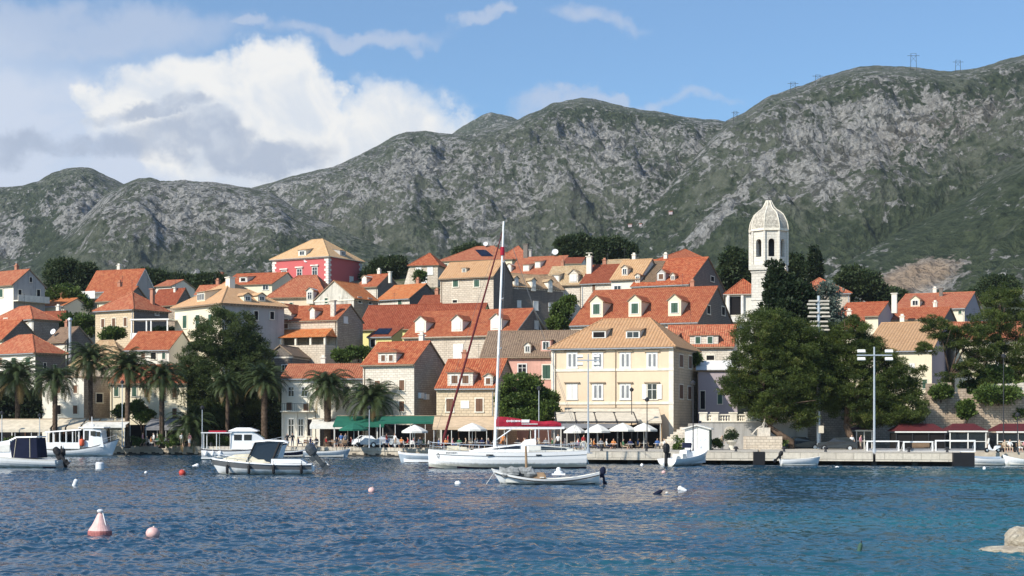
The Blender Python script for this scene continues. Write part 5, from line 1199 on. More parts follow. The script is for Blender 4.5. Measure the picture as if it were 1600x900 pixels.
# --- white sailing yacht
def sailing_yacht():
    Y = 134.0; L = 14.3; e = boat('sailing_yacht', 'large white sailing yacht with a dark red sail cover on its boom', 792, Y, 180+2, dz=.27); WZ = lambda py, Y_: globals()['WZ'](py, Y_)-.27
    q, st = hull(L, 3.9, 1.45, 1.22, 1.38, .75, .05, .86, stripe=.02, bulge=4.2, bz=-.16)
    q.build('hull', [M['hull'], M['gel'], M['boot'], M['gel2']], e, smooth=False)
    def side(t, z): x, w, zs = st(t); return x, w
    q = MB()
    for sd in (1, -1):
        for k in range(20):
            t0, t1 = k/20, (k+1)/20
            if t1 > .98: continue
            a, b = st(t0), st(t1); q.face([(a[0], sd*(a[1]+.006), a[2]-.36), (b[0], sd*(b[1]+.006), b[2]-.36), (b[0], sd*(b[1]+.006), b[2]-.32), (a[0], sd*(a[1]+.006), a[2]-.32)])
    q.build('pinstripe', M['greyst'], e)
    q = MB()
    for sd in (1, -1): q.box((1.6, sd*1.93, 1.0), (.65, .05, .11)); q.box((-2.8, sd*1.95, 1.0), (.5, .04, .1))
    q.build('hull_window', M['tint'], e)
    # bow emblem, a small dark diamond outline
    q = MB()
    for a, b in (((0, -.24), (.13, 0)), ((.13, 0), (0, .24)), ((0, .24), (-.13, 0)), ((-.13, 0), (0, -.24))):
        for sd in (1, -1): q.tube((6.25+a[0], sd*.62, .95+a[1]), (6.25+b[0], sd*.62, .95+b[1]), .022, n=4)
    q.build('emblem', M['greyst'], e)
    q = MB(); rs = random.Random(9); x = 5.5
    for k in range(9): w_ = rs.choice((.06, .09)); t_ = (x+L/2)/L; q.box((x, st(t_)[1]+.0, 1.19), (w_, .03, .10)); x -= w_+.04
    q.build('faint_name', M['greyst'], e)
    # coachroof
    def loft(secs, mt, name, par=e):
        b = MB(); b.rings([[Vector((x, -w, z0)), Vector((x, w, z0)), Vector((x, w*.86, z1)), Vector((x, -w*.86, z1))] for x, w, z0, z1 in secs]); return b.build(name, mt, par)
    cr = loft([(3.4, .5, 1.2, 1.36), (2.6, .8, 1.2, 1.50), (0.6, 1.15, 1.2, 1.78), (-1.4, 1.25, 1.2, 2.02), (-1.9, 1.25, 1.2, 2.02)], M['gel'], 'coachroof')
    for sd in (1, -1):
        b = MB(); b.face([(1.9, sd*1.02, 1.50), (-1.2, sd*1.235, 1.55), (-1.2, sd*1.16, 1.86), (.2, sd*1.10, 1.70)]); b.face([(.2, sd*1.10, 1.70), (-1.2, sd*1.16, 1.86), (-1.2, sd*1.235, 1.55), (1.9, sd*1.02, 1.50)]); b.build('cabin_window', M['tint'], cr)
    hd = loft([(-1.3, 1.0, 1.95, 2.0), (-1.7, 1.15, 1.9, 2.35), (-2.5, 1.15, 1.9, 2.45), (-2.6, 1.15, 1.9, 2.40)], M['gel'], 'sprayhood')
    for sd in (1, -1):
        co = MB(); co.rings([[Vector((x, sd*1.15, 1.3)), Vector((x, sd*1.45, 1.3)), Vector((x, sd*1.40, z)), Vector((x, sd*1.2, z))] for x, z in ((-1.9, 1.95), (-3.0, 1.85), (-5.6, 1.65), (-6.4, 1.42))]); co.build('cockpit_coaming', M['gel2'], e)
        b = MB(); b.face([(-3.0, sd*1.46, 1.45), (-5.4, sd*1.46, 1.45), (-5.2, sd*1.43, 1.62), (-3.0, sd*1.43, 1.78)]); b.face([(-3.0, sd*1.43, 1.78), (-5.2, sd*1.43, 1.62), (-5.4, sd*1.46, 1.45), (-3.0, sd*1.46, 1.45)]); b.build('coaming_window', M['tint'], e)
        w_ = MB(); Mw = Matrix.Translation((-5.3, sd*.7, 2.0)) @ Matrix.Rotation(R(90), 4, 'Y')
        w_.path([Mw @ Vector((.45*math.cos(t), .45*math.sin(t), 0)) for t in (2*math.pi*k/16 for k in range(17))], .025, 5)
        for k in range(3): t = 2*math.pi*k/3; w_.tube(Mw @ Vector((0, 0, 0)), Mw @ Vector((.45*math.cos(t), .45*math.sin(t), 0)), .015, n=4)
        w_.tube((-5.3, sd*.7, 1.3), (-5.25, sd*.7, 2.0), .08, n=6); w_.build('steering_wheel', M['greyst'], e)
        rail(e, [(st(t)[0], sd*(st(t)[1]-.08), st(t)[2]) for t in (.03, .16, .29, .42, .55, .68, .80)], .62)
    rail(e, [(st(t)[0], (st(t)[1]-.06), st(t)[2]) for t in (.80, .9, .97)]+[(7.0, 0, 1.5)]+[(st(t)[0], -(st(t)[1]-.06), st(t)[2]) for t in (.97, .9, .80)], .68, .022, 'pulpit')
    rail(e, [(-5.9, 1.5, 1.35), (-7.0, 1.5, 1.4), (-7.05, .4, 1.4)], .7, .022, 'pushpit'); rail(e, [(-5.9, -1.5, 1.35), (-7.0, -1.5, 1.4), (-7.05, -.4, 1.4)], .7, .022, 'pushpit')
    q = MB(); q.path([(-7.1, 1.2, .9), (-7.35, 1.2, .2), (-7.35, .8, .2), (-7.1, .8, .9)], .03, 5); q.build('ladder', M['alu'], e)
    q = MB(); Ml = Matrix.Translation((-6.9, 1.35, 1.85)) @ Matrix.Rotation(R(90), 4, 'X') ; q.path([Ml @ Vector((.26*math.cos(t), .36*math.sin(t), 0)) for t in (math.pi*k/10*1.6 for k in range(11))], .07, 6); q.build('lifebuoy', M['cush'], e)
    # mast, boom, rig
    s = Y/F; xm = -(WX(773, Y)-WX(792, Y)); top = (xm-(14*s), 0, WZ(346, Y)); foot = Vector((xm, 0, 1.9)); top = Vector(top)
    m_ = MB(); m_.tube(foot-Vector((0, 0, .3)), top, .14, .09, 10); m_.build('mast', M['gel'], e)
    q = MB()
    at = lambda py: foot.lerp(top, (WZ(py, Y)-1.9)/(top.z-1.9))
    for py, w in ((545, 1.0), (468, 1.15), (410, .8)):
        p = at(py); q.tube(p, p+Vector((-.25, w, .05)), .035, n=5); q.tube(p, p+Vector((-.25, -w, .05)), .035, n=5)
    q.build('spreader', M['alu'], e)
    q = MB()
    for sd in (1, -1):
        ch = Vector((xm-.2, sd*1.85, 1.3)); prev = ch
        for py, w in ((545, 1.0), (468, 1.15), (410, .8)): p = at(py)+Vector((-.25, sd*w, .05)); q.tube(prev, p, .014, n=4); prev = p
        q.tube(prev, top, .014, n=4); q.tube(ch, at(545), .014, n=4)
    q.tube(top, (-6.9, 1.1, 1.5), .016, n=4); q.tube(top, (-6.9, -1.1, 1.5), .016, n=4); q.tube(top, (6.95, 0, 1.5), .016, n=4)
    q.build('rigging', M['greyst'], e)
    f0 = Vector((-(WX(690, Y)-WX(792, Y)), 0, 1.75)); f1 = at(357); fs = MB(); fs.path([f0, f0.lerp(f1, .04), f0.lerp(f1, .35), f0.lerp(f1, .8), f1], [.05, .12, .10, .075, .035], 8); fs.build('furled_foresail', M['wine'], e)
    fs = MB(); p = at(399); fs.tube(p, at(386), .2, n=8); fs.build('mast_wrap', M['red'], e)
    zb = WZ(668.5, Y); bx0 = xm-.15; bx1 = -(WX(882, Y)-WX(792, Y)); b = MB(); b.box(((bx0+bx1)/2, 0, zb), (abs(bx1-bx0), .2, .22)); bo = b.build('boom', M['gel'], e)
    b = MB(); cx0, cx1 = xm-.12, -(WX(877, Y)-WX(792, Y)); N = 14; rg = []
    prof = [1.0, 1.02, 1.0, .94, .88, .80, .72, .68, .62, .56, .52, .56, .60, .52, .34]
    for k in range(N+1):
        x = cx0+(cx1-cx0)*k/N; h_ = prof[k]*.88; rg.append([Vector((x, -.16, zb+.12)), Vector((x, .16, zb+.12)), Vector((x, .20+.02*(k % 2), zb+.12+h_*.45)), Vector((x, .05, zb+.12+h_)), Vector((x, -.05, zb+.12+h_)), Vector((x, -.20-.02*(k % 2), zb+.12+h_*.45))])
    b.rings(rg); sc_ = b.build('sail_cover', M['red'], e)
    # faint pale lettering on both sides of the cover: an unreadable run of strokes, a block and a smaller second line
    rs = random.Random(4)
    for sd in (1, -1):
        b = MB(); x = cx0-(WX(792, Y)-WX(776, Y)); z = zb+.62
        for k in range(13):
            w = rs.choice((.05, .08, .09)); hh = rs.choice((.16, .16, .22)); b.box((x-w/2, sd*.235, z), (w, .02, hh)); x -= w+.035
        b.box((x-.42, sd*.23, z+.0), (.72, .02, .26)); x2 = x-.1
        for k in range(16): w = rs.choice((.04, .06)); b.box((x2-w/2, sd*.245, z-.27), (w, .02, .10)); x2 -= w+.04
        b.build('lettering', M['gel'], sc_)
    q = MB(); q.tube((xm-.15, 0, 2.35), ((-(WX(800, Y)-WX(792, Y))), 0, zb-.1), .05, n=6); q.build('boom_vang', M['gel'], e)
    q = MB(); q.tube((xm-3.7, 0, 2.45), (xm-3.7, 0, zb), .07, n=6); q.build('boom_crutch', M['gel'], e); q = MB(); q.tube((-(WX(858, Y)-WX(792, Y)), 0, 2.0), (-(WX(856, Y)-WX(792, Y)), 0, zb), .025, n=5); q.build('mainsheet', M['gel'], e)
    q = MB(); q.box((4.9, 0, 1.62), (1.1, .7, .35)); q.box((4.1, .3, 1.55), (.9, .5, .3)); q.build('folded_dinghy', M['cush'], e)
sailing_yacht()

# --- small wooden boat
def wooden_boat():
    Y = 99.6; L = 7.3; e = boat('wooden_rowing_boat', 'small white open wooden boat with dark gunwale moored in front of the yacht', 852, Y, 180-3)
    q, st = hull(L, 2.3, 1.02, .40, .84, .3, .75, .62, open_=True, stripe=.16, floor=.15, bulge=1.8)
    q.build('hull', [M['hull'], M['gel'], M['greyst'], M['gel2']], e)
    for sd in (1, -1): q = MB(); q.path([(st(t)[0], sd*(st(t)[1]+.02), st(t)[2]-.17) for t in (0, .1, .2, .3, .4, .5, .6, .7, .8, .9, .97)], .035, 5); q.build('rubbing_strake', M['black'], e)
    for x in (-2.0, .2): q = MB(); q.box((x, 0, .50), (.3, 1.7, .05)); q.build('thwart', M['gel2'], e)
    q = MB(); rs = random.Random(3)
    for k in range(16): q.ball((1.0+rs.random()*1.7, -.5+rs.random()*1.0, .62+rs.random()*.30), (.35+rs.random()*.2, .3, .2+rs.random()*.12), 8)
    o = q.build('crumpled_tarp', M['tarp'], e)
    for v in o.data.vertices: n_ = math.sin(v.co.x*9)+math.sin(v.co.y*11+v.co.x*5)+math.sin(v.co.z*14); v.co.z = .45+(v.co.z-.45)*(1+.10*n_); v.co.x += .04*n_
    q = MB(); q.tube((1.25, 0, .1), (1.32, 0, WZ(697, Y)), .11, .07, 8); q.build('stump_mast', M['teak'], e)
    q = MB(); q.rings([[Vector((x, -.45, .3)), Vector((x, .45, .3)), Vector((x, .40, z)), Vector((x, -.40, z))] for x, z in ((.95, .55), (.8, .80), (.1, .82), (-.05, .6))]); q.build('engine_box', M['teak'], e)
    q = MB(); q.lathe([(.30, .0), (.30, .1), (.16, .18), (.15, .36), (.05, .42)], (-.9, 0, .75), 12); q.box((-.9, 0, .70), (.9, .7, .1)); q.build('ventilator', M['gel'], e)
    outboard(e, -3.70, .62, 8, .78, mt='navy'); q = MB(); q.tube((3.4, 0, .9), (4.05, 0, -.05), .02, n=4); q.build('mooring_line', M['gel2'], e)
    q = MB(); q.tube((-3.5, 0, .8), (-4.2, 0, 1.0), .025, n=5); q.build('tiller', M['gel2'], e)
wooden_boat()

# --- motorboat with canvas wheelhouse
def motorboat():
    Y = 119.0; L = 8.2; e = boat('motorboat', 'white motorboat with tinted raked wheelhouse, black fenders and tilted grey outboards', 408, Y, 180+5)
    q, st = hull(L, 2.8, 1.28, .86, .80, .35, .9, .86, stripe=.34, bulge=2.6)
    q.build('hull', [M['hull'], M['greyst'], M['greyst'], M['gel']], e)
    for sd in (1, -1): q = MB(); q.path([(st(t)[0], sd*(st(t)[1]+.01), st(t)[2]+.02) for t in (0, .15, .3, .45, .6, .75, .88, .97)], .07, 6); q.build('rubbing_strake', M['gel'], e)
    q = MB(); q.box((4.25, 0, 1.33), (1.0, .55, .09)); q.build('bowsprit', M['gel'], e)
    q = MB(); q.rings([[Vector((x, -w, .95)), Vector((x, w, .95)), Vector((x, w*.85, z)), Vector((x, -w*.85, z))] for x, w, z in ((3.0, .45, 1.30), (2.0, .8, 1.62), (.8, 1.0, 1.66), (-.3, 1.1, 1.40), (-.8, 1.1, 1.2))]); q.build('foredeck_cabin', M['cush'], e)
    q = MB(); q.rings([[Vector((x0, -w, .95)), Vector((x1, -w*.9, 2.62)), Vector((x1, w*.9, 2.62)), Vector((x0, w, .95))] for x0, x1, w in ((1.1, .35, .9), (-1.1, -1.75, 1.1))]); wh = q.build('wheelhouse', M['tint'], e)
    q = MB(); q.rings([[Vector((x, -1.1, z)), Vector((x, 1.1, z)), Vector((x, 1.05, z+.12)), Vector((x, -1.05, z+.12))] for x, z in ((.6, 2.58), (-.5, 2.70), (-1.9, 2.64), (-2.2, 2.5))]); q.build('hardtop', M['gel'], e)
    for sd in (1, -1):
        for pp, rr in (([(1.1, sd*.98, 1.0), (.38, sd*.98, 2.62)], .05), ([(-.9, sd*1.13, 1.0), (-1.55, sd*1.06, 2.6)], .09)): q = MB(); q.path(pp, rr, 5); q.build('window_frame', M['black'], wh)
    for sd in (1, -1): q = MB(); q.rings([[Vector((x, sd*1.15, .9)), Vector((x, sd*1.36, .9)), Vector((x, sd*1.34, z)), Vector((x, sd*1.18, z))] for x, z in ((-.9, 1.28), (-3.2, 1.25), (-3.7, .95))]); q.build('cockpit_side', M['gel'], e)
    q = MB(); q.box((-2.2, 0, 1.05), (1.9, 1.9, .25)); q.build('seat', M['navy'], e)
    for x in (2.6, .85, -1.1, -3.3):
        t = (x+L/2)/L; fender(e, x, st(t)[1]+.10, .45, .75, .12); 
    for sd in (1, -1): rail(e, [(st(t)[0], sd*(st(t)[1]-.1), st(t)[2]) for t in (.62, .75, .86, .95)], .45, .02)
    q = MB(); q.lathe([(.05, 0), (.24, .05), (.24, .12), (.05, .16)], (3.3, .3, 1.35), 10); q.build('rope_coil', M['gel2'], e)
    q = MB(); q.box((-3.9, 0, .5), (.8, 1.6, .5)); q.build('swim_platform', M['gel'], e)
    outboard(e, -4.0, 1.25, 38, 1.55, .45); outboard(e, -4.0, 1.25, 38, 1.55, -.45)
motorboat()

# --- white ferry at the quay
def ferry():
    Y = 165.0; L = 9.4; e = boat('passenger_launch', 'white covered passenger launch with dark blue line, half hidden by the motorboat', 383, Y, 4)
    q, st = hull(L, 3.0, 1.9, 1.15, 1.25, .4, .6, .8, stripe=.08, bulge=2.6); q.build('hull', [M['hull'], M['navy'], M['navy'], M['gel2']], e)
    q = MB(); q.box((-3.0, 0, 3.05), (3.4, 2.7, .1)); q.build('aft_canopy', M['gel'], e)
    for x in (-4.4, -3.0, -1.5):
        for sd in (1, -1): q = MB(); q.tube((x, sd*1.25, 1.2), (x, sd*1.25, 3.0), .04, n=5); q.build('canopy_post', M['gel'], e)
    q = MB(); q.box((-3.0, 0, 3.2), (1.9, 1.4, .18)); q.build('life_raft', M['red'], e)
    q = MB(); q.rings([[Vector((x, -w, 1.2)), Vector((x, w, 1.2)), Vector((x, w*.92, z)), Vector((x, -w*.92, z))] for x, w, z in ((-1.5, 1.2, 3.2), (.9, 1.2, 3.2), (2.0, 1.0, 2.5), (2.4, .9, 1.9))]); wh = q.build('wheelhouse', M['gel'], e)
    for sd in (1, -1):
        for x0 in (-1.1, 0.0): q = MB(); q.b2((x0, sd*1.165-.01, 2.2), (x0+.85, sd*1.165+.01, 2.85)); q.build('window', M['tint'], wh)
    q = MB(); q.rings([[Vector((x, -1.3, 3.2)), Vector((x, 1.3, 3.2)), Vector((x, 1.1, z)), Vector((x, -1.1, z))] for x, z in ((-1.7, 3.3), (-.8, 3.62), (.6, 3.62), (1.5, 3.3))]); q.build('wheelhouse_roof', M['gel'], e)
    for sd in (1, -1): rail(e, [(st(t)[0], sd*(st(t)[1]-.1), st(t)[2]) for t in (.66, .76, .86, .95)], .8, .025)
    for x in (-4.2, -3.4, -2.6): fender(e, x, -1.42, .75, .6, .2, 'gel')
ferry()
# --- tour boat left
def tour_boat():
    Y = 181.0; L = 9.0; e = boat('tour_boat', 'white tour boat with long passenger canopy and high bow at the left quay', 130, Y, -3)
    q, st = hull(L, 2.9, 2.25, .95, .95, .35, 1.0, .8, stripe=.06, bulge=2.3); q.build('hull', [M['hull'], M['greyst'], M['greyst'], M['gel2']], e)
    q = MB(); q.rings([[Vector((x, -1.35, z)), Vector((x, 1.35, z)), Vector((x, 1.3, z+.14)), Vector((x, -1.3, z+.14))] for x, z in ((-4.3, 2.95), (-2.0, 3.1), (.2, 3.25))]); q.build('canopy', M['gel'], e)
    for k in range(6):
        for sd in (1, -1): q = MB(); x = -4.1+k*.8; q.box((x, sd*1.25, 2.1), (.09, .06, 1.95)); q.build('canopy_post', M['gel'], e)
    for sd in (1, -1): q = MB(); q.b2((-4.2, sd*1.27-.02, 1.0), (0, sd*1.27+.02, 1.75)); q.build('side_panel', M['gel'], e)
    q = MB(); q.box((-2.2, 0, 1.35), (3.6, 1.2, .5)); q.build('seat', M['silverblue'], e)
    q = MB(); q.rings([[Vector((x, -w, 1.2)), Vector((x, w, 1.2)), Vector((x1, w*.92, z)), Vector((x1, -w*.92, z))] for x, x1, w, z in ((.4, .4, 1.2, 3.45), (1.6, 1.5, 1.2, 3.45), (2.9, 2.5, 1.0, 3.35))]); wh = q.build('wheelhouse', M['gel'], e)
    for sd in (1, -1):
        q = MB(); q.b2((.55, sd*1.155-.012, 1.9), (1.1, sd*1.155+.012, 3.2)); q.build('door', M['tint'], wh)
        q = MB(); q.b2((1.3, sd*1.13-.012, 2.5), (1.95, sd*1.13+.012, 3.15)); q.b2((2.02, sd*1.07-.012, 2.5), (2.5, sd*1.07+.012, 3.05)); q.build('window', M['tint'], wh)
    q = MB(); q.box((1.4, 0, 3.58), (3.2, 2.5, .16)); q.build('wheelhouse_roof', M['gel'], e)
    q = MB(); q.tube((1.1, 0, 3.65), (1.1, 0, 4.9), .05, n=5); q.box((1.1, 0, 3.85), (.5, .5, .25)); q.build('antenna', M['gel'], e)
    fender(e, .35, -1.5, 1.75, .9, .3, 'orange'); fender(e, -2.2, -1.5, 1.1, .5, .1)
    rail(e, [(st(t)[0], -(st(t)[1]-.1), st(t)[2]) for t in (.74, .82, .9, .97)], .55, .02)
tour_boat()
# --- cabin cruiser far left
def cruiser():
    Y = 136.0; L = 9.0; e = boat('cabin_cruiser', 'white cabin cruiser with navy canvas enclosure cut by the left edge', 18, Y, 180-2)
    q, st = hull(L, 3.0, 1.6, 1.02, .75, .35, .8, .88, stripe=.10, bulge=2.8); q.build('hull', [M['hull'], M['gel2'], M['boot'], M['gel']], e)
    q = MB(); q.rings([[Vector((x, -w, .9)), Vector((x, w, .9)), Vector((x, w*.9, z)), Vector((x, -w*.9, z))] for x, w, z in ((3.4, .7, 1.7), (2.0, 1.1, 2.2), (-.6, 1.25, 2.65), (-.7, 1.25, 2.65))]); q.build('cabin', M['gel'], e)
    q = MB(); q.rings([[Vector((x0, -w, .95)), Vector((x0, w, .95)), Vector((x1, w*.92, z)), Vector((x1, -w*.92, z))] for x0, x1, w, z in ((-.5, -.3, 1.3, 2.35), (-.52, -.9, 1.3, 2.72), (-2.9, -2.75, 1.3, 2.78))]); en = q.build('canvas_enclosure', M['navy'], e)
    q = MB(); q.rings([[Vector((x, -1.25, z)), Vector((x, 1.25, z)), Vector((x, 1.2, z+.12)), Vector((x, -1.2, z+.12))] for x, z in ((-.2, 2.45), (-.9, 2.78), (-2.8, 2.82))]); q.build('canopy_top', M['gel'], e)
    q = MB()
    for sd in (1, -1): q.tube((-2.2, sd*1.31, 1.0), (-2.15, sd*1.23, 2.75), .025, n=4); q.tube((-.7, sd*1.31, 1.0), (-.9, sd*1.22, 2.7), .025, n=4)
    q.build('zip_seam', M['cush'], en)
    q = MB(); q.box((-4.1, 0, .55), (1.2, 2.2, .25)); q.build('swim_platform', M['gel2'], e)
    outboard(e, -4.4, .95, 42, 1.25, .4, 'black'); outboard(e, -4.4, .95, 12, 1.1, -.4, 'black'); rail(e, [(st(t)[0], -(st(t)[1]-.1), st(t)[2]) for t in (.5, .65, .8, .95)], .5, .02)
    for sd in (1, -1): q = MB(); q.rings([[Vector((.9, sd*1.2, 1.5)), Vector((-.3, sd*1.24, 1.5)), Vector((-.3, sd*1.21, 2.2)), Vector((.6, sd*1.17, 2.1))], [Vector((.9, sd*1.215, 1.5)), Vector((-.3, sd*1.255, 1.5)), Vector((-.3, sd*1.225, 2.2)), Vector((.6, sd*1.185, 2.1))]]); q.build('cabin_window', M['gel2'], e)
cruiser()
# --- centre console boat (stern towards us)
def console_boat():
    Y = 141.5; L = 6.7; e = boat('centre_console_boat', 'white centre console speedboat with flared bow and black outboard by the kiosk', 1074, Y, 48)
    q, st = hull(L, 2.5, 1.75, 1.0, .75, .3, 1.1, .88, open_=True, stripe=.08, floor=.3, bulge=2.0); q.build('hull', [M['hull'], M['gel'], M['greyst'], M['gel']], e)
    q = MB(); q.rings([[Vector((x, -.45, .3)), Vector((x, .45, .3)), Vector((x, .4, z)), Vector((x, -.4, z))] for x, z in ((-.7, 1.5), (0, 1.6), (.3, 1.2))]); q.build('console', M['gel'], e)
    q = MB(); q.path([(-.2, .5, 1.4), (.0, .5, 2.15), (0, -.5, 2.15), (-.2, -.5, 1.4)], .04, 5); q.build('windscreen_frame', M['navy'], e); q = MB(); q.box((-1.3, 0, .85), (.6, 1.2, .7)); q.build('seat', M['gel2'], e); q = MB(); q.box((-.1, 0, 2.0), (.1, 1.0, .5)); q.build('windscreen', M['navy'], e)
    outboard(e, -3.0, 1.15, 4, 1.5, 0, 'black')
console_boat()
def dinghy(name, label, px, Y, yaw, L, B, zb, zm, zs, mats=('hull', 'gel', 'gel', 'gel2'), engine=None, cover=False, group='small boats tied along the quay'):
    e = boat(name, label, px, Y, yaw, group=group); q, st = hull(L, B, zb, zm, zs, .2, L*.08, .7, open_=True, stripe=.14, floor=.12, bulge=2.0, nt=14)
    q.build('hull', [M[k] for k in mats], e)
    for x in (-L*.22, L*.12): q = MB(); q.box((x, 0, zm*.75), (.22, B*.8, .04)); q.build('thwart', M['teak'] if mats[0] == 'hull' else M['gel2'], e)
    if cover: q = MB(); q.rings([[Vector((st(t)[0], -st(t)[1]*.95, st(t)[2]+.02)), Vector((st(t)[0], st(t)[1]*.95, st(t)[2]+.02)), Vector((st(t)[0], 0, st(t)[2]+.22))] for t in (.1, .3, .5, .7, .85)]); q.build('boat_cover', M[cover], e)
    if engine: outboard(e, -L/2-.02, zs+.15, *engine)
    return e
dinghy('rowing_boat', 'low white boat with dark blue hull between the motorboat and the long white dinghy', 452, 177, 2, 4.6, 1.6, 1.05, .72, .80, ('navy', 'gel', 'navy', 'gel2'))
dinghy('rowing_boat', 'long slim white boat with grey blue bottom under the stout palm', 511, 176, 1, 5.6, 1.7, 1.05, .74, .80, ('silverblue', 'gel', 'navy', 'gel2'))
dinghy('rowing_boat', 'pale blue grey boat half hidden behind the bow of the yacht', 655, 152, 178, 4.4, 1.7, 1.15, .95, .95, ('silverblue', 'gel', 'greyst', 'gel'))
dinghy('inflatable_dinghy', 'short round white dinghy with black tilted motor at the pier', 1251, 141, 8, 3.9, 1.6, .92, .70, .68, ('hull', 'gel', 'gel', 'gel2'), engine=(40, .8, 0, 'black'))
dinghy('rowing_boat', 'white boat with flat grey cover tied right of the pier end', 1535, 143.5, 178, 4.3, 1.6, .95, .66, .70, ('hull', 'gel', 'greyst', 'gel2'), cover='silverblue')
dinghy('rowing_boat', 'white open boat cut by the right edge of the view', 1600, 143, 182, 4.2, 1.6, 1.05, .62, .70)

# ------------------------------------------------------------------ buoys, floats and the rock
def buoy(label, px, pyw, kind, w, h, mt, tilt=0, az=0, cat='buoy', group='mooring buoys', name='mooring_buoy'):
    Y = YW(pyw); s = Y/F; r = w*s/2; hh = h*s; e = empty(name, (WX(px, Y), Y, 0), 0, label, cat, group); e.rotation_euler = (0, R(tilt), R(az))
    q = MB()
    if kind == 'cone':
        q.lathe([(r*.8, -.3), (r*.98, -.02), (r, .04), (r, .16), (r*.96, .22)], n=24, mi=1); q.lathe([(r*.96, .221), (r*.62, hh*.45), (r*.25, hh*.80), (r*.15, hh*.86), (r*.17, hh*.88)], n=24)
        o = q.build('body', [M[mt], plain('buoy_dull_red', (.40, .14, .13), .6, var=.25, scale=8)], e, smooth=False)
        q = MB(); q.lathe([(r*.12, hh*.87), (r*.24, hh*.90), (r*.28, hh*.96), (r*.18, hh), (r*.05, hh*1.01)], n=12); q.build('mooring_eye', M['buoyw'], e)
        q = MB(); q.path([(r*.9, -.05, .1), (r*.55, -r*.3, hh*.45), (r*.22, -.03, hh*.9)], .018, 5); q.build('rope', M['gel'], e)
    elif kind == 'ball':
        q.ball((0, 0, hh*.5-r*.15), (r, r, hh*.56), 20); q.build('body', M[mt], e, smooth=True); q = MB(); q.tube((0, 0, hh*.98), (0, 0, hh*1.08), r*.15, n=6); q.build('mooring_eye', M['gel2'], e)
    elif kind == 'drum':
        q.lathe([(r*.7, -.15), (r, -.08), (r, hh*.8), (r*.8, hh*.97), (r*.2, hh)], n=18); q.build('body', M[mt], e, smooth=False); q = MB(); q.tube((0, 0, hh), (0, 0, hh*1.1), r*.2, n=6); q.build('mooring_eye', M['iron'], e)
    else:
        q.lathe([(r*.5, -hh*.4), (r, -hh*.2), (r, hh*.8), (r*.5, hh), (.01, hh*1.02)], n=12); q.build('body', M[mt], e, smooth=False); q = MB(); q.tube((0, 0, hh), (0, 0, hh*1.25), r*.25, n=5); q.build('mooring_eye', M['black'], e)
    return e
buoy('large pale pink cone buoy with dull red rim in the left foreground', 156, 838, 'cone', 37, 42, 'buoyp', 1)
buoy('pale pink ball buoy right of the pink cone', 238, 840, 'ball', 22, 17, 'buoyp', 8)
buoy('white drum buoy floating off the tour boat', 156, 733, 'drum', 13, 11, 'buoyw')
buoy('slim white and dark float leaning left of the white drum buoy', 116, 759, 'stick', 7, 11, 'buoyw', 20)
buoy('red buoy lying tilted left of the motorboat', 283, 742, 'ball', 11, 9, 'buoyr', 30)
buoy('white stick float lying almost flat by the motorboat bow', 303, 729, 'stick', 5, 8, 'gel', 65)
buoy('tiny white float left of the red tilted buoy', 228, 740, 'ball', 5, 4, 'gel')
buoy('small pinkish red buoy below the wooden boat to its left', 580, 770, 'ball', 11, 9, 'buoyp', 12)
buoy('small white round float left of the wooden boat', 715, 758, 'ball', 11, 7, 'gel', 15)
buoy('small white cone shaped float with dark end right of the wooden boat', 1069, 767, 'stick', 8, 11, 'gel', -60)
buoy('dark floating bottle with a blue cap left of the white cone float', 1024, 772, 'stick', 6, 12, 'navy', 62)
buoy('tiny pale float between the dark bottle and the white cone float', 1042, 771, 'ball', 5, 3, 'gel2')
buoy('tiny pink buoy just below the black outboard of the speedboat', 1037, 740, 'ball', 7, 5, 'buoyp')
buoy('tiny white float under the pier edge left of the speedboat', 1003, 729, 'ball', 5, 5, 'gel')
buoy('tiny white float right of the short round dinghy', 1308, 731, 'ball', 7, 3, 'gel')
buoy('small white float at the end of the covered boat', 1538, 734, 'ball', 5, 5, 'gel')
buoy('green bottle shaped marker poking out of the water on the right', 1342, 862, 'stick', 7, 14, 'green', 14)
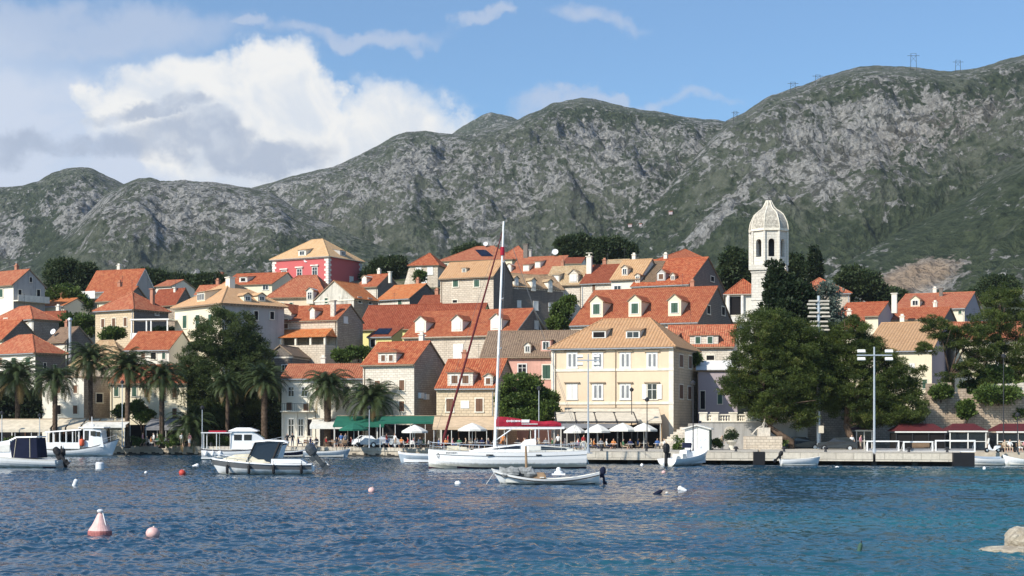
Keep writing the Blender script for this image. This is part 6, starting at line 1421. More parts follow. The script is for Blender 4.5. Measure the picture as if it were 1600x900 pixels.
def rock():
    Y = YW(862); s = Y/F; e = empty('shore_rock', (WX(1600, Y), Y, 0), 0, 'pale boulder on a flat rock shelf at the lower right edge', 'rock')
    m, g = mat('pale_limestone'); oc = g.n('ShaderNodeTexCoord').outputs['Object']; n = g.noise(oc, 2.4, 8, .68, .4).outputs[0]; n2 = g.noise(oc, 9, 6, .7).outputs[0]; z = g.n('ShaderNodeSeparateXYZ', ins={0: oc}).outputs[2]
    col = g.mix(g.smooth(n, .35, .65), (.40, .34, .26), (.62, .56, .45)); col = g.mix(g.smooth(n2, .55, .75), col, (.26, .22, .16)); col = g.mix(g.smooth(g.m('ADD', z, g.m('MULTIPLY', n, .12)), .12, .03), col, (.20, .18, .10))
    finish(g, pbr(g, col, .9, bump(g, g.m('ADD', n, g.m('MULTIPLY', n2, .7)), 1.0, .14), .2))
    def blob(c, r, seed, name, sq=1.0):
        q = MB(); q.ball((0, 0, 0), 1.0, 44); o = q.build(name, m, e, smooth=True)
        V = np.array([v.co[:] for v in o.data.vertices]); d = V/np.linalg.norm(V, axis=1)[:, None]
        k = 1+.05*ridged(d[:, 0]*7+seed, d[:, 2]*7, 3, seed)+.22*fbm(d[:, 0]*1.3+seed, d[:, 1]*1.3+d[:, 2]*1.1, 4, seed)+.06*ridged(d[:, 0]*3+seed, d[:, 2]*3+d[:, 1]*2, 3, seed)
        V = np.sign(V)*np.abs(V)**sq*k[:, None]*np.array(r)+np.array(c); o.data.vertices.foreach_set('co', V.astype(np.float32).ravel()); o.data.update()
    blob((.24, .5, .30), (.62, .6, .38), 3, 'boulder', .85); blob((.45, .2, -.02), (1.55, .9, .20), 5, 'shelf', .8); blob((1.6, .9, .25), (1.0, .8, .5), 8, 'boulder', .85)
rock()
# ------------------------------------------------------------------ quay, pier and everything on it
QM = stonemat('quay_blocks', (.60, .55, .46), (.52, .47, .39), (.28, .25, .20), 1.7, .62, 1.3); QD = plain('wet_shaded_stone', (.045, .042, .035), .6, .3, var=.4, scale=2)  # QD near-black: wet quay foot, and painted shade below the pier deck
def on_quay(px, Y, z=None): return (WX(px, Y), Y, QZ+.02 if z is None else z)
def quad_pts(px0, px1, Y0, Y1): return [(WX(px0, Y0), Y0), (WX(px1, Y0), Y0), (WX(px1, Y1), Y1), (WX(px0, Y1), Y1)]
def prism(q, P, z0, z1, mi=0):
    n = len(P); q.face([(x, y, z1) for x, y in P], mi=mi); q.face([(x, y, z0) for x, y in reversed(P)], mi=mi)
    for i in range(n): j = (i+1) % n; q.face([(P[i][0], P[i][1], z0), (P[j][0], P[j][1], z0), (P[j][0], P[j][1], z1), (P[i][0], P[i][1], z1)], mi=mi)
def pf(px): return 148.5-(px-912)*.0145
def pier():
    q = MB()
    for a, b in ((912, 1184), (1188, 1364), (1368, 1500)):
        prism(q, [(WX(a, pf(a)), pf(a)), (WX(b, pf(b)), pf(b)), (WX(b, 160), 160), (WX(a, 168), 168)], .45, 1.30)
    o = q.build('pier', QM); tag(o, kind='structure')
    q = MB()
    for a in (912, 985, 1060, 1130, 1186, 1250, 1310, 1366, 1430, 1490):
        Y = pf(a)+.6; q.b2((WX(a, Y)-.25, Y, -2), (WX(a, Y)+.25, Y+.5, .449))
    q.build('pile', QD, o)
    # face of the old wall behind, under-deck shade put into its colour
    q = MB(); prism(q, [(WX(905, 151.5), 151.5), (WX(1505, 143), 143), (WX(1505, 144), 144), (WX(905, 152.5), 152.5)], -2, .44); q.build('pier_back', QD, o)
    q = MB()
    for a, w in ((908, .45), (1186, .55), (1506, 1.0)): Y = pf(a)-.1; q.b2((WX(a, Y)-w, Y-.1, .0), (WX(a, Y)+w, Y+.5, 1.32))
    q.build('tyre_fender', M['black'], o)
    # capstones along the whole quay
    q = MB(); pts = np.linspace(-300, 900, 200); E = lambda p: float(np.interp(p, [a for a, _ in EDGE], [b for _, b in EDGE]))
    for a, b in zip(pts[:-1], pts[1:]):
        ya, yb = E(a)-.12, E(b)-.12; xa, xb = WX(a, ya), WX(b, yb)-.03; q.face([(xa, ya, .72), (xb, yb, .72), (xb, yb, QZ+.03), (xa, ya, QZ+.03)]); q.face([(xa, ya, QZ+.03), (xb, yb, QZ+.03), (xb, yb+.7, QZ+.03), (xa, ya+.7, QZ+.03)]); q.face([(xa, ya, .72), (xa, ya+.3, .72), (xb, yb+.3, .72), (xb, yb, .72)])
    o = q.build('kerb_stone', QM); tag(o, kind='structure')
    q = MB()
    for a, b in zip(pts[:-1], pts[1:]):
        ya, yb = E(a)-.05, E(b)-.05; q.face([(WX(a, ya), ya, -1.5), (WX(b, yb), yb, -1.5), (WX(b, yb), yb, .3+.12*math.sin(a*.7)), (WX(a, ya), ya, .3+.12*math.sin(a*.7-.3))])
    o = q.build('quay_tide_line', QD); tag(o, kind='structure')
pier()
M.update(canvas_c=plain('awning_cream', (.66, .58, .45), .85), canvas_w=plain('awning_white', (.74, .72, .66), .85), canvas_g=plain('awning_green', (.018, .13, .085), .85), canvas_t=plain('awning_tan', (.62, .46, .30), .85), canvas_gr=plain('awning_grey', (.22, .22, .23), .85),
  redroof=plain('stall_roof_dark_red', (.095, .018, .020), .7), silver=plain('car_silver', (.50, .52, .54), .25, .5, .4, var=.03), carw=plain('car_white', (.72, .73, .74), .2, .5, var=.03), cardark=plain('car_dark', (.03, .035, .04), .2, .5), straw=plain('wicker', (.30, .21, .13), .85, var=.3, scale=9), statue=plain('statue_stone', (.62, .56, .47), .8, var=.2, scale=3))
# ---- awnings: sloping cloth on a frame with posts
def awning(label, pxa, pxb, Y, py_back, py_front, proj, mt, valance=.35, posts=3, closed_right=False, group='cafe awnings along the promenade', cat='awning', slats=0):
    yf, yb = Y-proj, Y; zf, zb = WZ(py_front, yf), WZ(py_back, yb); xa, xb = WX(pxa, yf), WX(pxb, yf)
    e = empty('awning', ((xa+xb)/2, yb, QZ), 0, label, cat, group); ox, oy, oz = (xa+xb)/2, yb, QZ
    P = lambda x, y, z: (x-ox, y-oy, z-oz)
    q = MB(); n = max(1, slats)
    for k in range(n):
        if slats: a, b = xa+(xb-xa)*k/n+.1, xa+(xb-xa)*(k+1)/n-.1
        else: a, b = xa, xb
        q.face([P(a, yf, zf), P(b, yf, zf), P(b, yb, zb), P(a, yb, zb)]); q.face([P(a, yb, zb-.04), P(b, yb, zb-.04), P(b, yf, zf-.04), P(a, yf, zf-.04)]); q.face([P(a, yf-.003, zf-valance), P(b, yf-.003, zf-valance), P(b, yf-.003, zf), P(a, yf-.003, zf)]); q.face([P(b, yf, zf-valance), P(a, yf, zf-valance), P(a, yf, zf), P(b, yf, zf)])
    q.build('cloth', mt, e)
    if closed_right:
        q = MB(); q.face([P(xb+.01, yf, zf), P(xb+.01, yf, QZ+.2), P(xb+.01, yb, QZ+.2), P(xb+.01, yb, zb)]); q.face([P(xb+.04, yb, zb), P(xb+.04, yb, QZ+.2), P(xb+.04, yf, QZ+.2), P(xb+.04, yf, zf)]); q.build('side_curtain', M['canvas_t'], e)
    for k in range(posts):
        x = xa+.15+(xb-xa-.3)*k/max(1, posts-1); q = MB(); q.tube(P(x, yf+.12, QZ), P(x, yf+.12, zf-.05), .045, n=6); q.build('post', M['frame'], e)
    q = MB(); q.tube(P(xa, yb, zb+.03), P(xb, yb, zb+.03), .06, n=6); q.build('roller', M['soffit'], e)
    return e
awning('long flat cream awning at the far left behind the cabin cruiser', -30, 76, 189, 655, 671, 3.4, M['canvas_c'], posts=5)
awning('slatted cream and dark awning behind the canopy of the tour boat', 80, 192, 189.5, 654, 668, 3.2, M['canvas_c'], posts=4, slats=5)
awning('pale awning behind the wheelhouse of the tour boat', 130, 196, 186, 659, 664, 2.2, M['canvas_w'], posts=2)
awning('grey awning before the cream row house', 226, 292, 192, 654, 668, 3.5, M['canvas_gr'], posts=3)
awning('white awning on the white row house left of the green ones', 484, 562, 188, 655, 664, 3.0, M['canvas_w'], .5)
awning('dark green awning left of the low crowned palm', 520, 600, 184.5, 650, 665, 4.0, M['canvas_g'], .2)
awning('long dark green awning below the tall pale stone house', 592, 690, 182.0, 650, 659, 4.5, M['canvas_g'], .25, posts=5)
awning('wide tan awning below the low ochre stone house', 676, 790, 178.5, 651, 667, 4.0, M['canvas_t'], .35, posts=5)
awning('cream awning behind the red sail cover', 790, 868, 178.5, 655, 668, 3.2, M['canvas_c'], .3)
h = YP; Yw = 176.5
awning('large high cream awning on the yellow palazzo with closed tan side curtain', 884, 1034, 177.6, 638, 658, 3.6, M['canvas_c'], .25, posts=2, closed_right=True)
# dark framed pergola in front of the palazzo
e = empty('pergola', on_quay(930, 170), 0, 'dark steel framed pergola with cream blinds before the yellow palazzo', 'pergola'); zt = WZ(648, 170)-QZ; zf = WZ(660, 168)-QZ
x0, x1 = WX(868, 170)-WX(930, 170), WX(994, 170)-WX(930, 170)
for k in range(5):
    x = x0+(x1-x0)*k/4; q = MB(); q.b2((x-.06, -2, 0), (x+.06, -1.88, zf)); q.build('post', M['iron'], e)
    q = MB(); q.path([(x, -2, zf), (x, 3.5, zt+.25)], .08, 4); q.build('beam', M['iron'], e)
q = MB(); q.b2((x0, -2.1, zf-.05), (x1, -1.95, zf+.12)); q.b2((x0, 3.4, zt+.2), (x1, 3.55, zt+.36)); q.build('rail', M['iron'], e)
for k in range(4):
    a, b = x0+(x1-x0)*k/4+.15, x0+(x1-x0)*(k+1)/4-.15; q = MB(); q.face([(a, -1.8, zf+.1), (b, -1.8, zf+.1), (b, 3.2, zt+.28), (a, 3.2, zt+.28)]); q.face([(a, 3.2, zt+.24), (b, 3.2, zt+.24), (b, -1.8, zf+.06), (a, -1.8, zf+.06)]); q.build('blind', M['canvas_c'], e)
q = MB(); q.b2((x0, -2.05, zf-.7), (x1*.7, -2.0, zf-.15)); q.build('valance', M['canvas_gr'], e)
# cafe fronts: near-black solid boxes hold the shade under the awnings
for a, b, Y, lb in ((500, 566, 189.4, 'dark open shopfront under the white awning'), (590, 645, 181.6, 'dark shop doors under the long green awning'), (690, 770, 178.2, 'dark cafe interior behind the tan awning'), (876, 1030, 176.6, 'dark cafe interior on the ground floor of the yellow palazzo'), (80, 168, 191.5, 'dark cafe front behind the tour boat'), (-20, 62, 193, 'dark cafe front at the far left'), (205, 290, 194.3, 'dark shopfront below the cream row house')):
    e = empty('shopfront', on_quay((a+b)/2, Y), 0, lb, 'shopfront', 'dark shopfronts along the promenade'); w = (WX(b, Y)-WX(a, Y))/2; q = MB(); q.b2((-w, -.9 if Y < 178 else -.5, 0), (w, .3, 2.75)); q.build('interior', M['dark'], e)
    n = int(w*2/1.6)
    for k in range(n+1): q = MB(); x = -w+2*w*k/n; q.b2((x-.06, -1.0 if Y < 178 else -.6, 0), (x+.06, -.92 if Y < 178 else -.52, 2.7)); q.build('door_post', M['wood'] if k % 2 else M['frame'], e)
# ---- parasols
def parasol(label, px, Y, py_top, w_px, mt='canvas_w'):
    e = empty('parasol', on_quay(px, Y), R(px*7 % 90), label, 'parasol', 'cafe parasols on the quay'); s = Y/F; r = w_px*s/2; zt = WZ(py_top, Y)-QZ
    q = MB(); q.rings([[Vector((r*1.05*f*math.cos(t), r*1.05*f*math.sin(t), z)) for t in (2*math.pi*k/8 for k in range(8))] for f, z in ((1, zt-.75), (.5, zt-.30), (.04, zt))], cap0=False); q.rings([[Vector((r*1.05*f*math.cos(t), r*1.05*f*math.sin(t), z)) for t in (2*math.pi*k/8 for k in range(8))] for f, z in ((.04, zt-.05), (.5, zt-.34), (1, zt-.79))], cap1=False)
    q.rings([[Vector((r*1.05*math.cos(t), r*1.05*math.sin(t), z)) for t in (2*math.pi*k/8 for k in range(8))] for z in (zt-.95, zt-.75)], False, False); q.build('canopy', M[mt], e)
    q = MB(); q.tube((0, 0, 0), (0, 0, zt-.02), .04, n=6); q.build('pole', M['frame'], e); q = MB(); q.lathe([(.3, 0), (.3, .06), (.06, .1), (.06, .3)], n=10); q.build('base', M['concrete'], e)
    for k in range(8): t = 2*math.pi*k/8; q = MB(); q.tube((0, 0, zt-.5), (r*.9*math.cos(t), r*.9*math.sin(t), zt-.72), .015, n=4); q.build('rib', M['frame'], e)
parasol('white parasol right of the low crowned palm', 648, 172, 664, 40)
parasol('white parasol under the tan awning left of the mast', 738, 171, 661, 44)
parasol('left white parasol beside the thin floodlight pole', 934, 163, 663, 40)
parasol('middle white parasol before the yellow palazzo', 973, 164, 661, 44)
parasol('right white parasol by the street lamp before the palazzo', 1006, 164, 661, 42)
parasol('dull green parasol beside the stout palm', 553, 178, 661, 44, 'canvas_g')
parasol('white parasol partly behind the red sail cover', 898, 168, 664, 34)
# ---- tall floodlight masts
def panel_mast(label, px, Y, top, base_py, arms, r=.16, z0=None):
    zb = QZ if z0 is None else z0; e = empty('floodlight_mast', (WX(px, Y), Y, zb), 0, label, 'floodlight mast', 'floodlight masts on the waterfront'); s = Y/F
    q = MB(); q.tube((0, 0, 0), (0, 0, WZ(top, Y)-zb), r*1.15, r*.7, 10); q.build('pole', M['steel'], e)
    for i, (py, xs, w, h_, up) in enumerate(arms):
        z = WZ(py, Y)-zb; q = MB(); q.box((0, -.08, z), ((max(xs)-min(xs)+w)*s if up else (max(xs)-min(xs))*s, .12, .12)); q.build('cross_arm', M['steel'], e)
        for x in xs:
            for dz in ((up, -up) if up else (0,)):
                q = MB(); Mx = Matrix.Translation((x*s, -.22, z+dz*s)) @ Matrix.Rotation(R(-35), 4, 'X'); q.box((0, 0, 0), (w*s, .16, h_*s), Mx); q.build('lamp_head', M['frame'] if px < 1200 or px > 1300 else M['concrete'], e)
    q = MB(); q.lathe([(.45, 0), (.45, .1), (.2, .12), (.2, .5)], n=10); q.build('base_plate', M['steel'], e)
panel_mast('slim floodlight pole with four panels standing at the stern of the yacht', 919, 146.0, 553, 700, [(563, (-13, 13), 9, 4.5, 6)], .09)
panel_mast('grey floodlight mast with four lamp boxes rising from the pier on the right', 1366, 143.2, 542, 716, [(555, (-21, 22), 12, 5, 6)], .11)
panel_mast('very tall floodlight tower with many rows of lamps above the pines', 1279, 163, 462, 700, [(471, (-9, 9), 14, 3, 0), (476, (-12, 9), 13, 3, 0), (482, (-11, 10), 12, 3, 0), (489, (-8, 9), 14, 3, 0), (495, (-11, 11), 13, 3, 0), (503, (-8, 8), 12, 3, 0), (510, (-9, 9), 12, 3, 0), (516, (-8, 10), 13, 3, 0), (528, (-5, 6), 9, 2.5, 0)], .22)
def street_lamp(label, px, Y, top, two=False):
    e = empty('street_lamp', on_quay(px, Y), 0, label, 'street lamp', 'slim street lamps on the quay'); z = WZ(top, Y)-QZ
    q = MB(); q.path([(0, 0, 0), (0, 0, .5), (0, 0, z)], [.10, .065, .045], 8); q.build('pole', M['iron'] if px > 900 else M['steel'], e); q = MB(); q.lathe([(.05, z-.02), (.22, z+.08), (.26, z+.30), (.10, z+.42), (.02, z+.5)], n=8); q.build('lantern', M['iron'], e)
for px, Y, top, lb in ((1011, 160, 628, 'dark street lamp between the two right hand white parasols'), (1083, 150, 602, 'tall thin lamp in front of the white kiosk'), (191, 183, 600, 'thin pale post at the bow of the tour boat'), (316, 176, 640, 'short pale post left of the passenger launch'), (577, 177, 640, 'pale post in front of the low crowned palm'), (987, 172, 612, 'thin pole against the right half of the palazzo'), (1590, 150, 652, 'white post at the far right edge'), (1568, 152, 560, 'very thin mast pole beside the scooter'), (3, 184, 648, 'pale post at the far left behind the cruiser'), (62, 184, 652, 'pale post behind the cabin cruiser'), (842, 170, 610, 'thin dark lamp behind the boom of the yacht')):
    street_lamp(lb, px, Y, top)
# ---- white kiosk
def kiosk():
    Y = 154.0; e = empty('kiosk', on_quay(1089, Y), R(-14), 'small white kiosk with a low gabled roof behind the speedboat', 'kiosk'); s = Y/F; w = 19*s; h_ = WZ(668, Y)-QZ
    q = MB(); q.rings([[Vector((x, y, z)) for x, z in ((-w, 0), (w, 0), (w, h_-.2), (0, h_+.1), (-w, h_-.2))] for y in (0, 2.2)]); q.build('wall', M['white'], e)
    q = MB()
    for sd in (1, -1): q.rings([[Vector((0, y, h_+.16)), Vector((sd*(w+.25), y, h_-.25)), Vector((sd*(w+.25), y, h_-.12)), Vector((0, y, h_+.30))] for y in (-.3, 2.4)])
    q.build('roof', M['gel2'], e)
    for x in (-w*.5, w*.5):
        q = MB(); q.b2((x-w*.42, -.05, .15), (x+w*.42, -.002, h_-.45)); d = q.build('door', M['gel'], e); q = MB(); rs = random.Random(int(x*10))
        for k in range(9): q.box((x+(rs.random()-.5)*w*.45, -.06, h_-.8-rs.random()*.8), (.10+.1*rs.random(), .012, .03+.05*rs.random()))
        q.build('faded_print', M['silverblue'], d)
    q = MB(); q.b2((-.02, -.07, .1), (.02, -.003, h_)); q.build('centre_post', M['frame'], e)
    q = MB(); q.b2((w+.002, .1, .1), (w+.04, 2.1, h_-.3)); q.build('side_panel', M['green'], e)
kiosk()
# ---- terrace wall with balustrade, steps and monument below the palazzo
def terrace():
    Y = 166.0; e = empty('terrace_wall', on_quay(1170, Y), 0, 'weathered stone terrace wall with balustrade pillars left of the broad pine', 'wall'); X0 = WX(1170, Y)
    xa, xb = WX(1098, Y)-X0, WX(1262, Y)-X0; zt = WZ(660, Y)-QZ
    q = MB(); q.b2((xa, 0, -.5), (xb, 1.0, zt)); q.b2((xa, 1.0, -.5), (xb, 14, zt-.15)); q.build('wall', WL['grey'], e)
    q = MB(); q.b2((xa-.1, -.12, zt+.001), (xb, .6, zt+.16)); q.build('coping', M['trim'], e)
    for px in (1099, 1117, 1146, 1170, 1200, 1225): q = MB(); x = WX(px, Y)-X0; q.b2((x-.38, -.05, zt+.161), (x+.38, .55, zt+1.0)); q.b2((x-.46, -.12, zt+1.001), (x+.46, .62, zt+1.14)); q.build('pillar', M['trim'], e)
    for a, b in ((1099, 1117), (1117, 1146), (1146, 1170), (1170, 1200)):
        for k in range(1, 7):
            px = a+(b-a)*k/7; x = WX(px, Y)-X0; q = MB(); q.lathe([(.10, 0), (.05, .1), (.11, .3), (.05, .55), (.09, .62)], (x, .25, zt+.162), 8); q.build('baluster', M['trim'], e)
        xa_, xb_ = WX(a, Y)-X0+.385, WX(b, Y)-X0-.385; q = MB(); q.b2((xa_, .05, zt+.785), (xb_, .45, zt+.92)); q.build('handrail', M['trim'], e)
    q = MB(); q.lathe([(.7, 0), (.72, .05), (.7, .08)], n=14, M=Matrix.Translation((WX(1141, Y)-X0, -.01, zt*.62)) @ Matrix.Rotation(R(90), 4, 'X')); q.build('round_relief', M['concrete'], e)
    e = empty('stairs', on_quay(1078, 168), R(8), 'rough pale stone steps climbing towards the lane beside the palazzo', 'stairs')
    for k in range(9): q = MB(); q.b2((-3.2+k*.38, -.2, k*.28), (4.2, 4, (k+1)*.28-.003)); q.build('step', WL['pale'], e)
    # seated monument figure on its pedestal
    Y = 160.0; e = empty('monument', on_quay(1192, Y), 0, 'pale stone monument with a seated figure on a block under the broad pine', 'monument')
    q = MB(); q.b2((-1.9, -.6, 0), (2.0, 1.4, WZ(682, Y)-QZ)); q.build('plinth', WL['stone'], e); z = WZ(682, Y)-QZ
    q = MB(); q.b2((-.5, .0, z+.001), (.8, .9, z+.95)); q.build('seat_block', M['statue'], e)
    b = body_mesh('statue_body', dict(pelvis=(0, 0, 1.1), chest=(.12, .05, 1.75), neck=(.12, .02, 2.0), head=(.15, -.02, 2.18), kneeL=(-.75, -.15, 1.15), footL=(-1.25, -.2, .45), kneeR=(-.6, .2, 1.25), footR=(-1.15, .2, .6), elbL=(-.15, -.32, 1.5), handL=(-.5, -.15, 1.35), elbR=(.5, .3, 1.55), handR=(.2, .25, 1.2)), 1.25, robe=True)
    b.materials.append(M['statue']); o = bpy.data.objects.new('figure', b); COL.objects.link(o); o.parent = e; o.location = (.1, .3, z-.35)
    Y = 157.0; e = empty('flower_urn', on_quay(1143, Y), 0, 'stone urn with a dark flowering shrub in front of the terrace wall', 'planter')
    q = MB(); q.lathe([(.5, 0), (.5, .1), (.3, .2), (.28, .6), (.62, 1.0), (.66, 1.15), (.5, 1.1)], n=14); q.build('urn', M['trim'], e)
    P = np.array([(random.uniform(-.6, .7), random.uniform(-.5, .5), 1.3+random.uniform(0, .8)) for _ in range(16)]); leaf_mesh('shrub', P, np.full(16, .28), 60, .14, LF['far'], e, 5)
# ---- people
def body_mesh(name, J, k=1.0, robe=False):
    """one continuous skin grown over the joints"""
    J = {a: Vector(b) for a, b in J.items()}
    pel, ch, nk, hd = J['pelvis'], J['chest'], J['neck'], J['head']; up = (ch-pel).normalized()
    V = []; E = []; RR = []
    def add(p, r, par=None):
        V.append(tuple(p)); RR.append(r); i = len(V)-1
        if par is not None: E.append((par, i))
        return i
    p0 = add(pel, (.155, .125)); w = add(pel.lerp(ch, .5), (.135, .105), p0); c = add(ch, (.17, .12), w); n = add(nk, (.058, .06), c); h1 = add(nk.lerp(hd, .55), (.062, .068), n); h2 = add(hd, (.083, .098), h1); h3 = add(hd+(hd-nk).normalized()*.09, (.06, .07), h2)
    side = Vector((0, 0, 0)); a = (J['elbL']-J['elbR']); side = Vector((a.x, a.y, 0)).normalized() if a.length else Vector((0, 1, 0))
    for s, sg in (('L', 1), ('R', -1)):
        hp = add(pel+side*sg*.09-up*.05, (.088, .088), p0); kn = add(J['knee'+s], (.062, .062), hp); an = add(J['foot'+s]+Vector((0, 0, .08)), (.042, .042), kn)
        fd = (J['knee'+s]-pel); fd = Vector((fd.x, fd.y, 0)); fd = fd.normalized() if fd.length > .15 else J.get('face', Vector((0, -1, 0))); add(J['foot'+s]+fd*.15+Vector((0, 0, .03)), (.045, .03), an)
        sh = add(ch+side*sg*.185+up*.04, (.062, .058), c); el = add(J['elb'+s], (.042, .042), sh); ha = add(J['hand'+s], (.032, .032), el); d = (J['hand'+s]-J['elb'+s]).normalized(); add(J['hand'+s]+d*.10, (.036, .022), ha)
    me = bpy.data.meshes.new(name); me.from_pydata([tuple(Vector(v)) for v in V], E, []); me.update()
    o = bpy.data.objects.new(name, me); COL.objects.link(o); m = o.modifiers.new('s', 'SKIN'); m.use_smooth_shade = True
    for i, v in enumerate(me.skin_vertices[0].data): v.radius = RR[i]; v.use_root = (i == 0)
    o.modifiers.new('u', 'SUBSURF').levels = 1
    dg = bpy.context.evaluated_depsgraph_get(); out = bpy.data.meshes.new_from_object(o.evaluated_get(dg)); out.name = name; out.materials.clear()
    bpy.data.objects.remove(o); return out
STAND = dict(pelvis=(0, 0, .93), chest=(0, .01, 1.36), neck=(0, 0, 1.50), head=(0, -.02, 1.63), kneeL=(.10, -.03, .50), footL=(.11, 0, 0), kneeR=(-.10, -.02, .50), footR=(-.11, .04, 0), elbL=(.27, .03, 1.13), handL=(.28, -.06, .88), elbR=(-.27, .03, 1.13), handR=(-.28, -.06, .88))
WALK = dict(STAND, kneeL=(.09, -.20, .52), footL=(.10, -.30, 0), kneeR=(-.09, .05, .50), footR=(-.10, .34, .06), elbL=(.26, .14, 1.14), handL=(.24, .08, .90), elbR=(-.26, -.08, 1.14), handR=(-.22, -.26, .98))
SIT = dict(pelvis=(0, 0, .50), chest=(0, .04, .93), neck=(0, .02, 1.07), head=(0, -.02, 1.20), kneeL=(.13, -.44, .50), footL=(.14, -.42, 0), kneeR=(-.13, -.44, .50), footR=(-.14, -.48, 0), elbL=(.26, -.06, .74), handL=(.16, -.30, .66), elbR=(-.26, -.06, .74), handR=(-.16, -.32, .68))
skinm = plain('skin', (.55, .34, .24), .6, .3, var=.1); hairs = [plain('hair_dark', (.03, .02, .015), .7), plain('hair_brown', (.12, .07, .04), .7), plain('hair_fair', (.45, .34, .18), .7), plain('hair_grey', (.45, .44, .42), .7)]
CLO = {n: plain('cloth_'+n, c, .85) for n, c in dict(white=(.75, .75, .72), black=(.02, .02, .025), red=(.50, .05, .05), blue=(.06, .14, .36), pink=(.68, .32, .34), grey=(.24, .25, .27), beige=(.52, .42, .30), green=(.08, .20, .10), navy=(.02, .03, .09), orange=(.66, .25, .08)).items()}
_pm = {}
def person_mesh(pose, shirt, trousers, hair, shorts):
    base = _pm.get(pose)
    if base is None: base = _pm[pose] = body_mesh('person', {'s': STAND, 'w': WALK, 'c': SIT}[pose])
    key = (pose, shirt, trousers, hair, shorts)
    if key in _pm: return _pm[key]
    me = base.copy(); me.materials.clear()
    for m in (skinm, CLO[shirt], CLO[trousers], hairs[hair]): me.materials.append(m)
    J = {'s': STAND, 'w': WALK, 'c': SIT}[pose]; zc = J['neck'][2]; zp = J['pelvis'][2]; hd = Vector(J['head'])
    for f in me.polygons:
        c = f.center; mi = 0; arm = abs(c.x) > .235
        if c.z > zc-.01: mi = 3 if (c.z > hd.z+.05 or (c.y > hd.y+.02 and c.z > hd.z-.06)) else 0
        elif pose == 'c':
            if c.z > .60 and c.y > -.20: mi = 1 if not (arm and c.z < .72) else 0
            elif c.y < -.17 and c.z > .58: mi = 0
            else: mi = 2 if (c.z > (.40 if shorts else .10)) else 0
        else:
            if c.z > zp+.05: mi = 1 if not (arm and c.z < 1.12) else 0
            elif arm: mi = 0
            else: mi = 2 if c.z > (.52 if shorts else .10) else 0
        f.material_index = mi
    _pm[key] = me; return me
PUSED = {}
def person(px, Y, rz, pose, shirt, trousers, hair, where, shorts=False, z=None, group=None, sc=1.0):
    me = person_mesh(pose, shirt, trousers, hair, shorts); o = bpy.data.objects.new('person', me); COL.objects.link(o)
    o.location = on_quay(px, Y, z); o.rotation_euler = (0, 0, R(rz)); o.scale = (sc,)*3
    act = {'s': 'standing', 'w': 'walking', 'c': 'seated'}[pose]
    lb = '%s person, %s top, %s %s, %s' % (act, shirt, trousers, 'shorts' if shorts else 'trousers', where)
    g_ = group or 'people along the quay'
    tag(o, lb, 'person', g_); return o
# ---- furniture
def table_proto():
    e = empty('cafe_table'); q = MB(); q.b2((-.4, -.4, .72), (.4, .4, .75)); q.build('table_top', M['white'], e); q = MB(); q.tube((0, 0, .02), (0, 0, .72), .03, n=6); q.build('stem', M['iron'], e); q = MB(); q.lathe([(.25, 0), (.25, .02), (.03, .04)], n=10); q.build('base', M['iron'], e); return e
def chair_proto(mt):
    e = empty('cafe_chair'); q = MB(); q.b2((-.22, -.22, .43), (.22, .22, .47)); q.build('seat', mt, e); q = MB(); q.rings([[Vector((x, .20, .50)), Vector((x, .24, .50)), Vector((x, .30, .92)), Vector((x, .26, .92))] for x in (-.21, .21)]); q.build('backrest', mt, e)
    for a in (-1, 1):
        for b in (-1, 1): q = MB(); q.tube((a*.19, b*.19, 0), (a*.19, b*.19, .43), .018, n=5); q.build('leg', M['iron'], e)
    return e
PT = table_proto(); PC = [chair_proto(M['straw']), chair_proto(M['white']), chair_proto(M['wood'])]; _usedp = set()
def place(proto, px, Y, rz, label, cat, group):
    o = proto if id(proto) not in _usedp else copy_tree(proto); _usedp.add(id(proto)); o.location = on_quay(px, Y); o.rotation_euler = (0, 0, R(rz)); tag(o, label, cat, group); return o
rs = random.Random(12); cl = ['white', 'black', 'red', 'blue', 'pink', 'grey', 'beige', 'green', 'navy', 'orange', 'white', 'pink']
def cafe(n, pa, pb, Ya, Yb, where, ct):
    for k in range(n):
        px = pa+(pb-pa)*(k+.5)/n+rs.uniform(-3, 3); Y = rs.uniform(Ya, Yb); nth = ['first', 'second', 'third', 'fourth', 'fifth', 'sixth', 'seventh', 'eighth', 'ninth'][k]
        place(PT, px, Y, rs.uniform(-20, 20), '%s white cafe table from the left %s' % (nth, where), 'table', 'cafe tables '+where)
        for j, (dx, dy, rz) in enumerate(((-.75, 0, 90), (.75, .1, -90), (0, .8, 0))):
            if rs.random() < .12: continue
            cx = px+dx*F/Y; cy = Y+dy
            place(PC[ct], cx, cy, rz+rs.uniform(-15, 15), '%s chair at the %s cafe table from the left %s' % (['left', 'right', 'rear'][j], nth, where), 'chair', 'cafe chairs '+where)
            if rs.random() < .78:
                t = rs.choice(cl); b = rs.choice(['black', 'blue', 'beige', 'navy', 'white', 'grey'])
                person(cx, cy, rz, 'c', t, b, rs.randrange(4), '%s of %s table %s' % (['left', 'right', 'rear'][j], nth, where), rs.random() < .5, group='people seated '+where)
cafe(7, 882, 1040, 158, 165, 'before the yellow palazzo', 0)
cafe(5, 690, 780, 166, 173, 'under the tan awning', 2)
cafe(4, 620, 680, 172, 176, 'by the long green awning', 1)
cafe(3, 800, 866, 166, 171, 'behind the sail cover', 0)
cafe(4, 212, 300, 186, 189.5, 'left of the passenger launch', 1)
cafe(4, 466, 548, 179, 184, 'near the stout palm', 2)
cafe(3, 8, 66, 186, 189, 'under the far left awning', 2)
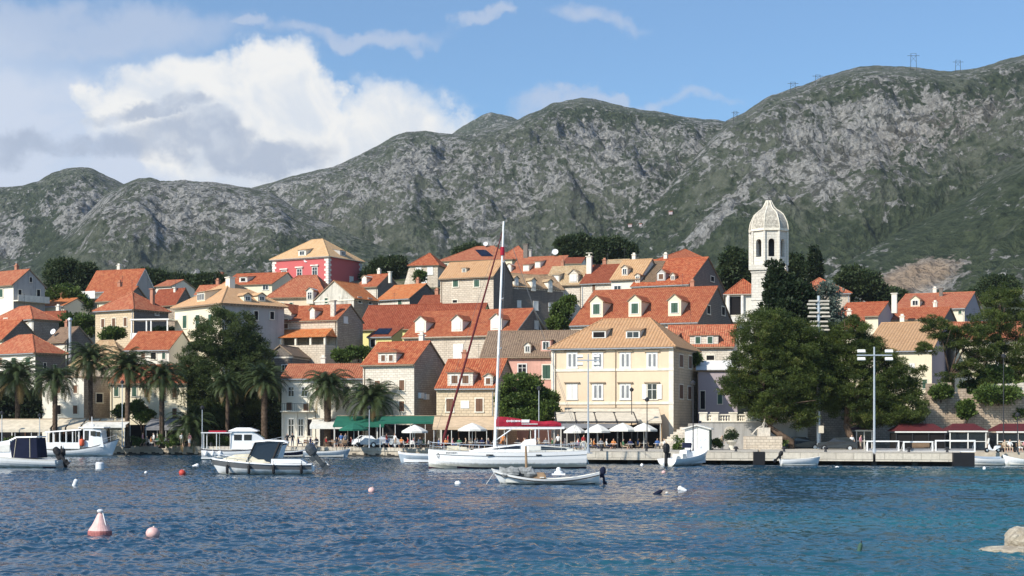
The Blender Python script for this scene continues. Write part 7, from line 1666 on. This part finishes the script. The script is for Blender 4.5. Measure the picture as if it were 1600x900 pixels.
for px, Y, rz, pose, a, b, hr, w, sh in (
    (284, 186, 20, 'w', 'white', 'beige', 1, 'right of the fifth palm', True), (296, 185.5, -30, 's', 'pink', 'white', 2, 'beside the young palm', True), (449, 183, 0, 's', 'black', 'black', 0, 'at the white row house doorway', False), (457, 183, 20, 's', 'black', 'navy', 1, 'right of the white row house doorway', False),
    (604, 179, 60, 'w', 'red', 'blue', 0, 'between the parked car and the green awning', True), (617, 176, -70, 'w', 'white', 'navy', 1, 'left of the first white parasol', False), (700, 167, 90, 's', 'red', 'black', 0, 'beside the furled dark red foresail', False), (1058, 157, -60, 'w', 'grey', 'black', 3, 'between the cafe and the kiosk', False),
    (872, 168, 0, 's', 'white', 'black', 1, 'behind the yacht wheel', False), (912, 160, 40, 's', 'red', 'white', 0, 'left of the slim floodlight pole', True), (1331, 158, 0, 's', 'white', 'blue', 2, 'by the red roofed stall', True), (1345, 159, 50, 's', 'pink', 'beige', 0, 'right of the person at the red roofed stall', True), (1128, 158, 30, 's', 'beige', 'grey', 3, 'at the hedge before the terrace wall', False),
    (223, 187, 80, 'w', 'pink', 'beige', 2, 'between the fourth and fifth palms', True), (240, 187, -80, 'w', 'white', 'grey', 3, 'just left of the fifth palm', False), (533, 181, 0, 's', 'blue', 'white', 1, 'under the edge of the green parasol', True), (540, 181, 30, 's', 'grey', 'black', 0, 'behind the green parasol pole', False), (786, 170, 0, 's', 'orange', 'black', 1, 'right of the tall mast', True)):
    person(px, Y, rz, pose, a, b, hr, w, sh)
terrace()
# benches with sitters at the far right and by the palms
def bench(px, Y, rz, label):
    e = empty('bench', on_quay(px, Y), R(rz), label, 'bench', 'benches on the quay'); q = MB()
    for k in range(4): q.b2((-.9, -.22+k*.12, .43), (.9, -.12+k*.12, .47))
    q.build('seat', M['teak'], e); q = MB()
    for k in range(3): q.b2((-.9, .26+k*.03, .55+k*.13), (.9, .29+k*.03, .65+k*.13))
    q.build('backrest', M['teak'], e)
    for x in (-.75, .75): q = MB(); q.b2((x-.03, -.2, 0), (x+.03, .3, .429)); q.build('leg', M['iron'], e)
for px, Y, lb in ((1575, 151.5, 'left wooden bench with sitters at the far right'), (1597, 151.5, 'right wooden bench with sitters at the far right edge'), (530, 177.5, 'wooden bench on the quay under the stout palm'), (1440, 152, 'wooden bench behind the middle white frame on the pier')): bench(px, Y, 0, lb)
for px, a, b, hr, w in ((1570, 'beige', 'beige', 1, 'at the left end of the left far right bench'), (1578, 'white', 'beige', 2, 'at the right end of the left far right bench'), (1593, 'beige', 'white', 0, 'on the right far right bench'), (1602, 'pink', 'beige', 1, 'at the frame edge on the right far right bench'), (526, 'black', 'grey', 0, 'on the bench under the stout palm')):
    person(px, 151.4 if px > 1000 else 177.4, 0, 'c', a, b, hr, w, True, group='people sitting on benches')
# ---- cars
def car(label, px, Y, rz, mt, van=False):
    e = empty('parked_car', on_quay(px, Y), R(rz), label, 'car', 'cars parked on the quay'); L, W_, Hh = (4.2, 1.75, 1.48)
    prof = [(-2.1, .35), (-2.1, .78), (-1.75, .92), (-.95, 1.0), (-.35, 1.42), (1.1, 1.46), (1.75, 1.02), (2.08, .92), (2.1, .35)]
    q = MB()
    def sec(w, f): return [Vector((x, w*(1 if z < 1.02 else f), z)) for x, z in prof]
    a, b = sec(-.86, .80), sec(.86, .80); n = len(prof)
    for i in range(n): j = (i+1) % n; q.face([a[i], a[j], b[j], b[i]])
    q.face(list(reversed(a))); q.face(b); q.build('body', mt, e, smooth=False)
    q = MB()
    for sd in (-1, 1):
        q.face([(x, sd*(.875 if z < 1.03 else .725), z) for x, z in ((-.80, 1.03), (-.34, 1.36), (.35, 1.39), (.35, 1.03))][::sd]); q.face([(x, sd*(.875 if z < 1.03 else .725), z) for x, z in ((.42, 1.03), (.42, 1.39), (1.02, 1.40), (1.5, 1.05))][::sd])
    q.face([(-.90, -.8, 1.05), (-.90, .8, 1.05), (-.40, .68, 1.41), (-.40, -.68, 1.41)][::-1]); q.face([(1.18, -.68, 1.43), (1.18, .68, 1.43), (1.74, .8, 1.06), (1.74, -.8, 1.06)][::-1])
    q.build('window', M['tint'], e)
    for x in (-1.35, 1.3):
        for sd in (-1, 1):
            q = MB(); q.tube((x, sd*.70, .32), (x, sd*.89, .32), .32, n=16); w_ = q.build('wheel', M['black'], e); q = MB(); q.tube((x, sd*.885, .32), (x, sd*.90, .32), .19, n=10); q.build('rim', M['alu'], w_)
    for sd in (-1, 1): q = MB(); q.box((-2.05, sd*.62, .72), (.12, .34, .16)); q.build('headlight', M['gel'], e); q = MB(); q.box((2.06, sd*.66, .80), (.08, .22, .18)); q.build('tail_light', M['red'], e)
car('silver parked car right of the low crowned palm', 603, 180, -8, M['silver']); car('white parked car half behind the trunk of the low crowned palm', 578, 181.5, 172, M['carw'])
car('dark parked car in the shade under the pines', 1308, 158, -10, M['cardark']); car('dark car parked behind the trunk of the broad pine', 1254, 164, 170, M['cardark'])
# ---- stalls with dark red roofs, framed panels, scooter on the right
def stall(label, pa, pb, Y, py_roof, py_eave, dark=False):  # dark puts the pine's shade into post, glazing and counter colours
    X0 = WX((pa+pb)/2, Y); e = empty('market_stall', (X0, Y, QZ+.02), 0, label, 'stall', 'stalls with dark red roofs on the pier'); w = (WX(pb, Y)-WX(pa, Y))/2; ze = WZ(py_eave, Y)-QZ; zr = WZ(py_roof, Y+1.5)-QZ
    q = MB(); P = [Vector(p) for p in ((-w-.2, -.3, ze), (w+.2, -.3, ze), (w+.2, 3.3, ze), (-w-.2, 3.3, ze))]; a, b = Vector((-w+.8, 1.5, zr)), Vector((w-.8, 1.5, zr))
    q.face([P[0], P[1], b, a]); q.face([P[1], P[2], b]); q.face([P[2], P[3], a, b]); q.face([P[3], P[0], a]); q.face([P[3], P[2], P[1], P[0]]); q.build('roof', M['redroof'], e)
    q = MB(); q.b2((-w-.18, -.28, ze-.16), (w+.18, -.2, ze-.002)); q.build('fascia', M['frame'], e)
    n = max(2, int(w*2/1.6))
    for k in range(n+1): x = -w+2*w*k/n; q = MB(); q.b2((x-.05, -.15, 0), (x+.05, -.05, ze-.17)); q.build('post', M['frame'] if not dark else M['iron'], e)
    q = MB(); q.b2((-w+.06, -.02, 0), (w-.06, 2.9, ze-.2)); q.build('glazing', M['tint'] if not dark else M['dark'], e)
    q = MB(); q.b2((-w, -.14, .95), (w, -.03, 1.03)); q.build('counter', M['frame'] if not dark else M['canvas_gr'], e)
stall('dark stall with maroon roof deep in the shade of the second pine', 1400, 1476, 160, 662, 674, True); stall('glazed stall with maroon roof and white frames left of the scooter', 1484, 1540, 160, 662, 673); stall('glazed stall with maroon roof at the far right', 1558, 1622, 160, 662, 674); stall('small stall with red roof beside the grey floodlight mast', 1338, 1362, 164, 663, 672)
def wframe(label, pa, pb, Y, pt, pb_):
    X0 = WX((pa+pb)/2, Y); e = empty('display_frame', (X0, Y, QZ+.1), 0, label, 'frame', 'white metal frames on the pier'); w = (WX(pb, Y)-WX(pa, Y))/2; z1 = WZ(pt, Y)-QZ
    q = MB(); q.b2((-w, -.06, .0), (-w+.13, .06, z1)); q.b2((w-.13, -.06, 0), (w, .06, z1)); q.b2((-w+.131, -.06, z1-.13), (w-.131, .06, z1)); q.b2((-w+.131, -.06, 0), (w-.131, .06, .12)); q.build('frame', M['gel'], e)
    for x in (-w+.06, w-.06): q = MB(); q.tube((x, .06, z1-.1), (x, 1.0, 0), .04, n=5); q.build('brace', M['gel'], e)
    q = MB(); q.face([(-w+.13, .07, .12), (w-.13, .07, .12), (w-.13, .07, .35), (-w+.13, .07, .35)]); q.face([(-w+.13, .075, .35), (w-.13, .075, .35), (w-.13, .075, .12), (-w+.13, .075, .12)]); q.build('net', M['canvas_gr'], e)
wframe('left white metal frame beside the floodlight mast', 1354, 1405, 148.5, 690, 706); wframe('middle white metal frame on the pier', 1411, 1458, 148, 691, 707); wframe('right and widest white metal frame on the pier', 1461, 1524, 148, 689, 708)
def scooter():
    e = empty('scooter', on_quay(1551, 149.5), R(8), 'small white scooter parked beside the glazed stall at the right', 'scooter')
    for x in (-.62, .60): q = MB(); q.tube((x, -.06, .25), (x, .06, .25), .25, n=14); w_ = q.build('wheel', M['black'], e); q = MB(); q.tube((x, -.07, .25), (x, .07, .25), .12, n=8); q.build('rim', M['alu'], w_)
    q = MB(); q.rings([[Vector((x, -w, z0)), Vector((x, w, z0)), Vector((x, w*.8, z1)), Vector((x, -w*.8, z1))] for x, w, z0, z1 in ((-.50, .05, .35, .60), (-.42, .16, .28, .95), (-.30, .16, .25, .60), (-.1, .16, .22, .32), (.15, .16, .22, .36), (.25, .17, .28, .70), (.75, .12, .5, .74), (.9, .03, .6, .68))]); q.build('body', M['gel'], e)
    q = MB(); q.rings([[Vector((x, -.13, .71)), Vector((x, .13, .71)), Vector((x, .10, z)), Vector((x, -.10, z))] for x, z in ((.15, .76), (.5, .82), (.85, .80))]); q.build('saddle', M['black'], e)
    q = MB(); q.path([(-.6, 0, .3), (-.45, 0, .95), (-.40, 0, 1.08)], .03, 6); q.path([(-.38, -.32, 1.06), (-.42, 0, 1.10), (-.38, .32, 1.06)], .022, 6); q.build('handlebar', M['iron'], e)
    q = MB(); q.rings([[Vector((-.52, -.2, .9)), Vector((-.52, .2, .9)), Vector((-.42, .17, 1.45)), Vector((-.42, -.17, 1.45))], [Vector((-.50, -.2, .9)), Vector((-.50, .2, .9)), Vector((-.40, .17, 1.45)), Vector((-.40, -.17, 1.45))]]); q.build('windscreen', M['gel2'], e)
scooter()
# ---- old stone walls on the right
def old_wall(label, pa, pb, Y, pt, base, th=1.2, merl=(), mt='stone'):
    X0 = WX((pa+pb)/2, Y); e = empty('stone_wall', (X0, Y, base), 0, label, 'wall', 'old stone walls above the pier'); w = (WX(pb, Y)-WX(pa, Y))/2; z1 = WZ(pt, Y)-base
    n = 26; q = MB(); rr = random.Random(pa); tops = [z1+rr.uniform(-.18, .18) for _ in range(n+1)]
    for k in range(n):
        a, b = -w+2*w*k/n, -w+2*w*(k+1)/n; q.face([(a, 0, -1), (b, 0, -1), (b, .0, tops[k+1]), (a, .0, tops[k])]); q.face([(a, 0, tops[k]), (b, 0, tops[k+1]), (b, th, tops[k+1]), (a, th, tops[k])])
    q.face([(w, 0, -1), (w, th, -1), (w, th, tops[-1]), (w, 0, tops[-1])]); q.face([(-w, th, -1), (-w, 0, -1), (-w, 0, tops[0]), (-w, th, tops[0])]); q.build('masonry', WL[mt], e)
    for px, wd, hh in merl: q = MB(); x = WX(px, Y)-X0; ww = wd*Y/F/2; q.b2((x-ww, .02, z1-.3), (x+ww, .9, z1+hh)); q.build('merlon', WL[mt], e)
oldm = stonemat('wall_old_masonry', (.58, .47, .35), (.42, .33, .25), (.22, .17, .13), .52, .27, 1.8); WL['old_wall'] = oldm
old_wall('long high old stone wall with two merlons behind the maroon roofed stalls', 1448, 1640, 170, 614, 1.0, merl=((1456, 13, 1.1), (1480, 13, 1.2), (1505, 10, .5)), mt='old_wall')
old_wall('upper terrace of paler stone blocks at the right edge behind the hanging pine', 1548, 1660, 176, 600, 5.0, mt='pale')
old_wall('shaded stone wall behind the trunks of both quay pines', 1225, 1448, 172, 640, 1.0, mt='rough')
# ---- hedges and pots
for px, Y, pt, w_, lb in ((1113, 157, 688, 16, 'low clipped hedge right of the kiosk'), (1063, 156, 684, 10, 'spiky green plant left of the kiosk'), (262, 186, 680, 14, 'low green plants between the fifth palm and the young palm'), (215, 187, 682, 10, 'green potted plants left of the fifth palm'), (1215, 160, 690, 14, 'small green shrub right of the monument'), (30, 186, 684, 26, 'green planting behind the cabin cruiser'), (345, 189, 684, 22, 'shrubs at the foot of the big dark pine'), (390, 188, 682, 20, 'shrubs behind the passenger launch roof')):
    s = Y/F; z = WZ(pt, Y)-QZ; e = empty('hedge', on_quay(px, Y), 0, lb, 'hedge', 'hedges and plants on the quay'); k = int(w_*1.6)
    P = np.array([(random.uniform(-w_, w_)*s, random.uniform(-.3, .3), random.uniform(.15, max(.3, z))) for _ in range(k)]); leaf_mesh('foliage', P, np.full(k, .30), 70, .15, LF['bush'], e, px)
# ---- bollards and signs
for i, (px, Y) in enumerate(((205, 188.2), (232, 187.9), (330, 185.6), (560, 179.4), (600, 178.3), (940, 149.4), (1010, 148.4), (1150, 146.4), (1225, 145.2), (1290, 144.4), (1420, 142.6), (1480, 141.8))):
    e = empty('bollard', (WX(px, Y), Y, QZ+.03 if px < 900 else 1.30), 0, 'dark mooring bollard '+['by the bow of the tour boat', 'below the fifth palm', 'beside the stern of the passenger launch', 'right of the long slim white boat', 'below the low crowned palm', 'at the left end of the pier by the yacht stern', 'on the pier left of the speedboat', 'on the pier left of the short round dinghy', 'on the pier above the short round dinghy motor', 'on the pier right of the short round dinghy', 'on the pier before the middle white frame', 'on the pier before the widest white frame'][i], 'bollard', 'mooring bollards'); q = MB(); q.lathe([(.16, 0), (.13, .1), (.11, .32), (.2, .38), (.2, .46), (.1, .52)], n=12); q.build('post', M['iron'], e); q = MB(); q.tube((-.26, 0, .3), (.26, 0, .3), .04, n=6); q.build('cross_bar', M['iron'], e)
e = empty('sign', on_quay(1283, 160), 0, 'pale square sign on the trunk side of the tall floodlight tower', 'sign'); q = MB(); q.box((0, -.05, 2.3), (.55, .05, .8)); q.build('board', M['canvas_c'], e); q = MB(); q.tube((0, 0, 0), (0, 0, 2.6), .04, n=6); q.build('post', M['iron'], e)
# ---- pylons on the far ridge
def pylon(label, px, py_top, py_base, wide):
    p = slope_point(px, py_base+2); Y = p.y; s = Y/F; hh = (py_base-py_top)*s; e = empty('power_pylon', p, 0, label, 'pylon', 'power pylons on the mountain ridge'); r = .32; w = wide*s/2
    q = MB()
    for x in (-w*.5, w*.5): q.tube((x*1.2, 0, -4), (x, 0, hh), r, n=4)
    q.build('lattice_leg', M['iron'], e); q = MB(); q.tube((-w*1.2, 0, hh*.86), (w*1.2, 0, hh*.86), r*.9, n=4); q.tube((-w*.5, 0, hh), (w*.5, 0, hh), r*.6, n=4); q.tube((-w*.5, 0, hh*.86), (w*.5, 0, hh*.5), r*.5, n=4); q.tube((w*.5, 0, hh*.86), (-w*.5, 0, hh*.5), r*.5, n=4)
    q.build('cross_arm', M['iron'], e)
pylon('large two legged power pylon highest on the right ridge', 1427, 82, 108, 16); pylon('pair legged power pylon left of the highest one', 1277, 115, 129, 14); pylon('power pylon lowest in the saddle of the ridge', 1148, 172, 188, 10); pylon('power pylon above the slope at the left shoulder of the right mountain', 1238, 127, 143, 14); pylon('faint small power pylon near the right edge of the ridge', 1497, 92, 112, 14)
